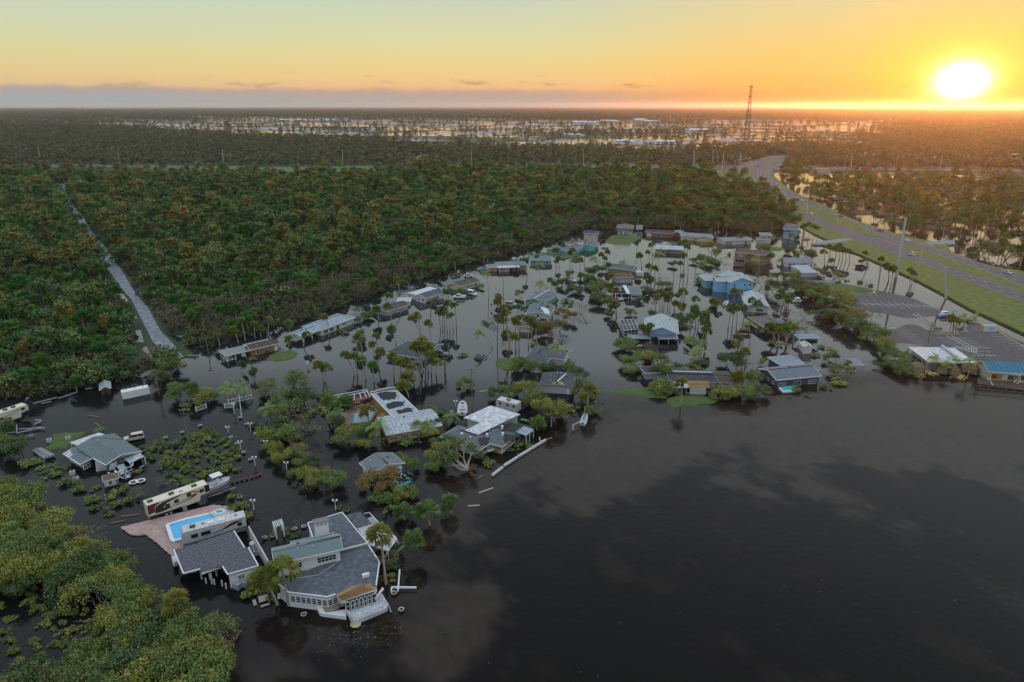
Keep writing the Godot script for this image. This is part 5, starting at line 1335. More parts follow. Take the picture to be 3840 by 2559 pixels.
	for i in 4: beams(h, "batten",[[V(52.6,2.7,-188.6).lerp(V(52.1,2.5,-185.6), i / 4.0),V(58.7,2.7,-188.6).lerp(V(58.3,2.5,-185.6), i / 4.0)]],0.08, mat(0.2,0.12,0.06))
	beams(h, "porch_frame",[[V(47.1,2.2,-185.6),V(58.5,2.2,-185.9)],[V(47.7,2.2,-185.6),V(48.1,0.2,-187)],[V(51.4,2.2,-185.6),V(51.8,0.2,-186.7)],[V(48.8,2.2,-185.6),V(49.3,0.2,-187)],[V(47.9,0.2,-186.8),V(57.4,0.2,-185.9)],[V(57.2,2.2,-185.9),V(57.4,0.2,-185.9)]],0.14, white())
	solid(h, "porch_wall",[V(52.6,0.5,-186),V(57.2,0.5,-185.6),V(57.9,0.5,-188.3),V(53.2,0.5,-188.7)],-0.5,2.1, mat(0.5,0.55,0.54))
	var pw := attach(h,V(52.6,0.5,-186),V(57.2,0.5,-185.6),1)
	pw.w = [0.0, pw.L,-1.0,0.03]
	win(pw, "f",0.5,4.2,1.2,0.7,3,3, white(), mat(0.4,0.42,0.38))
	solid(h, "porch_screen",[V(47.9,0.5,-186.6),V(51.6,0.5,-186.3),V(52.2,0.5,-188.7),V(48.4,0.5,-189)],-0.5,2.0, mat(0.03,0.035,0.04))
	var lw := attach(h,V(41.2,2.4,-196.8),V(44.3,2.4,-197.2),V(41.7,2.4,-202.5))
	wing(lw,0, lw.L * 1.6,0, lw.D,2.4,0, "flat", mat(0.3,0.34,0.34), mat(0.04,0.045,0.055,0.85, "stains",0,0.15), {})
	h = house("navy_house", "navy blue house with grey gable roof and white framed windows",V(79.6,2.7,-190.4),V(94.8,2.7,-193.9),V(77,2.7,-199.8))
	var navy := mat(0.05,0.075,0.11)
	var nr := shingle(0.15,0.185,0.225)
	wing(h,0, h.L,0, h.D,2.7,1.5, "gx", navy, nr, {"fascia": 0.34})
	win(h, "f",0.14,2.4,0.7,0.6,3)
	win(h, "f",0.5,2.2,1.5,0.0,3)
	win(h, "f",0.86,2.6,1.2,0.2,4,2)
	for f in [0.16,0.5,0.82]: win(h, "l", f,1.0,0.9,0.6,1)
	wing(h, h.L * 0.62, h.L * 1.22, h.D * 0.55, h.D * 1.15,2.5,0, "flat", navy, mat(0.11,0.13,0.16,0.9, "stains",0,0.15), {})
	wing(h, h.L * 0.55, h.L * 1.1, h.D * 1.1, h.D * 1.9,2.7,0, "flat", navy, mat(0.24,0.29,0.33,0.9, "stains",0,0.15), {})
	h = house("floating_pool", "small raised turquoise pool with white coping in front of navy house",V(80.6,0.5,-187.4),V(84.9,0.5,-187.4),V(80.5,0.5,-190.2), "pool")
	solid(h, "pool_wall",[V(80.4,0.5,-190),V(85.4,0.5,-191.3),V(85.6,0.5,-187.7),V(80.6,0.5,-186.9)],-0.8,0.5, white())
	solid(h, "pool_water",[V(80.9,0.5,-189.9),V(85.1,0.5,-190.8),V(85.2,0.5,-188.1),V(81,0.5,-187.5)],0.3,0.55, mat(0.02,0.38,0.4,0.06, ""))
	h = house("garden_shed", "white gable garden shed with two windows standing in the flood",V(100.2,2.5,-220.7),V(103.2,2.5,-220.4),V(100.4,2.5,-225.6), "shed")
	wing(h,0, h.L,0, h.D,2.5,0.8, "gz", mat(0.56,0.58,0.53), mat(0.5,0.53,0.5), {"ov": 0.12})
	for f in [0.3,0.65]: win(h, "l", f,0.7,0.8,0.9,1)
	h = house("blue_carport", "open carport with flat steel blue roof behind the white shed",V(101.9,2.8,-229.2),V(109.6,2.8,-229.7),V(102.5,2.8,-233.7), "carport")
	wing(h,0, h.L,0, h.D,2.8,0, "flat", hw, metal(0.13,0.22,0.3), {"ov": 0.2, "open": true, "posts": [[0,0],[1,0],[0,1],[1,1]]})
	solid(h, "junk_heap",[V(104.7,0.5,-233.5),V(110.6,0.5,-233.5),V(111.9,0.5,-237.9),V(106.4,0.5,-237.9)],-0.3,0.7, mat(0.06,0.05,0.05,0.9, "stains",0,1.0))
	var b := B.new()
	b.prism([V(112.3,0.1,-216.1),V(116.9,0.1,-216.1),V(116,0.1,-208.7),V(110.9,0.1,-209)],-0.4,0.1)
	struct("concrete_slab", b, mat(0.2,0.23,0.23,0.7, "stains",0,0.2))

func far_houses():
	var h: Dictionary
	var bg := shingle(0.22,0.265,0.31)
	h = house("brick_ranch", "long brick house with dark red roof and white garage at the forest edge",V(86.9,2.6,-445.2),V(104.2,2.6,-438.2),9.0)
	wing(h,0, h.L,0,9,2.6,1.2, "gx", mat(0.24,0.12,0.05), shingle(0.085,0.04,0.035), {})
	garage_door(h, "f",0.13,3.0,2.0, mat(0.6,0.6,0.58))
	for f in [0.36,0.5,0.66]: win(h, "f", f,2.6,1.3,0.3,4)
	wing(h, h.L * 0.9, h.L * 1.25,3,11,2.6,0.8, "gz", mat(0.24,0.12,0.05), bg, {})
	h = house("yellow_ranch", "pale yellow house with blue grey gable roof below the forest",V(106.6,2.6,-431.4),V(123.7,2.6,-424.9),10.0)
	wing(h,0, h.L,0,10,2.6,1.4, "gx", mat(0.55,0.5,0.24), bg, {})
	garage_door(h, "f",0.1,2.6,2.0, mat(0.5,0.55,0.55))
	win(h, "f",0.55,1.6,1.1,0.5,2)
	win(h, "f",0.85,1.2,1.2,0.4,1)
	door(h, "f",0.66)
	wing(h, h.L * 0.55, h.L * 1.12,-2,6,2.5,1.1, "gz", mat(0.55,0.5,0.24), bg, {})
	h = house("grey_ranch", "long grey white house with low grey roof behind a leaning tree",V(129.4,2.6,-414.3),V(148.3,2.6,-417.4),11.0)
	wing(h,0, h.L,0,11,2.6,0.9, "gx", mat(0.5,0.5,0.48), shingle(0.24,0.26,0.29), {})
	for f in [0.12,0.8]: win(h, "f", f,1.8,1.2,0.3,2)
	garage_door(h, "f",0.42,3.0,1.9, mat(0.6,0.6,0.58))
	board(h, "f",0.24,1.8,1.1,0.4, plywood())
	h = house("cream_tower", "small two storey cream house with flat hipped roof",V(153.7,5,-419.6),V(160.6,5,-418.2),V(159.4,5,-429.3))
	wing(h,0, h.L,0, h.D,5,0.5, "hip", mat(0.52,0.52,0.42), shingle(0.25,0.25,0.24), {"ov": 0.7})
	win(h, "f",0.3,1.0,0.9,3.0,1)
	win(h, "f",0.75,1.0,1.0,3.0,1)
	wing(h,-h.L * 0.3, h.L * 0.4,-2,4,2.6,0.3, "shed", mat(0.45,0.5,0.5), bg, {})
	h = house("sky_blue_house", "two storey sky blue house with grey roof beside the highway bank",V(172.6,6.4,-434.3),V(180.3,6.4,-430.5),V(182.8,6.4,-455.9))
	wing(h,0, h.L,0, h.D,6.4,0.7, "gx", mat(0.13,0.38,0.56), shingle(0.095,0.105,0.12), {})
	win(h, "f",0.28,3.4,1.0,4.6,3)
	win(h, "f",0.78,1.2,0.8,4.6,2)
	board(h, "f",0.5,1.2,4.0,0.2, mat(0.04,0.25,0.48), "stair_tower")
	for f in [0.25,0.75]: garage_door(h, "f", f,3.2,2.2, mat(0.3,0.45,0.52),0.2)
	h = house("light_blue_roof_house", "taupe house with light blue metal roof standing in open water",V(83.2,2.5,-391.8),V(97.9,2.5,-386.3),10.0)
	wing(h,0, h.L,0,10,2.5,1.4, "gx", mat(0.26,0.23,0.21), metal(0.36,0.44,0.53), {})
	win(h, "f",0.3,3.4,1.3,0.3,5)
	door(h, "f",0.14)
	wing(h,-0.3, h.L * 0.45,-1.5,4,2.5,0.4, "shed", mat(0.26,0.23,0.21), metal(0.36,0.44,0.53), {})
	win(h, "f",0.6,3.0,1.2,0.4,5)
	h = house("tan_villa", "large two storey tan villa with brown hip roof and dark porch",V(120.7,5.8,-366.2),V(133.2,5.8,-355.5),11.0)
	var tan := mat(0.26,0.18,0.12)
	wing(h,0, h.L * 0.48,-1,9,5.8,1.8, "hip", tan, shingle(0.125,0.09,0.07), {})
	win(h, "f",0.5,2.2,1.2,3.7,2,1, null, mat(0.3,0.4,0.4,0.2))
	win(h, "f",0.5,5.0,2.0,0.3,5,1)
	wing(h, h.L * 0.4, h.L,1,12,5.8,1.8, "hip", tan, shingle(0.125,0.09,0.07), {})
	win(h, "f",0.65,1.8,1.0,4.2,2,1, null, mat(0.3,0.4,0.4,0.2))
	for f in [0.3,0.55,0.85]: win(h, "f", f,1.2,1.1,1.0,1)
	solid(h, "red_deck",[V(119.5,0.6,-362),V(124.5,0.6,-358.1),V(122.2,0.6,-352.4),V(116.7,0.6,-353.4)],-1,0.7, mat(0.1,0.03,0.025))
	h = house("big_blue_house", "big bright blue two storey house with grey gable roofs",V(97.8,5.6,-298.4),V(109.4,5.6,-299.1),V(97.8,5.6,-313.5))
	var sky := mat(0.2,0.5,0.76)
	var rf := shingle(0.38,0.44,0.48)
	wing(h,0, h.L,0, h.D,5.6,2.2, "gz", sky, rf, {})
	for f in [0.2,0.64,0.88]: win(h, "f", f,0.9,1.2,3.6,1)
	board(h, "f",0.5, h.L - 1.1,0.25,2.4, mat(0.3,0.55,0.75), "belt_course")
	board(h, "f",0.5, h.L - 1.12,2.0,0.3, mat(0.06,0.3,0.55), "lower_wall")
	for f in [0.3,0.7]: win(h, "l", f,1.0,1.1,3.2,1)
	wing(h,-h.L * 0.42, h.L * 0.3, h.D * 0.25, h.D * 0.62,5.2,1.4, "gx", sky, rf, {})
	wing(h,-h.L * 0.62, h.L * 0.05, h.D * 0.75, h.D * 1.5,3.8,1.7, "hip", mat(0.12,0.42,0.46), rf, {})
	win(h, "l",0.5,1.6,1.2,1.4,2)
	wing(h, h.L * 0.6, h.L * 1.08, h.D * 0.5, h.D * 1.2,4.6,1.2, "shed", sky, rf, {})
	h = house("white_metal_house", "low house with broad white metal gable roof below the blue house",V(96.6,2.6,-270.7),V(105.8,2.6,-268.9),V(98.7,2.6,-291.8))
	wing(h,0, h.L,0, h.D,2.6,1.6, "gz", mat(0.45,0.5,0.48), metal(0.5,0.57,0.6), {"seams": 1.2})
	board(h, "f",0.3,1.2,1.8,0, white(), "door")
	win(h, "f",0.62,2.4,1.2,0.4,3)
	beams(h, "lanai_frame",[[V(105.1,2.2,-268.9),V(109.5,2.2,-266.1)],[V(108.6,2.2,-272.3),V(109.6,2.2,-266.6)],[V(109.5,2.2,-266.1),V(111.7,0,-271.2)],[V(107.1,2.2,-267.2),V(108.8,0,-271.2)],[V(106.7,2.4,-275.2),V(108.6,2.2,-272.3)]],0.14, mat(0.3,0.3,0.3))
	h = house("taupe_roof_house", "house with taupe hip roof buried in palms and fallen trunks",V(94.3,2.6,-240.7),V(103.9,2.6,-242.1),V(95,2.6,-256.4))
	wing(h,0, h.L,0, h.D,2.6,1.5, "hip", mat(0.1,0.09,0.08), shingle(0.155,0.135,0.125), {})
	win(h, "l",0.5,2.0,1.2,0.4,2)
	wing(h, h.L * 0.7, h.L * 1.15, h.D * 0.2, h.D * 0.7,2.5,0.4, "shed", mat(0.1,0.09,0.08), shingle(0.14,0.15,0.17), {})
	h = house("white_cottage", "white cottage with blue grey roof and end gable by the highway bank",V(144.3,2.6,-354.9),V(159.6,2.6,-352.8),10.0)
	wing(h,0, h.L * 0.8,0,10,2.6,1.4, "gx", hw_white(), shingle(0.2,0.24,0.3), {})
	for f in [0.22,0.38]: win(h, "f", f,1.6,1.2,0.4,2)
	win(h, "f",0.75,1.0,1.0,0.5,1)
	wing(h, h.L * 0.68, h.L,-1,9,2.6,1.2, "gz", hw_white(), shingle(0.2,0.24,0.3), {})
	win(h, "f",0.6,1.1,1.0,0.6,2)
	h = house("lanai_screen", "white screen porch with pale blue metal roof before the white cottage",V(144.1,2.2,-331.4),V(152.4,2.2,-331.4),V(149.8,2.2,-345.9), "porch")
	wing(h,0, h.L,0, h.D,2.3,0.5, "shed", mat(0.35,0.42,0.45), metal(0.3,0.36,0.42), {"ov": 0.2})
	h = house("screen_fence", "long pale blue storm screen fence standing in the flood",V(136.2,1.9,-317.3),V(154.5,1.9,-317.3),1.0, "fence")
	for i in 12:
		var b := B.new()
		b.box(Vector3(h.L * (i + 0.5) / 12,0.7,0),Vector3(h.L / 12 - 0.12,2.4,0.08))
		part(h, "panel", b, mat(0.42,0.5,0.53,0.6, "stains",0,0.3))
	# by the parking lots
	h = house("white_restaurant", "low riverside building with stained white flat roof and parapet",V(133.5,3.4,-207.5),V(133,3.4,-203.6),1.0, "building")
	var ro := [V(134.5,3.4,-218.1),V(145.6,3.4,-218),V(149.8,3.4,-217.4),V(147.8,3.4,-203.1),V(133,3.4,-203.6),V(133.6,3.4,-207.6)]
	solid(h, "roof", ro,3.1,3.4, mat(0.5,0.55,0.58,0.7, "stains",0,0.14))
	solid(h, "wall",[V(134.5,3,-215.2),V(145.5,3,-217.8),V(149.5,3,-217.8),V(147.9,3,-205.1),V(134.2,3,-205.3),V(134.2,3,-208.8)],-0.6,3.1, mat(0.35,0.36,0.35))
	beams(h, "parapet",[[V(145.7,3.9,-218.1),V(144.2,3.9,-207.4)]],0.6, mat(0.5,0.56,0.56))
	solid(h, "metal_roof",[V(147,3.6,-216.3),V(149.2,3.6,-216.6),V(147.2,3.6,-203.1),V(144.4,3.6,-202.9)],3.4,3.5, mat(0.58,0.6,0.6,0.6))
	beams(h, "fascia",[[ro[0], ro[5]],[ro[5], ro[4]]],0.3, white())
	beams(h, "post",[[V(134.5,3.2,-218.1), up(V(134.5,3.2,-218.1),0)],[V(133.7,3.2,-208.1), up(V(133.7,3.2,-208.1),0)],[V(134,3.2,-214.9), up(V(134,3.2,-214.9),0)]],0.35, mat(0.4,0.42,0.42))
	var lw := attach(h,V(134.5,3,-215.2),V(134.2,3,-208.8),1)
	lw.w = [0.0, lw.L,-1.0,0.05]
	win(lw, "f",0.3,2.6,1.4,0.8,2)
	board(lw, "f",0.75,2.6,2.2,-0.2, mat(0.06,0.04,0.035), "opening")
	h = house("blue_roof_bar", "cream riverside building with bright blue roof, boarded windows and dock",V(146.8,3.3,-195.7),V(162,3.3,-193.2),9.0, "building")
	wing(h,0, h.L,0,9,3.3,1.9, "gx", mat(0.5,0.42,0.2), metal(0.0,0.16,0.27), {"seams": 1.0})
	for f in [[0.12, "w"],[0.22, "o"],[0.33, "g"],[0.44, "w"],[0.7, "w"]]:
		board(h, "f", f[0],1.5,1.4,0.9, {"w": mat(0.11,0.05,0.025), "o": mat(0.35,0.2,0.08), "g": mat(0.45,0.5,0.5)}[f[1]])
	board(h, "f",0.53,1.5,2.3,0, mat(0.16,0.17,0.16), "door")
	board(h, "l",0.5,6.0,2.6,0.2, mat(0.4,0.47,0.46), "end_wall")
	sheet(h, "porch_fascia",[V(149,3.1,-197.4),V(156.6,3.1,-194.9),V(156,2.9,-194.1),V(148.4,2.9,-196.6)],0.35, white())
	beams(h, "porch_post",[[V(148.7,2.9,-196.9), up(V(148.7,2.9,-196.9),0.5)],[V(156.6,2.9,-194.4),V(160.4,0.5,-197.5)]],0.25, white())
	for i in 14:                                               # the dock, plank by plank
		solid(h, "dock_plank",[V(142.3,0.5,-193).lerp(V(145.8,0.5,-198.3), i / 14.0),V(157.8,0.5,-186.5).lerp(V(164,0.5,-195), i / 14.0),V(157.8,0.5,-186.5).lerp(V(164,0.5,-195),(i + 0.88) / 14.0),V(142.3,0.5,-193).lerp(V(145.8,0.5,-198.3),(i + 0.88) / 14.0)],0.32,0.46 + 0.02 * (i % 2), mat(0.1,0.07,0.06,0.9, "streaks",0,0.6))
	var rs := []
	for i in 7:
		var a := V(139.7,0.6,-191.6).lerp(V(152.8,0.6,-187.8), i / 6.0)
		rs.append([up(a,1.5), up(a,-1.0)])
	rs += [[V(138.3,1.4,-189.7),V(154.2,1.4,-185)],[V(138.9,0.1,-190.5),V(155.4,0.1,-186.1)]]
	beams(h, "dock_rail", rs,0.13, mat(0.2,0.15,0.1))
	beams(h, "white_rail",[[V(147.1,0.5,-195.4),V(148.6,2.2,-197.8)],[V(147.4,0.6,-194.8),V(149.5,2.2,-197.8)],[V(148.1,1.2,-197),V(149,1.2,-197)],[V(147.6,0.9,-196.1),V(148.2,0.9,-195.9)],[V(146.2,1.2,-192.9),V(145.6,0.8,-190.9)],[V(152.4,1.4,-191.8),V(154.3,1.6,-193.3)],[V(152.6,1.4,-190.9),V(155.4,1.6,-192.4)],[V(153.9,0.6,-193.8),V(156,0.6,-195.4)],[V(155.4,1.6,-192.4),V(156,0.5,-192.6)]],0.12, white())

func hw_white() -> Material: return mat(0.6,0.63,0.64)

# ------------------------------------------------------------------ vehicles, boats, posts, signs and wreckage
func plate(b: B, pts: Array, z0: float, z1: float):           # a side outline (x, y) given thickness from z0 to z1
	var q := PackedVector2Array()
	for p in pts: q.append(p)
	if not Geometry2D.is_polygon_clockwise(q): q.reverse()
	var n := q.size()
	for i in n:
		var a := q[i]; var c := q[(i + 1) % n]
		b.quad(Vector3(a.x, a.y, z0),Vector3(c.x, c.y, z0),Vector3(c.x, c.y, z1),Vector3(a.x, a.y, z1))
	var t := Geometry2D.triangulate_polygon(q)
	for i in range(0, t.size(),3):
		var a := q[t[i]]; var c := q[t[i + 1]]; var d := q[t[i + 2]]
		if (d - a).cross(c - a) < 0: var k := c; c = d; d = k
		b.tri(Vector3(a.x, a.y, z1),Vector3(c.x, c.y, z1),Vector3(d.x, d.y, z1))
		b.tri(Vector3(a.x, a.y, z0),Vector3(d.x, d.y, z0),Vector3(c.x, c.y, z0))

func pts2(flat_list: Array) -> Array:
	var o := []
	for i in range(0, flat_list.size(),2): o.append(Vector2(flat_list[i], flat_list[i + 1]))
	return o

func rotor(o: Node3D, called: String, p: Vector3, r: float, w: float, m: Material):
	var b := B.new()
	b.tube([p - Vector3(0,0, w / 2), p + Vector3(0,0, w / 2)],[r, r],12)
	var t := obj(called, b, m, o)
	b = B.new()
	b.tube([p - Vector3(0,0, w / 2 + 0.01), p + Vector3(0,0, w / 2 + 0.01)],[r * 0.55, r * 0.55],8)
	obj("rim", b, mat(0.4,0.41,0.42,0.4), t)

var paints := {}

func car(kind: String, colour: Color, label: String, tail: Vector3, nose: Vector3, group := "", lit := false):
	var d := nose - tail
	var o := thing(kind, label, {"van": "van", "pickup": "pickup", "suv": "car", "sedan": "car"}[kind],(tail + nose) / 2, atan2(-d.z, d.x), group)
	var paint := mat(colour.r, colour.g, colour.b,0.25, "")
	var glass := dark_glass()
	var rub := mat(0.02,0.02,0.02,0.8, "")
	var lower: Array = {"sedan": [-2.3,0.35,-2.3,0.85,-1.5,0.95,1.0,0.95,2.2,0.75,2.3,0.4], "suv": [-2.35,0.4,-2.35,1.05,1.1,1.08,2.25,0.95,2.35,0.45], "van": [-2.6,0.4,-2.6,1.2,1.5,1.2,2.5,1.0,2.6,0.45], "pickup": [-2.8,0.5,-2.8,1.1,1.2,1.12,2.6,1.0,2.75,0.5]}[kind]
	var upper: Array = {"sedan": [-1.7,0.93,-1.0,1.42,0.3,1.42,1.15,0.93], "suv": [-2.3,1.05,-2.1,1.75,0.4,1.75,1.2,1.05], "van": [-2.58,1.2,-2.5,2.05,1.0,2.05,1.8,1.15], "pickup": [-0.7,1.1,-0.6,1.8,0.9,1.8,1.5,1.1]}[kind]
	var b := B.new(); plate(b, pts2(lower),-0.9,0.9)
	if kind == "pickup":
		for s in [-1,1]: b.box(Vector3(-1.8,1.25,0.86 * s),Vector3(2.0,0.35,0.08))
		b.box(Vector3(-2.77,1.25,0),Vector3(0.06,0.35,1.7))
	obj("body", b, paint, o)
	b = B.new(); plate(b, pts2(upper),-0.78,0.78)
	obj("window_band", b, glass, o)
	b = B.new()
	var u := pts2(upper)
	b.box(Vector3((u[1].x + u[2].x) / 2, u[1].y + 0.02,0),Vector3(u[2].x - u[1].x + 0.1,0.06,1.54))
	for s in [-1,1]:
		b.bar(Vector3(u[0].x, u[0].y,0.79 * s),Vector3(u[1].x, u[1].y,0.77 * s),0.12)
		b.bar(Vector3(u[3].x, u[3].y,0.79 * s),Vector3(u[2].x, u[2].y,0.77 * s),0.08)
		var mid: float = (u[1].x + u[2].x) / 2
		b.bar(Vector3(mid, u[0].y,0.79 * s),Vector3(mid, u[1].y,0.78 * s),0.09)
		if kind == "van": b.box(Vector3(-1.5,1.6,0.78 * s),Vector3(1.9,0.85,0.04))
	obj("roof", b, paint, o)
	for x in [lower[0] + 0.85, lower[lower.size() - 2] - 0.85]:
		for s in [-1,1]: rotor(o, "wheel",Vector3(x,0.36,0.82 * s),0.36,0.22, rub)
	for s in [-1,1]:
		b = B.new(); b.box(Vector3(lower[0] - 0.01,0.85,0.68 * s),Vector3(0.06,0.16,0.28))
		var red := mat(0.25,0.012,0.01,0.3, "")
		if lit:
			red = red.duplicate()
			red.emission_enabled = true; red.emission = Color(1,0.16,0.05); red.emission_energy_multiplier = 2.5
		obj("tail_light", b, red, o)
		b = B.new(); b.box(Vector3(lower[lower.size() - 2] - 0.1,0.72,0.62 * s),Vector3(0.12,0.14,0.32))
		obj("headlight", b, mat(0.6,0.6,0.58,0.2, ""), o)

func camper(label: String, tail: Vector3, nose: Vector3, prof: Array, w: float, body: Material, side: float, y := 0.0) -> Node3D:
	var d := nose - tail
	var o := thing("motorhome", label, "motorhome",Vector3((tail.x + nose.x) / 2, y,(tail.z + nose.z) / 2), atan2(-d.z, d.x))
	o.set_meta("side", side)
	var b := B.new(); plate(b, pts2(prof),-w / 2, w / 2)
	obj("body", b, body, o)
	return o

func on_side(o: Node3D, called: String, flat_pts: Array, m: Material, w: float, out := 0.02, side := 1.0):
	var b := B.new()
	plate(b, pts2(flat_pts), w / 2 - 0.01 if side > 0 else -w / 2 - out, w / 2 + out if side > 0 else -w / 2 + 0.01)
	obj(called, b, m, o)

func block(o: Node3D, called: String, p: Vector3, s: Vector3, m: Material):
	var b := B.new(); b.box(p, s)
	return obj(called, b, m, o)

func hull_mesh(l: float, w: float, h: float) -> Array:          # [hull, deck]
	var b := B.new(); var dk := B.new()
	var st := []
	for i in 9:
		var t := i / 8.0
		var k := w / 2 * sqrt(maxf(0.0,1.0 - pow(t,3.2)))
		st.append([Vector3(l * (t - 0.5), h * (1 + 0.25 * t * t), k),Vector3(l * (t - 0.5) - 0.15 * l * t * 0.5,0.1 + 0.25 * h * t * t, k * 0.55)])
	for i in 8:
		for s in [1,-1]:
			var m := Vector3(1,1, s)
			var q := [st[i][0] * m, st[i + 1][0] * m, st[i + 1][1] * m, st[i][1] * m]
			if s > 0: b.quad(q[0], q[1], q[2], q[3])
			else: b.quad(q[3], q[2], q[1], q[0])
		var f: Vector3 = st[i][0] * Vector3(1,1,-1); var g: Vector3 = st[i + 1][0] * Vector3(1,1,-1)
		var dn := Vector3(0,-0.18 * h,0)
		dk.quad(f + dn, g + dn, st[i + 1][0] + dn, st[i][0] + dn)
		b.bar(st[i][0], st[i + 1][0],0.07); b.bar(f, g,0.07)
	b.quad(st[0][0], st[0][1], st[0][1] * Vector3(1,1,-1), st[0][0] * Vector3(1,1,-1))
	return [b.mesh(), dk.mesh()]

func boat(label: String, stern: Vector3, bow: Vector3, w: float, h: float, hull: Material, fit := "", y := -0.2, cat := "boat") -> Node3D:
	var d := bow - stern
	var l := d.length()
	var o := thing("canoe" if cat == "canoe" else "boat", label, cat,Vector3((stern.x + bow.x) / 2, y,(stern.z + bow.z) / 2), atan2(-d.z, d.x))
	var m := hull_mesh(l, w, h)
	obj("hull", m[0], hull, o)
	obj("deck", m[1], mat(0.5,0.52,0.53,0.6) if cat == "boat" else hull, o)
	if cat == "canoe": return o
	block(o, "outboard",Vector3(-l / 2 - 0.2, h * 1.05,0),Vector3(0.4,0.6,0.4), mat(0.03,0.03,0.035,0.3))
	if "c" in fit:
		block(o, "console",Vector3(0, h + 0.3,0),Vector3(0.8,0.9,0.8), white())
		block(o, "windscreen",Vector3(0.45, h + 0.9,0),Vector3(0.06,0.5,0.9), dark_glass())
		block(o, "seat",Vector3(-l * 0.2, h + 0.1,0),Vector3(0.6,0.5, w * 0.6), mat(0.55,0.55,0.55))
	if "t" in fit:
		block(o, "hard_top",Vector3(-0.3, h + 2.0,0),Vector3(2.3,0.1, w * 0.8), white())
		var b := B.new()
		for x in [-1.1,0.7]:
			for s in [-1,1]: b.bar(Vector3(x * 0.8, h,0.5 * s),Vector3(x - 0.2, h + 1.95, w * 0.3 * s),0.06)
		obj("top_frame", b, mat(0.5,0.5,0.5,0.3, "",0.8), o)
	if "h" in fit:
		block(o, "cabin",Vector3(0, h + 0.6,0),Vector3(l * 0.4,1.3, w * 0.75), white())
		for s in [-1,1]: block(o, "window",Vector3(0, h + 0.85, s * w * 0.38),Vector3(l * 0.32,0.45,0.04), dark_glass())
	if "m" in fit:
		var b := B.new(); b.tube([Vector3(0.3, h,0),Vector3(0.3, h + 3.4,0)],[0.06,0.05],5)
		obj("mast", b, white(), o)
		block(o, "sail_cover",Vector3(-0.8, h + 0.7,0),Vector3(2.2,0.25,0.3), mat(0.02,0.06,0.3))
	if "r" in fit:
		var b := B.new()
		b.tube([Vector3(-l * .3, h, w * .45),Vector3(-l * .3, h + 0.9, w * .45),Vector3(-l * .3, h + 1.0,0),Vector3(-l * .3, h + 0.9,-w * .45),Vector3(-l * .3, h,-w * .45)],[.05,.05,.05,.05,.05],5)
		obj("arch", b, white(), o)
	return o

func pole(label: String, foot: Vector3, top: Vector3, r: float, m: Material, fit := "", group := ""):
	var o := thing("street_lamp" if "l" in fit else "utility_pole", label, "street lamp" if "l" in fit else "pole", foot,0.0, group)
	var d := top - foot
	var b := B.new()
	b.tube([Vector3(0,-1,0), d],[r, r * 0.6],7)
	obj("shaft", b, m, o)
	if "x" in fit:
		b = B.new()
		b.bar(d + Vector3(-1.1,-0.5,0.15), d + Vector3(1.1,-0.5,-0.15),0.13)
		b.bar(d + Vector3(-0.9,-1.4,0.1), d + Vector3(0.9,-1.4,-0.1),0.12)
		obj("cross_arm", b, m, o)
		for x in [-1.0,0.0,1.0]: block(o, "insulator", d + Vector3(x,-0.3,0),Vector3(0.1,0.25,0.1), mat(0.3,0.3,0.3))
	if "k" in fit: block(o, "transformer", d + Vector3(0.35,-2.2,0),Vector3(0.5,0.9,0.5), mat(0.3,0.32,0.33))
	if "l" in fit:
		b = B.new(); b.bar(d, d + Vector3(-1.6,0.25,0.4),0.1)
		obj("arm", b, m, o)
		block(o, "lamp_head", d + Vector3(-1.9,0.22,0.45),Vector3(0.7,0.14,0.3), mat(0.4,0.4,0.4))
	return o

var poles_done := []
func poles(list: Array, label: String, r: float, m: Material, fit: String, group: String):
	for i in range(0, list.size(),2):
		var o = pole("", list[i], list[i + 1], r, m, fit, group)
		auto.append([o, label, group])

func post_sign(label: String, cat: String, foot: Vector3, top: Vector3, shape: Array, m: Material, text := "", size := 0.4):
	var o := thing("traffic_sign", label, cat, foot)
	var d := top - foot
	var b := B.new(); b.tube([Vector3(0,-0.6,0), d],[0.06,0.05],5)
	obj("post", b, mat(0.4,0.4,0.4,0.5), o)
	b = B.new(); plate(b, pts2(shape),0.06,0.1)
	var f := obj("panel", b, m, o)
	f.position = d
	if text:
		var t := TextMesh.new()
		t.text = text; t.font_size = 64; t.pixel_size = size / 64.0; t.depth = 0.02
		var sf := SystemFont.new(); sf.font_names = PackedStringArray(["Droid Sans"])
		t.font = sf
		var q := obj("lettering", t, white(), f)
		q.position = Vector3(0,0,0.115)

func debris(label: String, cat: String, called: String, segs: Array, w: float, m: Material):
	var at: Vector3 = segs[0][0]
	var o := thing(called, label, cat,Vector3(at.x,0, at.z))
	for s in segs:
		var b := B.new(); b.bar(s[0] - o.position, s[1] - o.position, w)
		obj("plank" if segs.size() > 1 else "beam", b, m, o)

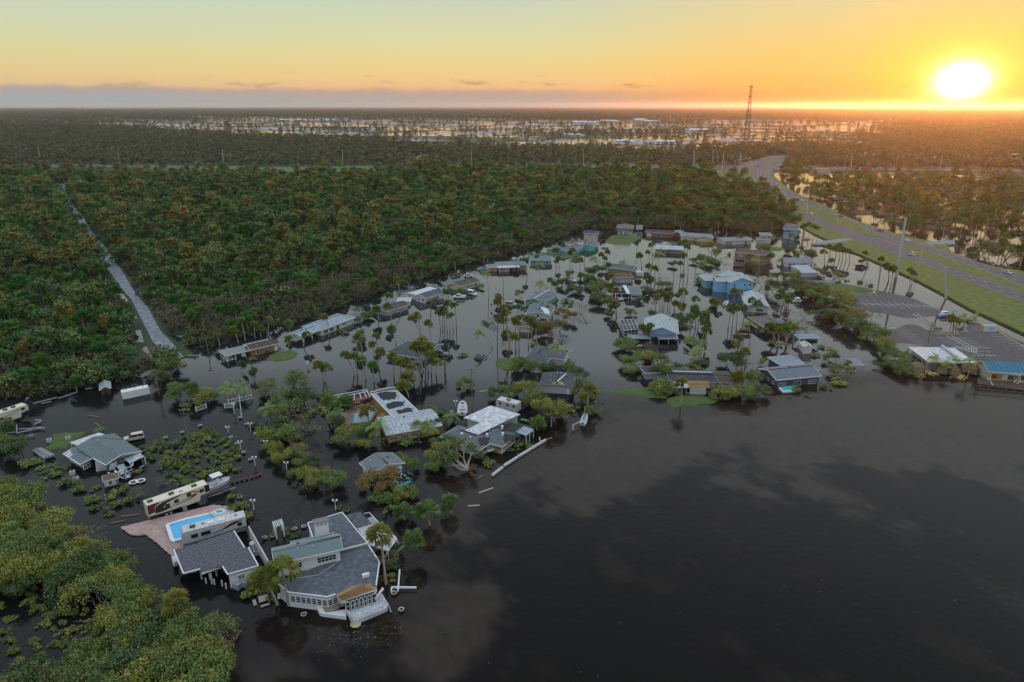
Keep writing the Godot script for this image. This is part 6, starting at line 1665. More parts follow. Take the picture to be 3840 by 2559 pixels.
func build_things():
	var cream := mat(0.52,0.47,0.36,0.35, "")
	var maroon := mat(0.1,0.012,0.014,0.3, "")
	var black := mat(0.018,0.015,0.015,0.3, "")
	var rub := mat(0.02,0.02,0.02,0.8, "")
	var fit := func(o: Node3D, w: float, ac: Array, h: float, wheels: Array):
		for x in ac: block(o, "air_conditioner",Vector3(x, h + 0.16,0),Vector3(1.0,0.3,0.7), black)
		for x in wheels:
			for s in [-1,1]: rotor(o, "wheel",Vector3(x,0.42, s * (w / 2 - 0.05)),0.42,0.26, rub)
	# the burgundy fifth wheel
	var w := 2.6
	var o: Node3D = camper("burgundy and cream motorhome with swooping stripes beside the pool",V(-75.18,0.3,-121.04),V(-66.14,0.3,-129.64),[-6.1,0.7,-6.15,3.9,6.0,3.9,6.3,3.2,6.2,1.9,4.2,1.8,4.0,0.7], w, cream,1,0.1)
	on_side(o, "dark_skirt",[-6.1,0.55,-6.1,1.3,-2.0,1.0,1.0,0.95,1.0,0.7], black, w)
	on_side(o, "maroon_tail",[-6.13,1.7,-6.13,3.85,-3.6,3.75,-4.8,3.0,-4.9,1.9], maroon, w,0.025)
	on_side(o, "black_swoosh",[-4.9,1.5,-4.7,2.9,-3.2,3.5,0.6,3.75,0.4,3.55,-2.4,3.0,-3.3,2.3,-1.6,1.6,-3.4,1.4], black, w,0.03)
	on_side(o, "maroon_swoosh",[-2.6,1.95,1.8,2.45,3.4,2.9,3.6,2.4,2.2,1.9,-0.5,1.7,-2.5,1.7,1.9,2.05,2.9,2.5,1.4,2.3], maroon, w,0.03)
	on_side(o, "maroon_arc",[0.6,3.5,3.0,3.55,4.0,3.0,3.9,2.5,3.7,3.0,2.8,3.35], maroon, w,0.03)
	for x in [[-2.4,2.3],[-0.6,2.6],[2.0,3.0],[4.6,2.9]]: block(o, "window",Vector3(x[0], x[1], w / 2 + 0.03),Vector3(0.9,0.8,0.05), dark_glass())
	block(o, "front_cap",Vector3(5.75,3.0,0),Vector3(1.0,1.7, w + 0.05), black)
	for i in 4: block(o, "entry_step",Vector3(0.6,0.25 + i * 0.22, w / 2 + 0.75 - i * 0.18),Vector3(0.8,0.06,0.24), mat(0.4,0.4,0.42))
	fit.call(o, w,[-5.2,-1.0,3.6],3.9,[-2.9,-2.0])
	for x in [0.6,1.0]: block(o, "roof_vent",Vector3(x,3.98,0.4),Vector3(0.25,0.16,0.25), black)
	# the white coach half behind the pavilion
	var wc := mat(0.56,0.57,0.57,0.35, "stains",0,0.4)
	o = camper("white coach with black and red swooshes parked between pool and pavilion",V(-53.93,0.3,-117.51),V(-63.36,0.3,-112.34),[-5.8,0.6,-5.85,3.7,5.5,3.7,5.8,3.3,5.9,0.6], w, wc,-1,0.1)
	on_side(o, "grey_skirt",[-5.8,0.6,-5.8,1.7,-2.0,1.5,2.0,1.2,5.8,1.2,5.8,0.6], mat(0.12,0.12,0.125,0.4, ""), w,0.02,-1)
	for k in 3:
		var a := -5.3 + k * 0.55
		on_side(o, "swoosh",[2.2,1.5,-1.5,2.1, a + 1.0,2.9, a,3.2, a + 0.2,3.3, a + 1.3,3.05,-1.3,2.25],[black, maroon, black][k], w,0.025 + 0.004 * k,-1)
	for x in [[1.6,1.7],[3.6,1.2],[-4.6,0.8]]: block(o, "window",Vector3(x[0],2.4,-w / 2 - 0.03),Vector3(x[1],0.8,0.05), dark_glass())
	block(o, "windscreen",Vector3(5.82,2.4,0),Vector3(0.1,1.3,2.3), mat(0.1,0.22,0.2,0.1, ""))
	fit.call(o, w,[3.7],3.7,[-3.4,3.6])
	for x in [0.4,-1.5]: block(o, "roof_unit",Vector3(x,3.8,-0.2),Vector3(1.2,0.2,0.8), white())
	for x in [1.8,-4.2]: block(o, "roof_vent",Vector3(x,3.76,0.2),Vector3(0.4,0.1,0.4), black)
	# cream fifth wheel at the left edge
	o = camper("cream travel trailer with dark swirl stripes stranded at the left edge",V(-140.1,0.3,-160),V(-132.7,0.3,-173.2),[-5.6,0.7,-5.6,3.6,5.4,3.6,5.6,3.0,5.5,2.0,3.6,1.8,3.4,0.7], w, cream,1,0.0)
	for x in [[-1.2,2.0],[0.6,1.4],[4.2,2.8]]: block(o, "window",Vector3(x[0], x[1], w / 2 + 0.03),Vector3(0.9,0.7,0.05), dark_glass())
	on_side(o, "swirl",[-5.4,1.3,0.0,2.2,3.4,2.7,0.2,2.35,-5.4,1.5], black, w)
	on_side(o, "swirl",[0.6,2.5,3.0,3.1,4.6,2.5,3.1,2.95], black, w)
	fit.call(o, w,[0.6,2.6],3.6,[-1.4,-0.5])
	# small white trailer beside the white roofed house, and the cargo trailer
	o = camper("white camper trailer tucked behind the white roofed house",V(2.6,0.3,-172.8),V(-4.5,0.3,-177),[-3.4,0.5,-3.4,3.0,3.2,3.0,3.5,2.2,3.4,0.5],2.5, wc,-1)
	for x in [-2.4,-0.4,2.0]: block(o, "window",Vector3(x,2.1,-1.28),Vector3(0.8,0.6,0.05), dark_glass())
	fit.call(o,2.5,[0.0],3.0,[0.2])
	o = camper("plain white cargo trailer half sunk before the tree line",V(-114,0,-182.9),V(-107.9,0,-187.4),[-3.6,0.0,-3.6,2.4,3.4,2.4,3.6,2.2,3.6,0.0],2.4, white(),1,-0.25)
	for x in [-2.4,0.0,2.2]: block(o, "roof_vent",Vector3(x,2.44,0),Vector3(0.3,0.1,0.3), mat(0.2,0.2,0.2))
	for x in [-2.0,-1.0]: block(o, "wheel_arch",Vector3(x,0.35,1.22),Vector3(0.9,0.3,0.12), white())
	# cars
	car("suv", Color(0.42,0.38,0.3), "pale gold off-road car parked nose in beside the grey house",V(-95,0,-157.7),V(-98.3,0,-155.9))
	car("van", Color(0.62,0.63,0.64), "white van with dark windows standing before the cream house",V(-19.8,0,-300),V(-16.4,0,-296.5))
	car("pickup", Color(0.6,0.62,0.63), "white pickup in shallow water left of the white van",V(-21.3,0,-292),V(-25.5,0,-292.6))
	car("suv", Color(0.26,0.29,0.31), "silver grey car standing in flood left of the green house",V(-2.4,0,-281.1),V(1.8,0,-279.6))
	car("suv", Color(0.1,0.11,0.12), "dark grey car half hidden behind the palm house palms",V(-26.1,0,-219.7),V(-22.6,0,-218.8))
	car("pickup", Color(0.03,0.025,0.075), "dark purple pickup stranded in water by the highway bank",V(180.8,0,-352.2),V(186.2,0,-351.6))
	car("pickup", Color(0.06,0.012,0.015), "dark maroon pickup under palms left of the taupe roofed house",V(87.9,0,-242.1),V(85.4,0,-243))
	car("suv", Color(0.5,0.5,0.5), "white car seen from behind beside the tan villa",V(123.9,0,-383.8),V(126.4,0,-392.2))
	car("sedan", Color(0.3,0.36,0.42), "blue silver car beside the pink house carport",V(-16.9,0,-346.8),V(-14.3,0,-347.3))
	car("sedan", Color(0.4,0.42,0.42), "pale car in flood left of the cream house corner",V(-23,0,-332.4),V(-20.6,0,-332.8))
	var grp := "cars on the highway"
	var hc := [["suv", Color(0.6,0.6,0.6), "white car heading down past the first big median",V(230.2,0.9,-574.6),V(230.3,0.9,-566.3)],["sedan", Color(0.6,0.6,0.6), "white saloon car beside the tall steel power pole",V(232.4,0.9,-537.5),V(232.3,0.9,-529.4)],["sedan", Color(0.12,0.12,0.13), "dark grey car on the far carriageway above the steel pole",V(248.3,0.9,-514.5),V(247.8,0.9,-520.7)],["sedan", Color(0.2,0.03,0.03), "dark red car following a white car up the far carriageway",V(253.5,0.9,-610.4),V(253.4,0.9,-617.9)],["sedan", Color(0.62,0.62,0.62), "white car just behind the dark red car",V(255.3,0.9,-605.2),V(255.3,0.9,-612.6)],["suv", Color(0.6,0.6,0.6), "white car nearing the crossing from the left curve",V(340.9,0.9,-1003.5),V(336.7,0.9,-985.9)],["sedan", Color(0.6,0.6,0.58), "white car coming out of the far bend",V(359.9,0.9,-1036.2),V(350.9,0.9,-1017.4)],["sedan", Color(0.1,0.08,0.09), "dark car crossing the junction",V(338.4,0.9,-959.9),V(337.6,0.9,-970.1)],["sedan", Color(0.1,0.1,0.1), "black car alone in the right turn lane at the junction",V(334.5,0.9,-896.1),V(340.5,0.9,-911.8)],["sedan", Color(0.15,0.3,0.32), "teal car waiting on the side road left of the junction",V(286.2,0.9,-949.9),V(291.9,0.9,-954.9)],["pickup", Color(0.35,0.36,0.34), "silver pickup turning at the left of the junction",V(291.8,0.9,-918.8),V(287.7,0.9,-925.8)],["sedan", Color(0.12,0.1,0.1), "dark car behind the teal car on the side road",V(303.7,0.9,-959.9),V(307.6,0.9,-957.4)],["sedan", Color(0.3,0.33,0.35), "grey car parked on grass below the orange bracing",V(225.4,0.9,-757.1),V(230.4,0.9,-763.5)],["suv", Color(0.2,0.2,0.21), "silver car on far carriageway beside the median tip",V(247.1,0.9,-453.5),V(246,0.9,-458.4)],["sedan", Color(0.6,0.6,0.6), "white car passing the side road opening",V(246.4,0.9,-420.5),V(245.7,0.9,-425.3)],["suv", Color(0.55,0.55,0.55), "white car with brake lights right of the thick steel pole",V(225.9,0.9,-376.8),V(225.7,0.9,-383.7)],["sedan", Color(0.42,0.5,0.52), "pale silver saloon car at the right edge of the highway",V(249.5,0.9,-332.8),V(249,0.9,-338.5)],["sedan", Color(0.3,0.3,0.3), "grey car on far carriageway before the yellow diamond sign",V(246.4,0.9,-456.1),V(247,0.9,-461)],["sedan", Color(0.6,0.6,0.58), "white car on the distant cross road right of the junction",V(489.2,0.9,-939.6),V(494,0.9,-937.1)],["sedan", Color(0.4,0.4,0.38), "grey car far along the distant cross road",V(584.8,0.9,-944.4),V(587.7,0.9,-943.2)]]
	for q in hc: car(q[0], q[1], q[2], q[3], q[4], grp, "brake" in q[2])
	var lit := [[V(315.6,0.9,-889.5),V(321.4,0.9,-905), "leftmost"],[V(324.4,0.9,-907.3),V(329.6,0.9,-921.1), "second from left"],[V(333.2,0.9,-925.8),V(338.7,0.9,-940.1), "foremost"],[V(321.4,0.9,-889.5),V(327.2,0.9,-905), "rightmost"]]
	for q in lit: car("sedan", Color(0.3,0.28,0.27), "car with glowing tail lights at the junction, %s of the four" % q[2], q[0], q[1], grp, true)
	# boats
	boat("white sport boat with hard top on a trailer behind the burgundy motorhome",V(-67.03,0,-130.95),V(-63.23,0,-134.64),2.5,1.2, white(), "ct",0.7)
	debris("long silver boat trailer frame under the white sport boat", "trailer", "boat_trailer",[[V(-65.92,0.6,-128.88),V(-61.52,0.6,-132.78)],[V(-65.12,0.6,-129.43),V(-63.54,0.6,-130.67)],[V(-66.35,0.6,-130.25),V(-63.1,0.6,-133.35)]],0.14, mat(0.4,0.41,0.42,0.4, "",0.7))
	boat("white centre console boat with arch between red house and white roof",V(-13.7,0,-171.1),V(-14.1,0,-178.9),2.7,1.1, white(), "cr")
	boat("small blue and white sailboat on its side by the broken dock",V(18.9,0,-164.9),V(20.4,0,-171.1),1.8,0.9, mat(0.5,0.54,0.6,0.3, ""), "m")
	boat("white runabout beside the turquoise garage",V(54,0,-405.7),V(58.1,0,-404.3),2.0,0.9, white(), "c")
	boat("white pontoon boat nosed into bushes in the middle canal",V(31.4,0,-321.6),V(27.3,0,-323.2),2.2,0.9, white(), "")
	boat("blue and white boat stranded at the edge of the upper parking lot",V(172.3,0,-264.4),V(178.1,0,-265.6),2.2,1.0, mat(0.12,0.3,0.5,0.3, ""), "h")
	boat("white boat on the driveway by the sky blue house",V(185.4,0,-432.9),V(191.1,0,-433.4),2.2,0.9, white(), "c")
	boat("white cabin cruiser moored among trees east of the highway",V(356.9,0,-585.1),V(347.3,0,-586.6),3.4,1.6, white(), "h")
	boat("white canopied boat right of the cabin cruiser",V(372.2,0,-548.9),V(361.1,0,-546.8),3.0,1.3, white(), "t")
	boat("small pale boat with flat top in the creek by the white metal house",V(121.9,0,-286.1),V(126.2,0,-286.3),2.4,0.8, white(), "h")
	boat("white boat at the taupe house palms",V(90.4,0,-279.6),V(93.6,0,-285.8),2.0,0.9, white(), "c")
	boat("turquoise canoe beached on the wreck heap at the grey cottage",V(-26.71,0.4,-132.47),V(-22.51,0.4,-135.56),1.0,0.5, mat(0.03,0.36,0.36,0.4), "",0.15, "canoe")
	boat("bright green kayak beside the white roofed house",V(2.4,0.2,-168.1),V(4.8,0.2,-166.7),0.9,0.4, mat(0.03,0.42,0.05,0.4), "",0.1, "canoe")
	# wreckage and edges
	var grey := mat(0.3,0.3,0.29)
	debris("long white sea wall cap breaking the water before the white roofed house", "sea wall", "sea_wall",[[V(-4.56,0.3,-138.58),V(-2.21,0.3,-142.28)],[V(-1.89,0.35,-142.88),V(1.36,0.35,-147.14)],[V(1.47,0.35,-147.37),V(4.8,0.3,-151.5)],[V(4.9,0.3,-151.7),V(8.6,0.3,-156.2)]],0.5, mat(0.55,0.56,0.56))
	debris("weathered plank floating off the end of the sea wall", "plank", "plank",[[V(8.7,0.1,-156.6),V(10.3,0.1,-157.8)]],0.3, mat(0.2,0.12,0.06))
	for q in [["white pipe floating below the sea wall",V(-7.32,0.1,-131.32),V(-4.22,0.1,-133.43)],["short grey plank beside the uprooted tree",V(-7.75,0.1,-137.5),V(-6.83,0.1,-138.88)],["long white pole adrift above the two river palms",V(-9.44,0.1,-126.1),V(-6.94,0.1,-126.42)],["white post standing by the sea wall",V(7,0.8,-156.8),V(7.2,0.1,-155.6)],["white board lying by the lone utility pole",V(-9.7,0.1,-187.5),V(-6.2,0.1,-188.6)],["yellow timber floating behind the grey house",V(-112.3,0.1,-166.5),V(-109.5,0.1,-164)],["long brown board adrift near the thin flagpole",V(-117,0.1,-171.3),V(-113,0.1,-169.8)],["bare log floating left of the patio",V(-81.18,0.1,-122.13),V(-77.74,0.1,-123.01)],["shorter dark log below the patio corner",V(-82.01,0.1,-119.7),V(-79.68,0.1,-120.78)],["white barrier arm across the road end",V(-110.6,0.4,-217.7),V(-106.8,0.4,-218.1)]]:
		debris(q[0], "debris", "floating_timber",[[q[1], q[2]]],0.22, mat(0.5,0.5,0.48) if "white" in q[0] else mat(0.25,0.17,0.1))
	debris("broken white dock frame standing in the river right of the deck", "dock", "broken_dock",[[V(-20.48,0.9,-104.03),V(-19.99,0.5,-98.84)],[V(-21.29,0.6,-99.55),V(-16.85,0.6,-99.49)],[V(-21.24,0.6,-99.46),V(-21.17,0.2,-98.91)],[V(-20.11,0.6,-99.61),V(-20.02,0.2,-98.91)]],0.26, white())
	debris("white boat lift frame by the small sailboat", "boat lift", "boat_lift",[[V(15.8,1.2,-162.5),V(18.7,1.2,-165.7)],[V(15.9,1.3,-162.8),V(15.9,0,-162.2)],[V(16.2,1.3,-162.3),V(16.3,0,-162.2)]],0.2, mat(0.45,0.46,0.46))
	debris("heap of tangled boat trailer frames at the left shore", "trailer", "trailer_frames",[[V(-130.1,1.6,-162.2),V(-128.8,0.3,-160)],[V(-128.7,0.4,-159.8),V(-124.8,0.4,-163.4)],[V(-129.5,0.6,-161.8),V(-123.1,0.5,-162.6)],[V(-131.3,0.5,-159.6),V(-129.3,0.5,-160.2)],[V(-126.4,0.5,-156.8),V(-123.4,0.5,-158.5)],[V(-128.6,0.8,-166.9),V(-127.1,0.6,-167)],[V(-127.4,0.5,-165),V(-126.9,0.5,-166.9)]],0.22, mat(0.4,0.43,0.45,0.5))
	debris("stack of long grey dock sections lying by the left shrubs", "dock sections", "dock_stack",[[V(-118.2,0.4,-150.4),V(-112.61,0.4,-146.3)],[V(-117.7,0.6,-150.6),V(-111.92,0.6,-146.44)],[V(-117,0.8,-150.5),V(-111.23,0.8,-146.58)],[V(-117,0.5,-151.2),V(-111.28,0.5,-147.54)]],0.5, mat(0.25,0.28,0.3))
	debris("wire and post fence line drifting at the forest edge", "fence", "broken_fence",[[V(-136.2,0.8,-177.6),V(-132,0.8,-181.9)],[V(-131.7,0.5,-181.8),V(-129.1,0.5,-186.3)],[V(-134.7,0.3,-178.7),V(-132.7,0.3,-180.1)],[V(-128,0.5,-188.6),V(-126.3,0.5,-189.4)]],0.16, mat(0.45,0.5,0.53))
	var heap := thing("wreck_heap", "heap of white and turquoise wreckage piled before the grey cottage", "wreckage",V(-25.83,0,-136.38))
	rng.seed = 77
	for i in 60:
		var t := rng.randf(); var s := rng.randf()
		block(heap, "broken_piece",Vector3(rng.randf_range(-3.2,3.2), rng.randf_range(0,0.8), rng.randf_range(-2.2,2.0)),Vector3(rng.randf_range(.2,1.0), rng.randf_range(.05,.5), rng.randf_range(.2,.7)),[white(), mat(0.1,0.35,0.33), mat(0.4,0.45,0.5), mat(0.06,0.05,0.05)][rng.randi_range(0,3)]).rotation = Vector3(t, s * 6,0)
	heap = thing("wreck_heap", "jumble of white boards spilling from the torn porch of grey house", "wreckage",V(-90.01,0,-139.45))
	for i in 50:
		block(heap, "broken_piece",Vector3(rng.randf_range(-3.4,1.6), rng.randf_range(0,0.9), rng.randf_range(-2.4,1.0)),Vector3(rng.randf_range(.3,1.8),.06, rng.randf_range(.1,.5)),[white(), mat(0.25,0.32,0.45), mat(0.4,0.45,0.5)][rng.randi_range(0,2)]).rotation = Vector3(rng.randf() - 0.5, rng.randf() * 6, rng.randf() - 0.5)
	var fence := thing("white_wall", "white louvred garden wall between pavilion and river house", "wall",V(-48.12,0,-110.43))
	var fa := V(-51.72,0,-114.77) - fence.position; var fb2 := V(-44.26,0,-104.07) - fence.position
	for i in 22:
		var b := B.new(); b.bar(fa.lerp(fb2, i / 22.0) + Vector3(0,1.4,0), fa.lerp(fb2,(i + 0.85) / 22.0) + Vector3(0,1.4,0),0.14,2.9)
		obj("slat", b, white(), fence)
	var arb := thing("garden_arbour", "white garden arbour over the flooded walk of the river house", "arbour",V(-46.05,0,-114.77))
	for p in [V(-46.44,0,-114.59),V(-45.19,0,-115.45),V(-47.5,0,-116.47),V(-46.24,0,-117.36)]:
		var b := B.new(); b.bar(p - arb.position, p - arb.position + Vector3(0,2.6,0),0.22)
		obj("post", b, white(), arb)
	for i in 6:
		var b := B.new(); b.bar(V(-47.62,0,-116.47).lerp(V(-46.22,0,-117.43), i / 5.0) - arb.position + Vector3(0,2.7,0),V(-46.46,0,-114.51).lerp(V(-45.17,0,-115.52), i / 5.0) - arb.position + Vector3(0,2.7,0),0.14)
		obj("top_slat", b, white(), arb)
	# urns, pots and twin lamps
	var urn0 := func(at: Vector3, r: float, m: Material, label: String, called: String):
		var u := thing(called, label, "planter", at,0, "round planters in the flood")
		var b := B.new(); b.lathe(Vector3.ZERO,[[0.0,-0.3],[r * 0.45,-0.3],[r * 0.5,0.0],[r * 0.85,0.25],[r,0.4],[r * 1.05,0.44],[r * 0.8,0.44],[r * 0.7,0.33],[0.0,0.33]],12)
		obj("bowl", b, m, u)
		b = B.new(); b.lathe(Vector3.ZERO,[[r * 0.72,0.35],[0.0,0.4]],12)
		obj("soil", b, mat(0.05,0.04,0.03), u)
		auto.append([u, label, "round planters in the flood"])
	for p in [V(-71.1,0,-165.4),V(-66.6,0,-159.8),V(-63.4,0,-155.6),V(-66.01,0,-149.68),V(-63.04,0,-146.09),V(-50.79,0,-139.68),V(-48.79,0,-114.59),V(-47.43,0,-115.22),V(-43.77,0,-117.63),V(-42.21,0,-118.41),V(-34.74,0,-124.12),V(-20.64,0,-98.42),V(-18.73,0,-94.31),V(-34.88,0,-93.09),V(-59.22,0,-129.3),V(-69.4,0,-154.1),V(-72.3,0,-157.7),V(-89,0,-157.5),V(-83.1,0,-164.5),V(-86.1,0,-160.6),V(-74.3,0,-169.5)]: urn0.call(p,0.5, mat(0.5,0.46,0.42), "pale stone urn", "stone_urn")
	for p in [V(-63.34,0,-135.51),V(-62.48,0,-136.1),V(-61.62,0,-136.7),V(-60.7,0,-137.15),V(-59.75,0,-137.75),V(-58.95,0,-138.35),V(-58.3,0,-138.96)]: urn0.call(p,0.38, mat(0.22,0.05,0.03), "terracotta pot", "terracotta_pot")
	for p in [V(-85.59,0,-135.51),V(-84.35,0,-136.1)]: urn0.call(p,1.0, white(), "big white tub planter", "white_tub")
	var lamps := [V(-67.4,0,-151.5),V(-67.2,2,-151.5),V(-68.5,0,-161.4),V(-68.5,2.1,-161.4),V(-61.3,0,-152.2),V(-61.2,1.8,-152.2),V(-61,0,-143.6),V(-60.9,2,-143.6),V(-52.7,0,-141.1),V(-52.7,2,-141.1),V(-54.6,0,-124.8),V(-54.6,2.1,-124.8),V(-37.3,0,-124.8),V(-37.4,2.1,-124.8),V(-74.1,0,-160.6),V(-74,1.5,-160.6),V(-16,0,-177.1),V(-15.9,1.5,-177.1),V(-77,0,-172.4),V(-76.9,2.8,-172.4)]
	for i in range(0, lamps.size(),2):
		var l := thing("garden_lamp", "", "garden lamp", lamps[i],0, "white twin globe garden lamps")
		var h: float = lamps[i + 1].y
		var b := B.new(); b.tube([Vector3(0,-0.5,0),Vector3(0, h,0)],[0.1,0.06],6); b.bar(Vector3(-0.4, h,0),Vector3(0.4, h,0),0.07)
		obj("post", b, white(), l)
		for x in [-0.4,0.4]:
			b = B.new(); b.lathe(Vector3(x, h + 0.05,0),[[0.0,0.0],[0.18,0.08],[0.25,0.25],[0.18,0.42],[0.0,0.5]],8)
			obj("globe", b, white(), l)
		auto.append([l, "white twin globe garden lamp", "white twin globe garden lamps"])
	# totes, tanks, tables by the pavilion and the river house
	for i in 3:
		var p := V(-48.53,0,-100.05).lerp(V(-46.71,0,-101.41), i / 2.0)
		var t := thing("water_tote", "caged water tote beside the pavilion wall, %s of three" % ["leftmost", "middle one", "rightmost"][i], "tank", p,-0.35, "caged water totes")
		block(t, "tank",Vector3(0,0.55,0),Vector3(1.05,1.1,1.0), mat(0.3,0.38,0.42,0.4))
		var b := B.new()
		for x in [-.55,0,.55]:
			for z in [-.53,.53]: b.bar(Vector3(x,0, z),Vector3(x,1.2, z),0.05)
		for y in [0.2,0.6,1.15]:
			for z in [-.53,.53]: b.bar(Vector3(-.55, y, z),Vector3(.55, y, z),0.05)
		obj("cage", b, mat(0.5,0.53,0.55,0.4), t)
	var tk := thing("propane_tank", "white propane tank behind the louvred garden wall", "tank",V(-50.02,0,-111.49))
	var tb := B.new(); tb.lathe(Vector3.ZERO,[[0,0],[0.6,0.1],[0.6,1.3],[0.3,1.6],[0,1.62]],12); obj("tank", tb, white(), tk)
	for q in [["air conditioning unit on the bank behind the grey house",V(-117.6,0,-155.6)],["boxy white cooler on the lawn behind the grey house",V(-113.6,0,-156.9)],["air conditioning unit in shrubs left of the wrecked shed",V(-99.37,0,-136.67)],["second white unit just above it in the shrubs",V(-101.83,0,-139.45)],["white machine by the louvred wall",V(-48.75,0,-109.73)]]:
		var ac := thing("air_conditioner", q[0], "air conditioner", q[1],0.4)
		block(ac, "casing",Vector3(0,0.45,0),Vector3(1.0,1.0,1.0), mat(0.5,0.53,0.54))
		var b := B.new(); b.lathe(Vector3.ZERO,[[0.36,0.97],[0.34,1.0],[0.0,1.0]],12)
		obj("fan_grille", b, mat(0.08,0.09,0.1), ac)
	var pt := thing("picnic_set", "stone picnic table with benches in the water by leaning palms", "table",V(-42.91,0,-96.83),0.5)
	block(pt, "table_top",Vector3(0,0.5,0),Vector3(1.6,0.12,1.6), mat(0.4,0.37,0.33))
	block(pt, "pedestal",Vector3(0,0.1,0),Vector3(0.5,0.8,0.5), mat(0.4,0.37,0.33))
	for q in [Vector3(-1.5,0.2,0),Vector3(1.5,0.2,0),Vector3(0,0.2,1.5)]: block(pt, "bench", q,Vector3(0.5,0.14,1.5) if q.x else Vector3(1.5,0.14,0.5), mat(0.4,0.37,0.33))
	var rt := thing("round_table", "round pale table top leaning at the foot of the white deck", "table",V(-25.77,0,-91.11))
	tb = B.new(); tb.lathe(Vector3.ZERO,[[0,0.1],[0.9,0.1],[0.9,0.18],[0,0.2]],16); obj("table_top", tb, mat(0.5,0.45,0.28), rt)
	var ca := thing("garden_bench", "white garden bench standing in water below the sunroom windows", "bench",V(-36.03,0,-95.42),-0.15)
	for i in 4: block(ca, "slat",Vector3(0,0.45,-0.3 + i * 0.18),Vector3(1.7,0.05,0.12), white())
	for x in [-0.75,0.75]: block(ca, "leg",Vector3(x,0.1,-0.05),Vector3(0.1,0.8,0.5), white())
	ca = thing("garden_chair", "white chair in the flood between the two leaning palms", "chair",V(-40.3,0,-97.26),0.4)
	block(ca, "seat",Vector3(0,0.35,0),Vector3(0.6,0.06,0.6), white()); block(ca, "backrest",Vector3(0,0.7,-0.3),Vector3(0.6,0.6,0.06), white())
	for q in [Vector3(-.27,0,-.27),Vector3(.27,0,-.27),Vector3(-.27,0,.27),Vector3(.27,0,.27)]: block(ca, "leg", q,Vector3(0.06,0.7,0.06), white())
	var gt := func(a: Vector3, e: Vector3, label: String):
		var g := thing("white_gate", label, "gate", a)
		var d := e - a
		for i in 9:
			var b := B.new(); b.bar(d * i / 8.0 + Vector3(0,-0.3,0), d * i / 8.0 + Vector3(0,1.5 - 0.3 * sin(PI * i / 8.0),0),0.2 if i in [0,8] else 0.06)
			obj("post" if i in [0,8] else "picket", b, white(), g)
		for y in [0.2,1.2]:
			var b := B.new(); b.bar(Vector3(0, y,0), d + Vector3(0, y,0),0.09)
			obj("rail", b, white(), g)
	gt.call(V(-88.2,0,-173.8),V(-86.4,0,-176.2), "white gate leaf by the fallen bamboo clump")
	gt.call(V(-81.1,0,-176),V(-78.8,0,-176.6), "white gate leaf below the two feather palms")
	gt.call(V(-81.2,0,-179.1),V(-75.9,0,-182.6), "long white fence leading from the feather palms to the thicket")
	gt.call(V(-79.6,0,-182.9),V(-73.9,0,-169.5), "white fence running down from the gate to the urn")
	# the uprooted tree by the river
	var fell := thing("uprooted_tree", "big uprooted tree with bare limbs and a torn root plate", "tree",V(-10.33,0,-140.62))
	var rg := RandomNumberGenerator.new(); rg.seed = 3
	var tr := B.new(); var tips := []
	for q in [V(-12.6,4.5,-144.18),V(-16.03,4.5,-141.96),V(-14.09,2.5,-140.84),V(-9.61,4,-144.22),V(-15.93,2,-140.04)]:
		limb(tr,Vector3(0,0.6,0),(q - fell.position).normalized(),(q - fell.position).length() * 0.45,0.32,3, rg, tips,0.45,5)
	obj("trunk", tr, mat(0.27,0.25,0.21,0.9, ""), fell)
	var ro := B.new()
	for i in 40:
		var a := rg.randf() * TAU
		ro.bar(Vector3(0,0.4,0),Vector3(1.2 + rg.randf_range(-.4,1.2), cos(a) * 1.6 + 0.5, sin(a) * 1.9 + 0.4),0.13)
	obj("root_plate", ro, mat(0.16,0.1,0.06), fell)
	var fl := B.new()
	for p in tips: leaves(fl, p + Vector3(-0.5,0,0),Vector3(1,.8,1),40,0.24, Color(1,1,1), rg)
	obj("crown", fl, leafy(0.1,0.15,0.035), fell)
	# container with faded print
	var ct := V(178,0,-244.8); var ce := V(183.1,0,-244.8)
	var cf := frame(ct, ce,2.2)
	var co := thing("storage_container", "white storage container with yellow end on the parking lot", "container", cf.tf.origin, cf.tf.basis.get_euler().y)
	block(co, "box",Vector3(cf.L / 2,1.15,-1.1),Vector3(cf.L,2.2,2.2), mat(0.5,0.6,0.63,0.5))
	block(co, "roof_rim",Vector3(cf.L / 2,2.28,-1.1),Vector3(cf.L + 0.06,0.1,2.26), mat(0.3,0.38,0.4))
	block(co, "yellow_end",Vector3(-0.03,1.12,-1.1),Vector3(0.06,1.9,2.0), mat(0.55,0.36,0.02,0.5))
	for i in 9: block(co, "faded_mark",Vector3(cf.L * 0.34 + i * 0.24,1.5,0.01),Vector3(0.17,0.32,0.03), mat(0.12,0.17,0.12))
	for i in 8: block(co, "faded_mark",Vector3(cf.L * 0.37 + i * 0.22,1.05,0.01),Vector3(0.13,0.2,0.03), mat(0.16,0.25,0.28))
	# thatched huts and yellow tables along the bar's shore
	var thatch := mat(0.24,0.175,0.11,0.98, "streaks",0,0.8)
	var i2 := 0
	for q in [[V(130.1,0,-204.6),3.2, "leftmost and largest"],[V(135.3,0,-207.7),1.9, "second along the back row"],[V(138,0,-207.7),2.2, "third along the back row"],[V(137.1,0,-202.9),2.2, "front one behind the yellow tables"],[V(140.4,0,-202),2.4, "middle front one"],[V(144.6,0,-204.6),2.6, "wide one left of the tall palm"],[V(146.8,0,-202),2.0, "rightmost by the utility pole"],[V(148.3,0,-207.7),1.8, "back one below the white roof"]]:
		var hut := thing("thatched_hut", "collapsed thatched shade hut, " + q[2], "hut", q[0], i2 * 0.35, "thatched huts along the bar shore")
		i2 += 1
		var r: float = q[1]
		var b := B.new()
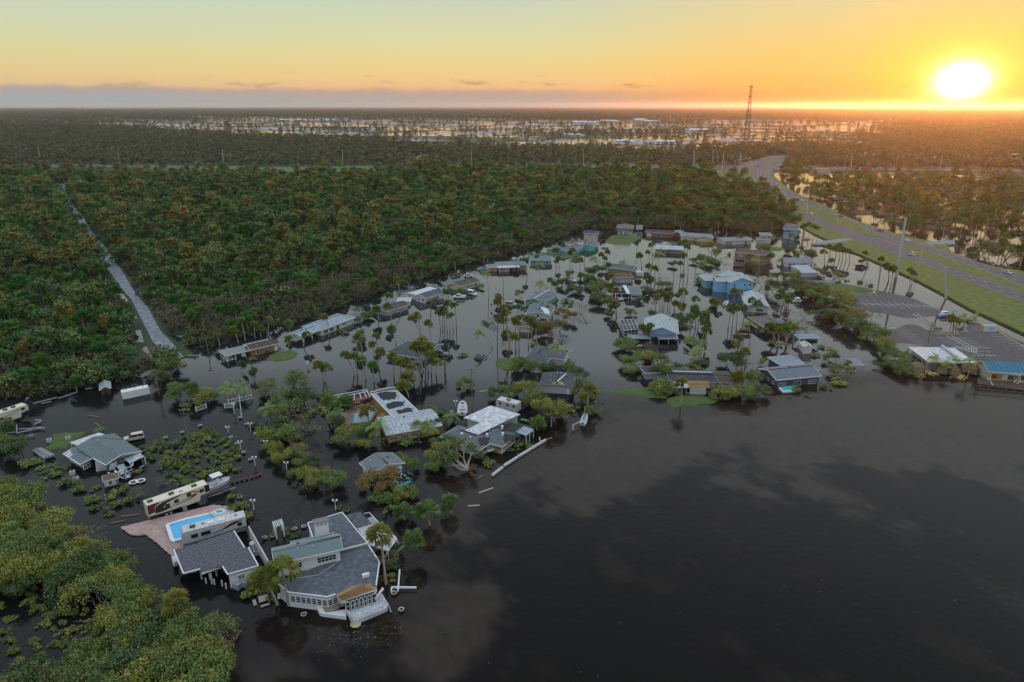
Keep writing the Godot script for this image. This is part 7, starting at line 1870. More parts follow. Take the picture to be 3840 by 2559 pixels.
		for k in 4:
			var a := TAU * k / 4 + PI / 4; var c := TAU * (k + 1) / 4 + PI / 4
			var p := func(ang: float, rr: float, y: float): return Vector3(cos(ang) * rr, y, sin(ang) * rr * 0.8)
			b.quad(p.call(c, r * 1.2,0.3), p.call(a, r * 1.2,0.3), p.call(a, r * 0.95,1.5), p.call(c, r * 0.95,1.5))
			b.quad(p.call(c, r * 0.95,1.5), p.call(a, r * 0.95,1.5), p.call(a, r * 0.3,2.3), p.call(c, r * 0.3,2.3))
			b.tri(p.call(c, r * 0.3,2.3), p.call(a, r * 0.3,2.3),Vector3(0,2.4,0))
		obj("thatch", b, thatch, hut)
		b = B.new()
		for k in 90:
			var a := rng.randf() * TAU; var rr := r * rng.randf_range(0.4,1.15)
			var y := lerpf(2.3,0.4,(rr / r - 0.3) / 0.9)
			b.bar(Vector3(cos(a) * rr * 0.8, y + 0.15, sin(a) * rr * 0.62),Vector3(cos(a) * rr, y - 0.35, sin(a) * rr * 0.8),0.07)
		obj("loose_straw", b, mat(0.3,0.22,0.13,0.98, ""), hut)
		b = B.new(); b.tube([Vector3(0,-0.6,0),Vector3(0,2.0,0)],[0.12,0.12],6)
		obj("post", b, lib_bark(), hut)
		hut.scale = Vector3(1,1.3,1)
	i2 = 0
	for q in [[V(128.8,0,-199.1), "leftmost"],[V(132.3,0,-201.6), "tipped up second"],[V(133.4,0,-200.4), "third from left"],[V(138.1,0,-197.9), "fourth, beyond the gap"],[V(140.7,0,-197.9), "rightmost"]]:
		var t := thing("picnic_table", "overturned yellow picnic table in the debris, " + q[1], "table", q[0], i2 * 0.9, "overturned yellow picnic tables")
		t.rotation = Vector3(0.5 * (i2 % 2), i2 * 0.9,0.6 - 0.3 * i2)
		i2 += 1
		var yel := mat(0.5,0.36,0.08,0.7)
		for k in 4: block(t, "top_board",Vector3(0,0.9,-0.45 + k * 0.3),Vector3(2.0,0.06,0.22), yel)
		for s in [-1,1]:
			block(t, "bench",Vector3(0,0.5, s * 0.95),Vector3(2.0,0.06,0.3), yel)
			for x in [-0.8,0.8]:
				var b := B.new(); b.bar(Vector3(x,0, s * 0.8),Vector3(x,0.9, s * 0.2),0.1); obj("leg", b, yel, t)
	# signs
	var oct := []
	for k in 8: oct += [cos(TAU * (k + 0.5) / 8) * 0.5, sin(TAU * (k + 0.5) / 8) * 0.5]
	post_sign("red stop sign standing in the flooded street", "stop sign",V(-8.6,0,-275.2),V(-8.6,1.9,-275.2), oct, mat(0.5,0.015,0.02,0.5), "STOP",0.24)
	post_sign("green road sign in the reeds at the right of the highway", "road sign",V(258.3,0,-376.8),V(257.8,2.9,-376.8),[-1.4,-0.5,1.4,-0.5,1.4,0.5,-1.4,0.5], mat(0.01,0.28,0.13,0.5))
	for q in [["yellow diamond warning sign on the median",V(240.7,0,-469.8),V(240.3,3.4,-469.8)],["second yellow diamond sign across the far carriageway",V(257.4,0,-469.8),V(257,2.8,-469.8)],["tiny orange marker beside the forest road",V(-387.9,0,-612.1),V(-387.4,1.2,-612.1)]]: post_sign(q[0], "road sign", q[1], q[2],[0,-0.6,0.6,0,0,0.6,-0.6,0], mat(0.6,0.33,0.0,0.5))
	post_sign("small blue sign at the verge of the far carriageway", "road sign",V(260.4,0,-518.6),V(260.2,2.3,-518.6),[-0.4,-0.6,0.4,-0.6,0.4,0.6,-0.4,0.6], mat(0.05,0.12,0.5,0.5))
	post_sign("white notice board by the end of the forest road", "sign",V(-126.9,0,-243.3),V(-126.8,1.1,-243.3),[-0.5,-0.5,0.5,-0.5,0.5,0.5,-0.5,0.5], white())
	post_sign("white sign above the flood near the street palms", "sign",V(-67,0,-208.5),V(-66.8,1.6,-208.5),[-0.5,-0.5,0.5,-0.5,0.5,0.5,-0.5,0.5], white())
	post_sign("small teal street name sign in the flooded junction", "street sign",V(-88,0,-197.6),V(-88.4,2.6,-197.6),[-0.8,-0.12,0.8,-0.12,0.8,0.12,-0.8,0.12], mat(0.02,0.4,0.34,0.5))
	post_sign("white billboard at the forest edge by the brick ranch", "sign",V(86,0,-463.7),V(86.6,2.4,-463.7),[-2.2,-1.6,2.2,-1.6,2.2,1.6,-2.2,1.6], mat(0.5,0.56,0.6))
	# poles
	var wood := mat(0.13,0.1,0.08,0.95, "")
	var steel := mat(0.3,0.32,0.33,0.6, "")
	poles([V(-79.4,0,-149.9),V(-79.2,12,-149.9),V(-104.5,0,-185.8),V(-104.2,8.2,-185.8),V(-5.2,0,-226.6),V(-4.9,20.3,-226.6),V(-33.4,0,-268.6),V(-33.5,6.6,-268.6),V(-11.1,0,-174.6),V(-11.2,12.8,-174.6),V(-21.5,0,-202.9),V(-21.5,6.6,-202.9),V(-3.4,0,-278.4),V(-3.9,17.3,-278.4),V(40.5,0,-374.8),V(40.4,10.2,-374.8),V(78.1,0,-321.6),V(77.9,4.8,-321.6),V(90.8,0,-330.4),V(90.7,5.8,-330.4),V(82.4,0,-229.3),V(82,4.5,-229.3),V(-104.6,0,-221),V(-104.9,6.8,-221),V(-21.3,0,-202.7),V(-21.2,4.3,-202.7),V(167.1,0,-302.2),V(166.4,11.7,-302.2),V(158,0,-242.5),V(157.5,10.3,-242.5),V(148.2,0,-229.3),V(147.8,8.9,-229.3),V(149.4,0,-201.7),V(148.7,8.8,-201.7),V(165.4,0,-242.7),V(163.8,9,-242.7),V(135.3,0,-406.2),V(134.6,7.4,-406.2),V(76.1,0,-411.1),V(76,11.1,-411.1),V(-27,0,-185.4),V(-26.9,8.6,-185.4)], "weathered wooden utility pole",0.16, wood, "x", "wooden utility poles in the flood")
	var big := [V(191.2,0,-331.3),V(190.4,29.5,-331.3),V(192.3,0,-291.6),V(188.6,14.3,-291.6),V(212.4,0,-494.6),V(211.3,24,-494.6)]
	for k in 3: pole(["thick steel transmission pole rising between the palms and highway bank", "pale concrete pole at the waterline beside the upper parking lot", "tall steel transmission pole on the bank by the sky blue house"][k], big[k * 2], big[k * 2 + 1],[0.75,0.5,0.6][k], steel)
	poles([V(-57.5,0,-991.4),V(-56.7,21.6,-991.4),V(98.4,0,-965.4),V(97.8,23.2,-965.4),V(256.3,0,-991.4),V(255.2,20.5,-991.4),V(268.7,0,-940.7),V(267.4,25,-940.7),V(-691.7,0,-1032.9),V(-691.3,23.6,-1032.9),V(-576.6,0,-1032.9),V(-575.6,20.2,-1032.9),V(-396.4,0,-965.4),V(-395.3,23.6,-965.4),V(-226.6,0,-940.7),V(-225.6,24.6,-940.7),V(267.7,0,-937.4),V(266.6,25.1,-937.4),V(256,0,-987.6),V(254.8,20.4,-987.6),V(251,0,-835.9),V(250.1,28.8,-835.9),V(229.8,0,-749.8),V(230,19.1,-749.8),V(330.3,0,-1021.8),V(330.6,15.8,-1021.8),V(332.6,0,-1021.8),V(331.6,15,-1021.8),V(467.7,0,-968.2),V(466.4,18,-968.2),V(540.8,0,-988.3),V(539.8,12.4,-988.3),V(580.1,0,-950.1),V(579.5,15.6,-950.1),V(689.3,0,-1001.7),V(688.2,10.9,-1001.7),V(471.1,0,-975.3),V(470.3,14.9,-975.3)], "tall pale transmission pole",0.55, steel, "", "tall pale transmission poles along the roads")
	poles([V(133.5,0,-917.3),V(133,15.1,-917.3),V(167.9,0,-991.4),V(167.1,14.7,-991.4),V(200.7,0,-928.9),V(199.8,14.7,-928.9),V(-160.1,0,-965.4),V(-159.8,13.7,-965.4),V(-3.2,0,-1018.7),V(-3.2,8.9,-1018.7),V(-255.7,0,-952.9),V(-255.9,14.6,-952.9),V(-211,0,-928.9),V(-210.9,14.7,-928.9),V(-345.8,0,-1047.5),V(-345.4,5.7,-1047.5),V(288.9,0,-987.6),V(288.2,15.6,-987.6),V(309.3,0,-994.3),V(308.9,15.2,-994.3),V(253.7,0,-749.8),V(253.4,6.7,-749.8),V(225.1,0,-570.8),V(224.3,12.3,-570.8),V(277.3,0,-615.2),V(276.5,9.7,-615.2),V(216.5,0,-454.2),V(215.7,12.4,-454.2),V(317.8,0,-835.9),V(317,17.9,-835.9),V(280.9,0,-705.9),V(280,14.5,-705.9),V(259.1,0,-494.6),V(258.3,8,-494.6),V(256.4,0,-403.7),V(255.9,12.2,-403.7),V(214.5,0,-353.1),V(214.5,12.4,-353.1),V(456.4,0,-962.5),V(455.8,10.5,-962.5),V(537.4,0,-988.3),V(536.6,8.7,-988.3)], "slim grey street lamp",0.16, steel, "l", "street lamps along the highway")
	var wires := B.new()
	for k in 3:
		var dy := -0.7 * k
		for pr in [[V(280.9,0,-705.9),V(280,14.5,-705.9),V(277.3,0,-615.2),V(276.5,9.7,-615.2)],[V(277.3,0,-615.2),V(276.5,9.7,-615.2),V(256.4,0,-403.7),V(255.9,12.2,-403.7)],[V(256.4,0,-403.7),V(255.9,12.2,-403.7),V(265.2,0,-327.1),V(265.5,12.3,-327.1)]]:
			var a: Vector3 = pr[1] + Vector3(0, dy,0); var e: Vector3 = pr[3] + Vector3(0, dy,0)
			var last := a
			for s in range(1,9):
				var t := s / 8.0
				var p := a.lerp(e, t) - Vector3(0,3.0 * 4 * t * (1 - t) * 0.5,0)
				wires.bar(last, p,0.05); last = p
	tag(obj("power_lines", wires, mat(0.1,0.09,0.08,0.8, "")), "three thin power lines strung along the far side of the highway", "power lines", "", "stuff")
	var br := thing("orange_bracing", "orange crossed bracing beams around the pole at the junction", "bracing",V(256.7,0,-845.5))
	var bars := [V(274.9,0,-897.3),V(268.3,20.1,-897.3),V(271.4,0,-897.3),V(274.8,20.6,-897.3),V(278.7,0,-908.4),V(272.9,20.4,-908.4),V(255.2,0,-835.9),V(250.9,10,-835.9)]
	for k in range(0,8,2):
		var b := B.new(); b.bar(bars[k] - br.position, bars[k + 1] - br.position,0.5)
		obj("beam", b, mat(0.5,0.16,0.04,0.6), br)
	var ga := thing("sign_gantry", "grey overhead sign gantry across the road at the junction", "gantry",V(316.5,0.8,-997.9))
	for q in [[V(314.5,0.8,-991.1),7.0],[V(352.5,0.8,-1040.4),7.0]]:
		var b := B.new(); b.bar(q[0] - ga.position, q[0] - ga.position + Vector3(0,7,0),0.5); obj("leg", b, steel, ga)
	for y in [5.8,7.0]:
		var b := B.new(); b.bar(Vector3(0, y,0),V(352.5,0.8,-1040.4) - ga.position + Vector3(0, y,0),0.4); obj("beam", b, steel, ga)

func lib_bark() -> Material: return mat(0.1,0.085,0.07,0.95, "")

# ------------------------------------------------------------------ plants
var bush_where := ""
var auto := []                       # plants whose label names the house they stand by

func leaves(b: B, p: Vector3, r: Vector3, n: int, size: float, col: Color, rg: RandomNumberGenerator, vary := 0.35):
	for i in n:
		var d := Vector3(rg.randfn(), rg.randfn(), rg.randfn()).normalized()
		var q := p + d * r * pow(rg.randf(),0.38)
		var nn := (d * 0.7 + Vector3(rg.randfn(), rg.randfn() + 0.5, rg.randfn()) * 0.7).normalized()
		var x := nn.cross(Vector3(rg.randfn(), rg.randfn(), rg.randfn())).normalized()
		var y := nn.cross(x)
		var s := size * rg.randf_range(0.55,1.35)
		var v := 1.0 + rg.randf_range(-vary, vary)
		var hue := rg.randf_range(-0.12,0.12)
		b.col = Color(col.r * v * (1 + hue), col.g * v, col.b * v * (1 - hue))
		b.quad(q + x * s, q + y * s * 0.5, q - x * s, q - y * s * 0.5)

func limb(b: B, p: Vector3, d: Vector3, l: float, r: float, depth: int, rg: RandomNumberGenerator, tips: Array, spread := 0.75, sides := 4):
	var q := p + d * l * 0.5 + Vector3(rg.randfn(), rg.randfn(), rg.randfn()) * l * 0.05
	var e := p + d * l
	b.tube([p, q, e],[r, r * 0.8, r * 0.6], sides, false)
	if depth == 0:
		tips.append(e)
		return
	var k := rg.randi_range(2,3)
	for i in k:
		var nd := (d + Vector3(rg.randfn(), rg.randfn() * 0.6 + 0.15, rg.randfn()) * spread).normalized()
		limb(b, e, nd, l * rg.randf_range(0.55,0.8), r * 0.6, depth - 1, rg, tips, spread, maxi(3, sides - 1))

func pine_mesh(sd: int) -> Array:
	var rg := RandomNumberGenerator.new(); rg.seed = sd
	var t := B.new(); var c := B.new()
	var h := rg.randf_range(10.5,13.5)
	t.tube([Vector3.ZERO,Vector3(rg.randf_range(-.4,.4), h * 0.5,0),Vector3(rg.randf_range(-.7,.7), h,0)],[0.22,0.17,0.08],5, false)
	for i in rg.randi_range(7,10):
		var a := rg.randf() * TAU
		var y := h * rg.randf_range(0.62,1.0)
		var w := 2.2 * (1.25 - y / h) + 0.7
		var p := Vector3(cos(a) * w, y + 0.3, sin(a) * w)
		t.bar(Vector3(0, y - 0.7,0), p,0.09)
		leaves(c, p,Vector3(1.7,0.95,1.7) * rg.randf_range(0.8,1.3),70,0.44, Color(1,1,1) * rg.randf_range(0.7,1.35), rg,0.45)
	return [t.mesh(), c.mesh()]

func broad_mesh(sd: int, h: float, w: float, n: int, size: float, bare := 0.0) -> Array:
	var rg := RandomNumberGenerator.new(); rg.seed = sd
	var t := B.new(); var c := B.new()
	var tips := []
	for i in rg.randi_range(2,4):
		var a := rg.randf() * TAU
		limb(t,Vector3(rg.randf_range(-.3,.3),-0.3, rg.randf_range(-.3,.3)),Vector3(cos(a) * 0.55,1.0, sin(a) * 0.55).normalized(), h * 0.4,0.05 + h * 0.014,3 if bare > 0.0 else 2, rg, tips,0.8)
	for p in tips:
		if rg.randf() < bare: continue
		var s: float = w * rg.randf_range(0.2,0.34)
		var k := rg.randf_range(0.72,1.3)
		leaves(c, p * Vector3(w / h * 1.1,1, w / h * 1.1),Vector3(s, s * 0.75, s), int(float(n) / tips.size()), size, Color(k * rg.randf_range(0.85,1.2), k, k * 0.9), rg,0.45)
	return [t.mesh(), c.mesh()]

func bare_mesh(sd: int) -> Array:
	var rg := RandomNumberGenerator.new(); rg.seed = sd
	var t := B.new(); var c := B.new()
	var tips := []
	for i in 4:
		var a := rg.randf() * TAU
		limb(t,Vector3(cos(a),0, sin(a)) * 0.6,Vector3(cos(a) * 0.5 - 0.2,1, sin(a) * 0.5).normalized(), rg.randf_range(2.2,3.2),0.12,4, rg, tips,0.6,3)
	for p in tips:
		if rg.randf() < 0.4: leaves(c, p,Vector3(0.7,0.5,0.7),5,0.2, Color(1,1,1), rg)
	return [t.mesh(), c.mesh()]

func fan_crown(sd: int, n := 27, size := 1.0, wind := 0.35) -> ArrayMesh:      # a cabbage palm's head of fan leaves
	var rg := RandomNumberGenerator.new(); rg.seed = sd
	var b := B.new()
	for i in n:
		var a := rg.randf() * TAU
		var e := lerpf(-0.75,1.35, pow(rg.randf(),0.8))
		var d := Vector3(cos(a) * cos(e) - wind * 0.6, sin(e), sin(a) * cos(e)).normalized()
		var side := d.cross(Vector3.UP).normalized()
		var upv := side.cross(d).normalized()
		var base := d * rg.randf_range(0.5,0.85) * size
		var v := rg.randf_range(0.65,1.3)
		var dead := e < -0.5 and rg.randf() < 0.4
		b.col = Color(1.5 * v,0.8 * v,0.9 * v) if dead else Color(v * rg.randf_range(0.85,1.25), v, v * 0.9)
		b.tri(Vector3.ZERO, base + side * 0.03, base - side * 0.03)
		var r := rg.randf_range(0.85,1.15) * size
		for k in 7:
			var th := (k - 3) * 0.36
			var f0 := d * cos(th) + side * sin(th)
			var tip := base + f0 * r - Vector3.UP * (0.16 + 0.4 * absf(th)) * r + upv * 0.05
			var m0 := base + (d * cos(th - 0.15) + side * sin(th - 0.15)) * r * 0.62 + upv * 0.06
			var m1 := base + (d * cos(th + 0.15) + side * sin(th + 0.15)) * r * 0.62 + upv * 0.06
			b.quad(base, m0, tip, m1)
	return b.mesh()

func feather_crown(sd: int, n := 15, l := 2.6, wind := 0.8) -> ArrayMesh:      # a coconut or date palm's head, blown to one side
	var rg := RandomNumberGenerator.new(); rg.seed = sd
	var b := B.new()
	for i in n:
		var a := TAU * i / n + rg.randf_range(-0.2,0.2)
		var e := rg.randf_range(0.1,1.2)
		var d := Vector3(cos(a) * cos(e) - wind * 0.6, sin(e), sin(a) * cos(e)).normalized()
		var p := Vector3.ZERO
		var v := rg.randf_range(0.7,1.3)
		b.col = Color(v * rg.randf_range(0.9,1.5), v, v * 0.8)
		var len := l * rg.randf_range(0.75,1.1)
		var seg := 9
		for k in seg:
			var q := p + d * len / seg
			var side := d.cross(Vector3.UP).normalized()
			var w := len * 0.26 * sin(PI * (k + 1.2) / (seg + 1.5))
			b.bar(p, q,0.04)
			for s in [-1,1]:
				var o: Vector3 = side * s * w + d * w * 0.7 - Vector3.UP * w * 0.5
				b.quad(p, p.lerp(q,0.5), q + o, p.lerp(q,0.4) + o * 0.9)
			p = q
			d = (d + Vector3(-wind * 0.06,-0.2,0)).normalized()
	return b.mesh()

var lib := {}

func build_library():
	lib.pine = []; lib.broad = []; lib.bare = []; lib.sabal = []; lib.coco = []; lib.shrub = []; lib.mangrove = []
	for i in 5: lib.pine.append(pine_mesh(100 + i))
	for i in 4: lib.broad.append(broad_mesh(200 + i,8.0,6.0,620,0.42))
	for i in 4: lib.bare.append(bare_mesh(300 + i))
	for i in 4: lib.sabal.append(fan_crown(400 + i))
	for i in 4: lib.coco.append(feather_crown(500 + i))
	for i in 4: lib.shrub.append(broad_mesh(600 + i,1.9,1.9,300,0.19))
	for i in 5: lib.mangrove.append(broad_mesh(700 + i,5.6,5.0,3800,0.2,0.08))
	lib.bark = mat(0.1,0.085,0.07,0.95, "")
	lib.palm_bark = mat(0.27,0.225,0.18,0.95, "")
	lib.twig = mat(0.105,0.085,0.066,0.95, "")

func plant(called: String, set: Array, leaf: Material, bark: Material, at: Vector3, turn: float, s: Vector3, cat := "tree") -> Node3D:
	var o := Node3D.new()
	o.name = numbered(called)
	add_child(o)
	o.position = at; o.rotation.y = turn; o.scale = s
	o.set_meta("category", cat)
	obj("trunk" if cat == "tree" else "stems", set[0], bark, o)
	obj("crown" if cat == "tree" else "foliage", set[1], leaf, o)
	return o

func palm(foot: Vector3, head: Vector3, kind := "s", big := 1.0, tone := 0):
	var o := Node3D.new()
	o.name = numbered("cabbage_palm" if kind == "s" else "feather_palm")
	add_child(o)
	o.position = foot
	o.set_meta("category", "palm")
	var d := head - foot
	var t := B.new()
	var r := 0.17 * sqrt(big) if kind == "s" else 0.13
	t.tube([Vector3(0,-0.6,0),Vector3(d.x * 0.2, d.y * 0.33,0),Vector3(d.x * 0.52, d.y * 0.66,0), d],[r * 1.25, r, r * 0.9, r * 0.95],6, false)
	obj("trunk", t, lib.palm_bark, o)
	var set: Array = lib.sabal if kind == "s" else lib.coco
	var leaf: Material = [leafy(0.14,0.21,0.055), leafy(0.2,0.215,0.048), leafy(0.12,0.2,0.055), leafy(0.19,0.25,0.04)][tone if tone else rng.randi_range(0,2)]
	var c := obj("crown", set[rng.randi_range(0,3)], leaf, o)
	c.position = d
	c.rotation.y = rng.randf_range(-0.5,0.5)
	c.scale = Vector3.ONE * big * rng.randf_range(1.0,1.3)
	var lean := "upright" if absf(d.x) < 0.1 * d.y else ("left leaning" if d.x < 0 else "right leaning")
	auto.append([o,("tall " if d.y > 7.5 else "short " if d.y < 4.5 else "") + lean + (" cabbage palm" if kind == "s" else " feather palm"), "palms standing in the flood"])

func palms(list: Array, kind := "s", big := 1.0, tone := 0):
	for i in range(0, list.size(),2): palm(list[i], list[i + 1], kind, big, tone)

func bush(at: Vector3, w: float, h: float, kind := "g", count := 1, along := Vector3.ZERO):     # broadleaf trees and shrubs: g green, y yellow green, b half bare, d dark
	for i in count:
		var p := at + along * ((i + 0.5) / count - 0.5) + (Vector3(rng.randf_range(-.3,.3),0, rng.randf_range(-.3,.3)) * w if count > 1 else Vector3.ZERO)
		p.y = -0.25
		var small := h < 3.0
		var set: Array = lib.bare if kind == "b" else lib.shrub if small else lib.mangrove
		var own := {"b": Vector2(6.0,7.5), "s": Vector2(2.4,2.3), "m": Vector2(7.0,6.2)}["b" if kind == "b" else "s" if small else "m"] as Vector2
		var k := rng.randf_range(0.85,1.15) if count > 1 else 1.0
		var leaf: Material = {"g": leafy(0.115,0.17,0.032), "y": leafy(0.2,0.215,0.03), "b": leafy(0.14,0.125,0.04), "d": leafy(0.06,0.11,0.028), "o": leafy(0.21,0.15,0.04)}[kind]
		var o := plant("shrub" if small else "bare_tree" if kind == "b" else "broadleaf_tree", set[rng.randi_range(0, set.size() - 1)], leaf, lib.twig if kind == "b" else lib.bark, p, rng.randf() * TAU,Vector3(w / own.x, h / own.y, w / own.x) * k, "shrub" if small else "tree")
		var colour: String = {"g": "green", "y": "yellow green", "b": "bare brown", "d": "dark green", "o": "rusty orange"}[kind]
		if bush_where:
			tag(o, colour + (" shrub " if small else " storm stripped tree " if kind == "b" else " mangrove tree ") + bush_where, "", colour + " plants " + bush_where)
			continue
		auto.append([o, colour + (" shrub" if small else " storm stripped tree" if kind == "b" else " broadleaf tree"), "shrubs and trees in the flooded yards"])

func build_plants():
	build_library()
	var p7 := [V(-98.6,0,-232.4),V(-99.9,5,-232.4),V(-97.3,0,-235.4),V(-97.8,7.4,-235.4),V(-94.7,0,-238),V(-94.4,5.3,-238),V(-92.8,0,-239),V(-92.9,3.2,-239),V(-90.4,0,-240.1),V(-89.5,6.3,-240.1),V(-83,0,-241.7),V(-82.8,4.1,-241.7),V(-103.9,0,-229),V(-104.5,3.7,-229),V(-74,0,-228),V(-72.3,4.4,-228),V(-79.1,0,-228),V(-78.8,2.9,-228),V(-68.6,0,-244.3),V(-69.8,6.1,-244.3),V(-53.2,0,-259.8),V(-53.6,4.5,-259.8),V(-58.2,0,-195.7),V(-59.5,5.6,-195.7),V(-57.7,0,-195.3),V(-57,4.8,-195.3),V(-49.9,0,-201.2),V(-52.6,6.8,-201.2),V(-49.3,0,-202.5),V(-50,5.7,-202.5),V(-45.7,0,-197.9),V(-46.6,6.5,-197.9),V(-42.8,0,-196.1),V(-43.1,5.1,-196.1),V(-52.1,0,-223.3),V(-52.9,5.2,-223.3)]
	palms(p7)
	var p8 := [V(-45.6,0,-269.3),V(-50,7.5,-269.3),V(-53,0,-259.6),V(-53.8,4.6,-259.6),V(-47.4,0,-257.2),V(-48.6,6.6,-257.2),V(-63.8,0,-292.3),V(-64.7,5,-292.3),V(-51.3,0,-302.3),V(-52.3,6.2,-302.3),V(-47.1,0,-303.1),V(-47.8,6.4,-303.1),V(-33.5,0,-238.5),V(-36.5,7.1,-238.5),V(-33.6,0,-240.1),V(-34.8,7.7,-240.1),V(-29.4,0,-234.4),V(-30,6.7,-234.4),V(-41.6,0,-231.4),V(-42.8,5.5,-231.4),V(-47.9,0,-228.5),V(-48.1,3.9,-228.5),V(-46.8,0,-217.5),V(-47.1,4.6,-217.5),V(-43.5,0,-207.3),V(-42.7,5.7,-207.3),V(-42.9,0,-196.5),V(-43,5.1,-196.5),V(-27.3,0,-248.2),V(-28.1,6.5,-248.2),V(-26.6,0,-248.2),V(-26.2,7.9,-248.2),V(-24.6,0,-246),V(-24.8,6.8,-246),V(-23.5,0,-245.5),V(-24.1,10.9,-245.5),V(-22.3,0,-248.2),V(-23.2,5.4,-248.2),V(-21.5,0,-251.6),V(-21.8,8.4,-251.6),V(-26.1,0,-251.6),V(-26.1,6.6,-251.6)]
	palms(p8)
	palms([V(-28.5,0,-204.9),V(-31.3,7.8,-204.9),V(-28.8,0,-203.3),V(-30,9.5,-203.3),V(-27,0,-204.9),V(-27.9,7.1,-204.9),V(-28.3,0,-208.1),V(-28.8,9.1,-208.1),V(-24.1,0,-201),V(-23.5,4.3,-201),V(-29.8,0,-192.8),V(-31.3,2.5,-192.8),V(-34.7,0,-198),V(-34.7,5.5,-198),V(-33.8,0,-202.5),V(-34,4.3,-202.5),V(-37.2,0,-199.5),V(-37,6.7,-199.5),V(-30,0,-192.8),V(-30.2,5.9,-192.8),V(-30.2,0,-183.9),V(-32.1,3.7,-183.9),V(-30.4,0,-206.5),V(-26.9,7.5,-206.5),V(-25.9,0,-203.3),V(-25.7,5.9,-203.3)], "s",1.1,1)
	palms([V(-1.1,0,-223.8),V(-2,14.2,-223.8),V(-0.6,0,-223.8),V(-2.9,12.7,-223.8),V(1.3,0,-226.1),V(1.1,10.5,-226.1),V(2.6,0,-225.7),V(1.8,9.7,-225.7),V(-0.8,0,-231.4),V(-1.7,3.8,-231.4),V(1.5,0,-224.2),V(1.1,4.8,-224.2),V(5.9,0,-229.5),V(5.3,9.8,-229.5),V(7,0,-229.5),V(7.1,9.1,-229.5),V(8.8,0,-231.4),V(8.3,6.8,-231.4),V(-3.9,0,-275.9),V(-5.4,4.9,-275.9),V(-4.7,0,-275.2),V(-6,3.2,-275.2),V(-2.2,0,-248.2),V(-2.5,3.3,-248.2)], "s",1.05,1)
	palms([V(7.8,0,-338),V(6.7,7.1,-338),V(2.6,0,-342.3),V(2.1,1.2,-342.3),V(18.3,0,-303.1),V(17.5,5.6,-303.1),V(20.5,0,-303.1),V(20.2,3.6,-303.1),V(23.4,0,-354.1),V(22.4,8.7,-354.1),V(24.9,0,-354.1),V(24.6,4.5,-354.1),V(31.4,0,-347.7),V(31.1,10.4,-347.7),V(30.2,0,-349.5),V(30,8.4,-349.5),V(34.4,0,-337.2),V(34.2,7.5,-337.2),V(49,0,-358.9),V(47.9,5.5,-358.9),V(51.1,0,-361.8),V(51.2,6.3,-361.8),V(50.1,0,-362.7),V(50.2,2.6,-362.7),V(67.9,0,-350.4),V(66.6,7.2,-350.4),V(48.3,0,-320.1),V(47.9,3.3,-320.1),V(49.8,0,-344.1),V(49.6,3.3,-344.1),V(53.9,0,-344.1),V(53.9,-0.6,-344.1),V(-4.4,0,-278.4),V(-5.6,4.7,-278.4),V(-6,0,-280.2),V(-5.8,1.9,-280.2),V(47.1,0,-293.5),V(46.5,3.6,-293.5),V(42.8,0,-267.9),V(42.3,4.9,-267.9),V(44.5,0,-290.2),V(43.5,6.1,-290.2),V(14,0,-364.7),V(13.9,3.1,-364.7),V(30.2,0,-392.2),V(29.9,3.7,-392.2),V(25,0,-383.3),V(25.2,3.2,-383.3),V(-15.3,0,-362.7),V(-15.7,5.2,-362.7),V(-13.1,0,-362.7),V(-12.9,4.4,-362.7)])
	palms([V(67.9,0,-349.5),V(66.4,6.9,-349.5),V(76,0,-362.7),V(74.7,10,-362.7),V(74.5,0,-362.7),V(73.3,6.1,-362.7),V(69.5,0,-322.4),V(68.7,6.5,-322.4),V(67,0,-319.3),V(65.5,8.2,-319.3),V(98.9,0,-401.4),V(99.2,3.3,-401.4),V(96.8,0,-403.8),V(96.3,1.4,-403.8),V(101.2,0,-401.4),V(100.3,3.3,-401.4),V(96.3,0,-374.8),V(96,9.8,-374.8),V(87.3,0,-330.4),V(85.6,15.5,-330.4),V(84,0,-325.6),V(83.3,12.2,-325.6),V(82.8,0,-327.2),V(82.3,7.9,-327.2),V(77.2,0,-280.2),V(78.2,3,-280.2),V(68.4,0,-265.7),V(68.8,10,-265.7),V(69.2,0,-266.8),V(69.7,4,-266.8),V(68.1,0,-248),V(67.8,5.1,-248),V(71,0,-251),V(70,7.3,-251),V(71.7,0,-250),V(70.9,5.4,-250),V(74.7,0,-251),V(74,3.5,-251),V(74.8,0,-249),V(73.9,6,-249),V(61.9,0,-273.6),V(60.5,5.5,-273.6),V(63.4,0,-273.1),V(62.9,6.7,-273.1),V(65.6,0,-272.5),V(65.4,7.2,-272.5),V(65.1,0,-274.8),V(65.1,4.5,-274.8),V(67.8,0,-273.6),V(68.3,2.8,-273.6),V(63.1,0,-274.8),V(61.9,7.6,-274.8)], "s",1.05)
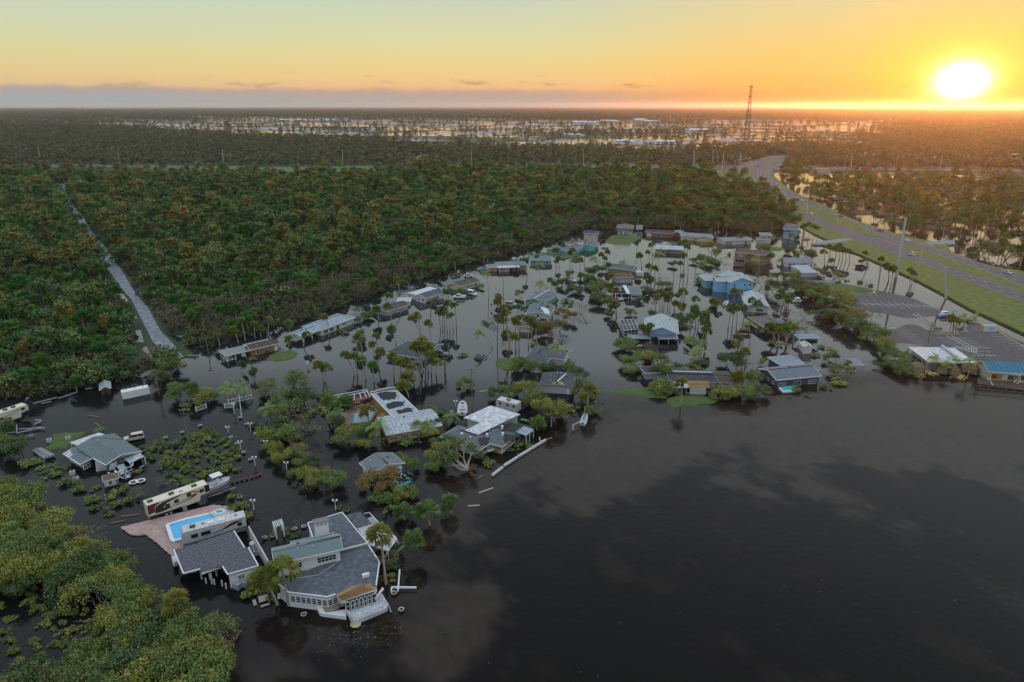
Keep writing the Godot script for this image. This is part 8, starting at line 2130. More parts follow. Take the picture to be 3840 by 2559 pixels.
	palms([V(86.7,0,-280.8),V(86,1.6,-280.8),V(97.3,0,-311.7),V(96.3,3.8,-311.7),V(99.4,0,-289),V(99.5,3.8,-289),V(97.5,0,-289),V(97.3,4.1,-289),V(98.8,0,-269.1),V(98.4,5.4,-269.1),V(100.4,0,-269.1),V(100.9,4.2,-269.1),V(83.6,0,-251),V(83.8,6.7,-251),V(85.4,0,-252),V(85.2,8,-252),V(86.8,0,-251),V(86.1,7.7,-251),V(91,0,-256.1),V(90.6,6.2,-256.1),V(153.7,0,-435.9),V(152.2,5.4,-435.9),V(142.2,0,-450.1),V(141.6,5.8,-450.1),V(138.6,0,-358.9),V(138.2,5.2,-358.9),V(158,0,-384.4),V(158.2,3.4,-384.4),V(159.1,0,-374.8),V(158.4,1.8,-374.8),V(130.9,0,-445.8),V(130.1,3.6,-445.8),V(114.6,0,-278.4),V(113.4,6.9,-278.4),V(117.6,0,-280.8),V(117.4,4.2,-280.8),V(113.7,0,-279.6),V(113.2,4.2,-279.6),V(112,0,-451.6),V(111.5,6.8,-451.6),V(141.9,0,-421.2),V(141.4,4.5,-421.2),V(173.1,0,-451.6),V(172.3,2.1,-451.6),V(174.2,0,-413.6),V(173.6,4.4,-413.6),V(175,0,-423.8),V(175,4,-423.8)])
	palms([V(48,0,-235.4),V(47.4,4.9,-235.4),V(49.6,0,-231),V(49.3,6.6,-231),V(48.7,0,-234.5),V(48.7,3.9,-234.5),V(67.8,0,-229.3),V(67.7,11.2,-229.3),V(69,0,-228.5),V(68.6,5.9,-228.5),V(69.2,0,-230.2),V(68.4,8,-230.2),V(79.6,0,-226.4),V(79,4,-226.4),V(74.8,0,-206.9),V(74,4.9,-206.9),V(77.2,0,-210.5),V(76.5,4.5,-210.5),V(85.9,0,-280.7),V(86,1.8,-280.7),V(85.9,0,-275.3),V(86.7,2.4,-275.3),V(95.3,0,-234.5),V(94.5,5.1,-234.5),V(94.5,0,-228.5),V(94.2,5.9,-228.5),V(97.6,0,-229.3),V(96.4,6.2,-229.3),V(95.8,0,-234.5),V(93,5.5,-234.5),V(48.5,0,-179.1),V(48.1,6.6,-179.1),V(68.6,0,-188.6),V(67.7,5.1,-188.6),V(67.9,0,-190.4),V(67.7,4.1,-190.4),V(42.5,0,-265.1),V(41.9,5.3,-265.1),V(40.7,0,-266.2),V(40.8,3.7,-266.2)], "s",1.1)
	palms([V(95,0,-234.1),V(93.3,5.7,-234.1),V(95.7,0,-231.9),V(95.2,6.1,-231.9),V(98.3,0,-230.6),V(97.4,6.8,-230.6),V(100.5,0,-234.9),V(100.2,6,-234.9),V(114.1,0,-274.1),V(113.9,5.4,-274.1),V(114.1,0,-270.6),V(113.8,4.7,-270.6),V(137.4,0,-292.4),V(137.1,4.3,-292.4),V(183.2,0,-322.9),V(181.7,6.5,-322.9),V(182.6,0,-319.5),V(182.5,7.5,-319.5),V(187.4,0,-312.2),V(186.1,8,-312.2),V(191.5,0,-317.9),V(191.6,5.2,-317.9),V(164.1,0,-242.7),V(163.5,6.3,-242.7),V(165.7,0,-243.2),V(164.7,5.2,-243.2),V(166.8,0,-243.7),V(166.3,4.7,-243.7),V(165,0,-390.3),V(164.4,6,-390.3),V(167.4,0,-358.6),V(165.9,7.1,-358.6),V(168.7,0,-352.6),V(167.9,3.8,-352.6),V(186.8,0,-351.9),V(184.5,8,-351.9),V(179.9,0,-325.5),V(179,10.4,-325.5),V(184.8,0,-326.2),V(182.9,7.2,-326.2),V(183,0,-320),V(182.1,6.7,-320),V(178.7,0,-378.3),V(177.8,6,-378.3),V(181.8,0,-377.5),V(181.2,5.8,-377.5),V(182.8,0,-375),V(181.6,7.4,-375),V(183.1,0,-367.8),V(181.8,6,-367.8),V(182.8,0,-363.1),V(181.4,6.3,-363.1),V(183,0,-371.8),V(182,6.3,-371.8),V(189.9,0,-441.2),V(189.1,7.2,-441.2),V(191.8,0,-438.4),V(190.8,8.7,-438.4),V(192.7,0,-434.2),V(192,7.9,-434.2),V(193.5,0,-430.2),V(192.9,7.6,-430.2)])
	palms([V(-16.8,0,-119.2),V(-17,3.6,-119.2),V(-12.8,0,-123.5),V(-12.9,2.7,-123.5),V(-22.2,0,-121.2),V(-22.2,2,-121.2)], "s",1.35,2)
	palms([V(-40.1,0,-95.8),V(-42.1,5.1,-95.8),V(-38.2,0,-95.6),V(-38.5,7.3,-95.6),V(-22.5,0,-101.1),V(-22.9,10.3,-101.1),V(-53.8,0,-89.2),V(-53.5,6.2,-89.2)], "s",1.45,1)
	palms([V(-22.7,0,-108),V(-18.3,4.5,-108)], "s",1.5,2)
	palms([V(10.5,0,-164.4),V(10.3,4.5,-164.4),V(21.2,0,-174.6),V(21.4,6.6,-174.6),V(6.5,0,-162.2),V(6.8,2.1,-162.2),V(-49.4,0,-166.7),V(-48.6,6.3,-166.7),V(-46.1,0,-173.2),V(-46.3,3.2,-173.2),V(-39,0,-168.1),V(-39.1,2.9,-168.1),V(-31.5,0,-190.9),V(-31.4,3.4,-190.9),V(-33.4,0,-190.2),V(-33.1,0.3,-190.2),V(-93.4,0,-180.8),V(-92.1,4.5,-180.8)], "s",1.25)
	palms([V(-82.4,0,-182.9),V(-82.5,3.4,-182.9),V(-79.1,0,-184.6),V(-78.8,3.3,-184.6),V(-66.7,0,-167.8),V(-65.9,3.8,-167.8),V(-47.6,0,-167.1),V(-46.9,2.6,-167.1),V(-33.4,0,-155.6),V(-33.5,4.5,-155.6),V(-22,0,-158.6),V(-21.4,3.1,-158.6),V(-16.4,0,-167.1),V(-16.2,1.9,-167.1)], "f",1.15)
	palms([V(-6.6,0,-227.4),V(-10.9,5,-227.4),V(-10.3,0,-290.8),V(-10.9,11.9,-290.8),V(14.7,0,-204.9),V(14.3,8.4,-204.9),V(59.8,0,-350.4),V(58.6,3.2,-350.4),V(45.9,0,-358.5),V(44.4,3.5,-358.5),V(13.6,0,-317.7),V(12.9,9.1,-317.7),V(16.1,0,-307.3),V(13.9,3,-307.3),V(70.2,0,-317.7),V(69.2,14.2,-317.7),V(99.6,0,-344.1),V(98,4.2,-344.1),V(127.4,0,-344.1),V(126,6.2,-344.1),V(147.1,0,-362.7),V(146.3,2.2,-362.7),V(61.8,0,-211.2),V(61.6,4.2,-211.2),V(64.3,0,-229.3),V(64.2,2.4,-229.3),V(85.6,0,-231.9),V(84.5,6.9,-231.9),V(163.7,0,-371.8),V(160,4.2,-371.8),V(143,0,-336.6),V(143.7,1.9,-336.6)], "f",1.25)
	palms([V(135.5,0,-203.3),V(135.1,4.9,-203.3),V(138.4,0,-202),V(137.9,3.7,-202),V(143.5,0,-205.5),V(143.3,3.4,-205.5),V(142.4,0,-197.9),V(142,6,-197.9),V(151.9,0,-207.7),V(151.5,1.6,-207.7),V(177.9,0,-255.8),V(177.2,2.5,-255.8),V(181.8,0,-255.5),V(181.4,2.3,-255.5),V(280.3,0,-406.1),V(280.3,2.4,-406.1)], "f",0.92,3)
	# shrubs and trees in the yards
	bush(V(-96.9,0,-180.8),8,6, "g"); bush(V(-90.4,0,-180.8),7,4.5, "y"); bush(V(-107.5,0,-192.1),7,6, "d"); bush(V(-109.8,0,-202.1),8,7, "g"); bush(V(-87.2,0,-182.2),4,3, "g"); bush(V(-92.6,0,-175.8),4,2.5, "g")
	bush(V(-120.24,0,-149.07),6.5,6, "d"); bush(V(-124.36,0,-149.59),6,6, "g"); bush(V(-130.7,0,-157.2),6,6, "d")
	for q in [[V(-115.53,0,-143.57),4.5,1.8, "g"],[V(-114.08,0,-145.03),3.5,1.5, "d"],[V(-109.14,0,-141.17),4,1.9, "g"],[V(-105.65,0,-137.94),4,1.9, "g"],[V(-106.52,0,-141.17),3.5,1.6, "d"],[V(-101.03,0,-136.14),3.5,2.4, "g"],[V(-98.08,0,-133.95),3,2, "d"],[V(-95.97,0,-133.09),3.6,2.4, "g"],[V(-92.53,0,-132.66),2.6,1.5, "g"],[V(-91.22,0,-127.72),3.2,2.2, "g"],[V(-88.55,0,-125.74),3,2, "d"],[V(-87.73,0,-129.74),3.6,2.6, "y"],[V(-84.64,0,-125.35),3.6,2.4, "g"],[V(-86.63,0,-132.66),3,2.4, "g"],[V(-82.41,0,-128.52),3,2.5, "g"],[V(-81.03,0,-130.15),3.6,2.5, "b"],[V(-87.15,0,-140.24),2,1.4, "y"],[V(-77.68,0,-134.82),3.2,2.2, "b"],[V(-60.55,0,-129.74),2.6,2.4, "y"],[V(-58.74,0,-125.32),2.8,1.8, "g"],[V(-57.2,0,-125.84),2.2,2.0, "y"],[V(-75.15,0,-134.82),3,1.8, "b"],[V(-83.81,0,-122.69),2,1.4, "g"]]:
		bush(q[0], q[1], q[2], q[3])
	var yard := flat([V(-91.8,0,-151.7),V(-90.2,0,-156.6),V(-86,0,-155.5),V(-83.3,0,-160.1),V(-80.3,0,-164.2),V(-74.6,0,-159.5),V(-68,0,-151.7),V(-63.52,0,-140.7),V(-65.58,0,-139.77),V(-69.13,0,-137.48),V(-71.32,0,-133.95),V(-76.3,0,-134.82),V(-80.16,0,-136.14),V(-86.7,0,-143.57)])
	var a0 := V(-91.8,0,-151.7); var dx := (V(-80.3,0,-164.2) - a0).normalized(); var dz := Vector3(-dx.z,0, dx.x)
	bush_where = "among the shrub rows right of the grey house"
	for i in 25:
		for j in range(-4,21):
			var p := a0 + dx * i * 2.2 + dz * j * 2.2 + Vector3(rng.randf_range(-.7,.7),0, rng.randf_range(-.7,.7))
			if inside(p, yard) and rng.randf() < 0.86: bush(p, rng.randf_range(1.8,2.7), rng.randf_range(1.3,2.4),["g", "g", "d", "y", "g"][rng.randi_range(0,4)])
	bush_where = ""
	for q in [[V(-66.8,0,-191.5),8,5.5, "g"],[V(-64.6,0,-189.6),5,4, "b"],[V(-73.4,0,-187.8),8,5, "g"],[V(-68,0,-180.3),8,5.5, "b"],[V(-63.4,0,-176.4),8,6, "g"],[V(-59.6,0,-177.5),7,6, "d"],[V(-64.7,0,-168.6),7,5, "g"],[V(-59.8,0,-166.2),8,5, "b"],[V(-56.2,0,-167.1),6,5, "b"],[V(-61,0,-163.3),5,4, "d"],[V(-54.9,0,-155.6),8,5.5, "g"],[V(-51.2,0,-155.6),7,4.5, "b"],[V(-61.3,0,-154.7),5,5, "y"],[V(-57.91,0,-148.07),4.5,4.5, "y"],[V(-58.8,0,-157.8),4,3.2, "d"],[V(-54.39,0,-144.92),5,4.5, "y"],[V(-52.98,0,-145.31),5,4, "g"],[V(-52.9,0,-150.1),5,3.5, "o"],[V(-49.47,0,-143.77),5,4, "g"],[V(-47.25,0,-142.64),4,4, "d"],[V(-49.9,0,-138.24),3.5,3, "g"],[V(-46.8,0,-135.78),5.5,5, "y"],[V(-44.07,0,-133.73),4.5,4, "y"],[V(-43.73,0,-136.47),5,4.5, "y"],[V(-39.96,0,-133.05),6,4.5, "g"],[V(-44.76,0,-131.73),4,4, "b"],[V(-66,0,-161.9),3,2.2, "g"],[V(-68.1,0,-164.2),3.4,2.4, "d"],[V(-53.3,0,-173.2),5,2.8, "y"],
			[V(-53.1,0,-179.7),5,4, "g"],[V(-46,0,-165.2),4,4, "d"],[V(-42.9,0,-154.7),6,5, "g"],[V(-41.4,0,-156.9),6,5, "y"],[V(-39.3,0,-158.7),6,5, "g"],[V(-36.5,0,-156.9),5,5, "d"],[V(-41.4,0,-152.6),5,3.5, "b"],[V(-36.2,0,-151.3),4.5,4.2, "y"],[V(-30.9,0,-153),4,3.5, "b"],[V(-28.3,0,-154.3),5,2.2, "g"],[V(-25.4,0,-155.6),5,2.2, "d"],[V(-27.07,0,-147.67),3,2.2, "g"],[V(-24.54,0,-142.26),4.4,3.6, "g"],
			[V(-30.47,0,-131.49),6,6, "o"],[V(-28.11,0,-133.47),5,6, "o"],[V(-26.53,0,-126.87),3.4,3, "g"],[V(-23.64,0,-129.01),4,3.4, "y"],[V(-22.61,0,-130.1),4,3, "g"],[V(-25.61,0,-124.03),3,2.4, "g"],[V(-28.86,0,-127.67),4,2.6, "g"],
			[V(-23.2,0,-159.1),5,5, "y"],[V(-19.8,0,-160.7),4.5,5, "d"],[V(-22,0,-174),4,2.8, "g"],[V(-19.9,0,-172.9),4,2.6, "d"],[V(-16.4,0,-167.7),3.5,3, "d"],[V(-11.5,0,-164.4),2.4,2.4, "d"],[V(-18,0,-153.6),5,3, "d"],[V(-18.37,0,-146.66),6,5.2, "y"],[V(-16,0,-151.7),5,5, "g"],[V(-18.3,0,-141.88),5,4, "g"],[V(-10.73,0,-147.11),5,3.4, "b"],[V(-7.83,0,-146.21),3,2.6, "d"],[V(-5.81,0,-144.45),3.2,1.8, "g"],
			[V(-13.9,0,-190.2),5,4, "g"],[V(-4.2,0,-183.4),5,4, "d"],[V(-0.7,0,-183.4),6,5, "g"],[V(1.7,0,-185.4),5,5.5, "d"],[V(4,0,-183.4),7,7, "y"],[V(6.2,0,-177.7),6,6, "g"],[V(7.7,0,-169.4),7,7, "y"],[V(10.8,0,-167.1),7,7.5, "y"],[V(13.3,0,-171.7),6,6, "g"],[V(6.1,0,-202.7),6,5, "g"],[V(12,0,-204.3),6,4, "d"],[V(17.7,0,-202.7),6,5, "g"],[V(20.7,0,-197.4),6,5, "d"],[V(20.5,0,-183.4),6,6, "g"],[V(22.6,0,-178.9),6,6, "y"],[V(25.5,0,-183.4),5,4.5, "b"],[V(22.3,0,-171.7),4.6,3.4, "g"],[V(7,0,-162.2),4,4, "y"],[V(2.1,0,-153.1),4,1.4, "g"],[V(0.3,0,-151.7),3.4,1.3, "d"],[V(3.7,0,-155.6),3.4,1.4, "g"],[V(16.6,0,-174.6),4,2.4, "y"]]:
		bush(q[0], q[1], q[2], q[3])
	for q in [[V(-80.9,0,-198.3),3,5, "d"],[V(-86.3,0,-202.9),3,5.5, "d"],[V(-84.2,0,-221.5),2.4,1.8, "d"],[V(-87.6,0,-215.2),3,1.8, "g"],[V(-54.9,0,-230.9),5,4, "g"],[V(-57.5,0,-260.4),6,3.5, "d"],[V(-64.3,0,-243.3),6,1.8, "d"],[V(-57.6,0,-263.6),6,3, "d"],[V(-60.4,0,-256.3),5,3, "g"],[V(-28.4,0,-293.8),6,5, "d"],[V(-22.2,0,-296.8),5,4, "d"],[V(-14.6,0,-309.7),4,3, "y"],[V(1.4,0,-204.1),5,6.5, "g"],[V(2.8,0,-207.3),4,4.5, "g"],[V(-16.2,0,-218.3),4,1.6, "g"],[V(-6.5,0,-253.9),4,3, "b"],[V(-2.8,0,-273.9),4,3, "g"],[V(2.9,0,-271.2),4.5,4, "d"],[V(3.9,0,-293.8),4.4,4.2, "y"],[V(13.8,0,-241.7),7,7, "o"],[V(17,0,-244.9),7,6, "b"],[V(10,0,-240.6),5,4, "d"],[V(7.7,0,-230.5),4,2, "g"],[V(-33.4,0,-283.5),4,4, "g"],[V(-55.8,0,-237.5),4.5,4.5, "g"],
			[V(4.8,0,-344.1),5,4.5, "b"],[V(24.4,0,-314.7),7,5, "d"],[V(28.3,0,-303.1),7,4, "d"],[V(31.2,0,-298.9),6,3.5, "d"],[V(29.1,0,-330.4),5,4.5, "g"],[V(33.5,0,-327.2),5,4, "d"],[V(23.4,0,-285.8),5,2.8, "g"],[V(25,0,-280.8),3,2.4, "y"],[V(40.7,0,-335.5),7,6, "d"],[V(44.2,0,-335.5),7,6, "g"],[V(38.5,0,-319.3),7,6, "g"],[V(37.1,0,-300.3),9,7, "g"],[V(41.4,0,-300.3),9,7, "g"],[V(36.8,0,-285.8),9,6, "d"],[V(40.5,0,-282),7,5, "g"],[V(40.1,0,-264.6),5,3.4, "g"],[V(47.7,0,-265.7),5,3.6, "g"],[V(55.1,0,-285.8),5,3, "d"],[V(27.7,0,-269.1),5,5, "b"],[V(20.7,0,-262.4),6,5, "o"],[V(23.8,0,-258.2),6,5, "o"],[V(70.5,0,-434.5),9,6.5, "b"],[V(47.5,0,-392.2),4,2, "g"],[V(34.1,0,-370.7),6,2.6, "d"],
			[V(63.9,0,-314.7),6,6.5, "d"],[V(62.5,0,-297.6),6,5, "b"],[V(60.1,0,-300.3),5,4, "d"],[V(69,0,-310.2),5,4, "g"],[V(73.8,0,-311.7),5,3.4, "o"],[V(71.8,0,-313.2),4,5.5, "b"],[V(115.7,0,-392.2),9,9, "y"],[V(114.8,0,-379),8,7, "g"],[V(105.1,0,-364.7),8,5, "d"],[V(106.9,0,-358.9),8,5, "g"],[V(98.2,0,-364.7),6,3.6, "d"],[V(104.2,0,-372.8),6,4, "d"],[V(116,0,-366.7),5,3, "b"],[V(86.1,0,-357),6,3.6, "d"],[V(90.6,0,-317.7),6,2.8, "d"],[V(94.6,0,-310.2),5,3.6, "d"],[V(125.2,0,-355.1),5,4, "g"],[V(125.3,0,-347.7),5,4, "d"],[V(148,0,-392.2),8,6, "g"],[V(141.7,0,-370.7),7,6, "d"],[V(117.6,0,-310.2),7,8, "b"],[V(115.7,0,-297.6),6,6, "b"],[V(130.9,0,-327.2),6,5, "d"],[V(148.9,0,-401.4),6,4, "y"],[V(167.5,0,-426.4),7,3.6, "b"],[V(155.2,0,-423.8),5,3, "d"],[V(103.5,0,-434.5),5,3, "b"],[V(115.5,0,-431.8),4,2.4, "d"],[V(161.4,0,-392.2),6,4.4, "d"],[V(67.4,0,-254),5,3.6, "d"],[V(66.5,0,-258.2),6,4, "d"],
			[V(38.5,0,-224.3),8,5, "g"],[V(41.5,0,-226),7,4.4, "g"],[V(37.6,0,-227.6),6,4, "y"],[V(43.3,0,-220.3),4,3, "d"],[V(48.9,0,-221.1),6,4, "b"],[V(40,0,-210.5),8,5, "g"],[V(43.5,0,-211.9),7,5, "y"],[V(46.1,0,-211.9),6,4, "b"],[V(48.9,0,-210.5),6,4.4, "g"],[V(38.3,0,-203.4),6,3.4, "g"],[V(45.4,0,-198),7,6, "d"],[V(47.8,0,-200),6,5.5, "g"],[V(42.6,0,-188.6),7,4, "y"],[V(45.2,0,-187.4),7,4.4, "g"],[V(46.9,0,-186.8),5,3, "g"],[V(62.3,0,-184.5),8,4.4, "y"],[V(65.1,0,-184.5),8,5.5, "b"],[V(67.3,0,-182.8),8,5, "b"],[V(69.6,0,-182.8),8,5, "g"],[V(72.5,0,-185.1),6,4.4, "d"],[V(72.2,0,-193.5),6,5.5, "g"],[V(76.1,0,-194.8),5,3.6, "g"],[V(71,0,-209),7,5.5, "d"],[V(73.4,0,-208.3),6,5.5, "d"],[V(78.1,0,-226),4,4, "y"],[V(63.4,0,-245.6),6,4, "d"],[V(65.4,0,-255.5),6,3.6, "d"],[V(60.2,0,-188.6),5,2.6, "d"],[V(82.5,0,-210.5),3.4,3.2, "y"],[V(61.3,0,-210.5),6,2.4, "d"],[V(54.7,0,-208.3),6,1.6, "d"],[V(58.4,0,-208.3),6,1.6, "g"],
			[V(130.4,0,-292.4),8,7, "d"],[V(131.2,0,-286.1),9,7, "g"],[V(137.4,0,-292.4),8,7, "g"],[V(131.8,0,-271.8),9,7, "d"],[V(125.8,0,-261.9),8,6, "d"],[V(138.1,0,-276.4),9,8, "y"],[V(128.7,0,-257.7),10,7, "d"],[V(130.5,0,-251.7),10,8, "g"],[V(136.4,0,-255.7),10,8, "o"],[V(128.1,0,-242.1),10,7, "d"],[V(130.4,0,-238.5),9,6, "g"],[V(130.4,0,-233.2),7,4, "g"],[V(133.1,0,-245.8),7,8, "b"],[V(129.6,0,-296.4),6,5, "g"],[V(116.9,0,-286.1),6,7, "b"],[V(118.1,0,-297.7),7,8, "d"],[V(114.7,0,-287.3),7,6, "b"],[V(106.6,0,-244),7,5, "y"],[V(111.1,0,-251.7),8,4, "b"],[V(116.8,0,-259.8),7,4, "b"],[V(95.8,0,-240.3),6,3, "g"],[V(94.6,0,-230.6),5,2.4, "g"],[V(102.9,0,-236.7),6,3.4, "b"],[V(89.5,0,-210.4),2,1.8, "g"],[V(103.7,0,-219.3),3,2.2, "g"],[V(105.3,0,-213.3),3,3, "g"],[V(108.5,0,-214),3.4,3.6, "d"],[V(103.9,0,-202.7),6,3.6, "g"],[V(105.8,0,-201.4),6,3.6, "b"],[V(101.3,0,-194.3),6,2.2, "y"],[V(109.3,0,-206.1),4,2, "o"],[V(95.4,0,-191.2),3.4,2.6, "g"],[V(85.4,0,-188.2),3.6,2.8, "g"],[V(87.1,0,-184.2),2.2,1.2, "d"],[V(81,0,-183.3),1.4,1, "g"],[V(111.1,0,-211.8),3,2, "g"],[V(110.6,0,-222.4),4,2.2, "y"],[V(110.5,0,-226.5),4,1.8, "g"],
			[V(128,0,-221.3),8,7, "y"],[V(135.3,0,-233.9),5,6, "g"],[V(127.1,0,-216.3),8,5, "d"],[V(127,0,-210.7),8,4.4, "g"],[V(125.6,0,-203.9),7,4, "d"],[V(125.2,0,-200.2),6,3.6, "g"],[V(123.7,0,-207.6),7,3.6, "d"],[V(131.3,0,-215.5),6,3.6, "g"],[V(129.5,0,-226.6),5,4.4, "d"],[V(162,0,-306),5,5, "b"],[V(162.7,0,-322.9),2.4,1.6, "g"],[V(156.6,0,-320.3),6,4.4, "b"],[V(170.2,0,-313.8),3,2, "d"],[V(178.8,0,-258.6),2.4,1.6, "o"],[V(180.6,0,-257.5),2.4,2.2, "o"],[V(162.6,0,-247.8),2.4,1.4, "g"],
			[V(132,0,-309.3),9,6, "d"],[V(132.2,0,-300.4),9,7, "d"],[V(135.3,0,-298.3),9,7, "g"],[V(141,0,-303.7),8,6, "d"],[V(138.9,0,-296.1),8,6, "y"],[V(154.4,0,-328.7),7,6, "d"],[V(157.3,0,-326.2),7,6, "b"],[V(160.1,0,-324.9),7,5.5, "y"],[V(166.5,0,-371.8),8,6.5, "d"],[V(157.9,0,-381.7),6,6, "d"],[V(189.1,0,-360.8),5,4, "d"],[V(143.9,0,-289.9),9,7, "y"],[V(143,0,-282),8,6, "g"],[V(137.1,0,-326.2),8,5, "g"],[V(154.4,0,-342),5,3.4, "g"],
			[V(-57.64,0,-121),3,2.4, "g"],[V(-55.42,0,-121),3,2.6, "y"],[V(-35.13,0,-124.75),2.6,2, "d"],[V(-49.91,0,-113.66),2,2, "d"],[V(-47.29,0,-115.15),1.6,1.6, "y"],[V(-45.07,0,-116.66),2,1.8, "g"],[V(-43.92,0,-115.15),2,1.2, "d"],[V(-42.46,0,-115.9),1.8,1.2, "d"],[V(-43.43,0,-119.2),1.6,1.8, "b"],[V(-41.91,0,-99.45),3.2,3, "g"],[V(-45.68,0,-98.27),3,2.4, "y"],[V(-44.6,0,-99.15),3,2.4, "g"],[V(-40.93,0,-98.27),3,2.4, "d"],[V(-22.51,0,-105.36),2.6,2.6, "d"],[V(-22.54,0,-109.39),3.4,3.2, "d"],[V(-24.13,0,-102.81),2.4,2.6, "g"],[V(-22.08,0,-102.81),2,1.6, "y"],[V(-21.57,0,-107.35),3,3, "b"],[V(-23.98,0,-105.36),4,5.5, "b"]]:
		bush(q[0], q[1], q[2], q[3])
	# the mangrove thicket in the near left corner
	var thicket := flat([V(-127.95,0,-132.12),V(-112.22,0,-130.33),V(-104.17,0,-126.89),V(-90.32,0,-116.65),V(-80.58,0,-108.99),V(-74.2,0,-106.4),V(-68.85,0,-100.92),V(-62.42,0,-95.87),V(-55.53,0,-90.7),V(-51.52,0,-89.72),V(-46.07,0,-85.04),V(-42.83,0,-81.14),V(-41.46,0,-73.72),V(-42.7,0,-65.69),V(-83.33,0,-65.69)])
	var clearing := flat([V(-96.94,0,-98.06),V(-84.79,0,-98.06),V(-74.46,0,-94.8),V(-66.25,0,-90.7),V(-61.15,0,-87.8),V(-63.95,0,-84.15),V(-68.67,0,-79.9),V(-74.22,0,-76.72),V(-79.36,0,-75.2)])
	bush_where = "in the dense thicket at the near left corner"
	for i in 30:
		for j in 30:
			var p := Vector3(-135 + i * 3.5 + rng.randf_range(-1.2,1.2),0,-150 + j * 3.3 + rng.randf_range(-1.2,1.2))
			if not inside(p, thicket): continue
			if inside(p, clearing):
				for k in 2: bush(p + Vector3(rng.randf_range(-1.6,1.6),0, rng.randf_range(-1.6,1.6)), rng.randf_range(1.2,2.4), rng.randf_range(0.9,1.8),["y", "g"][k])
			else: bush(p, rng.randf_range(5.4,8.0), rng.randf_range(4.6,7.4),["g", "y", "g", "g", "g", "d", "y", "b"][rng.randi_range(0,7)])
	forests()

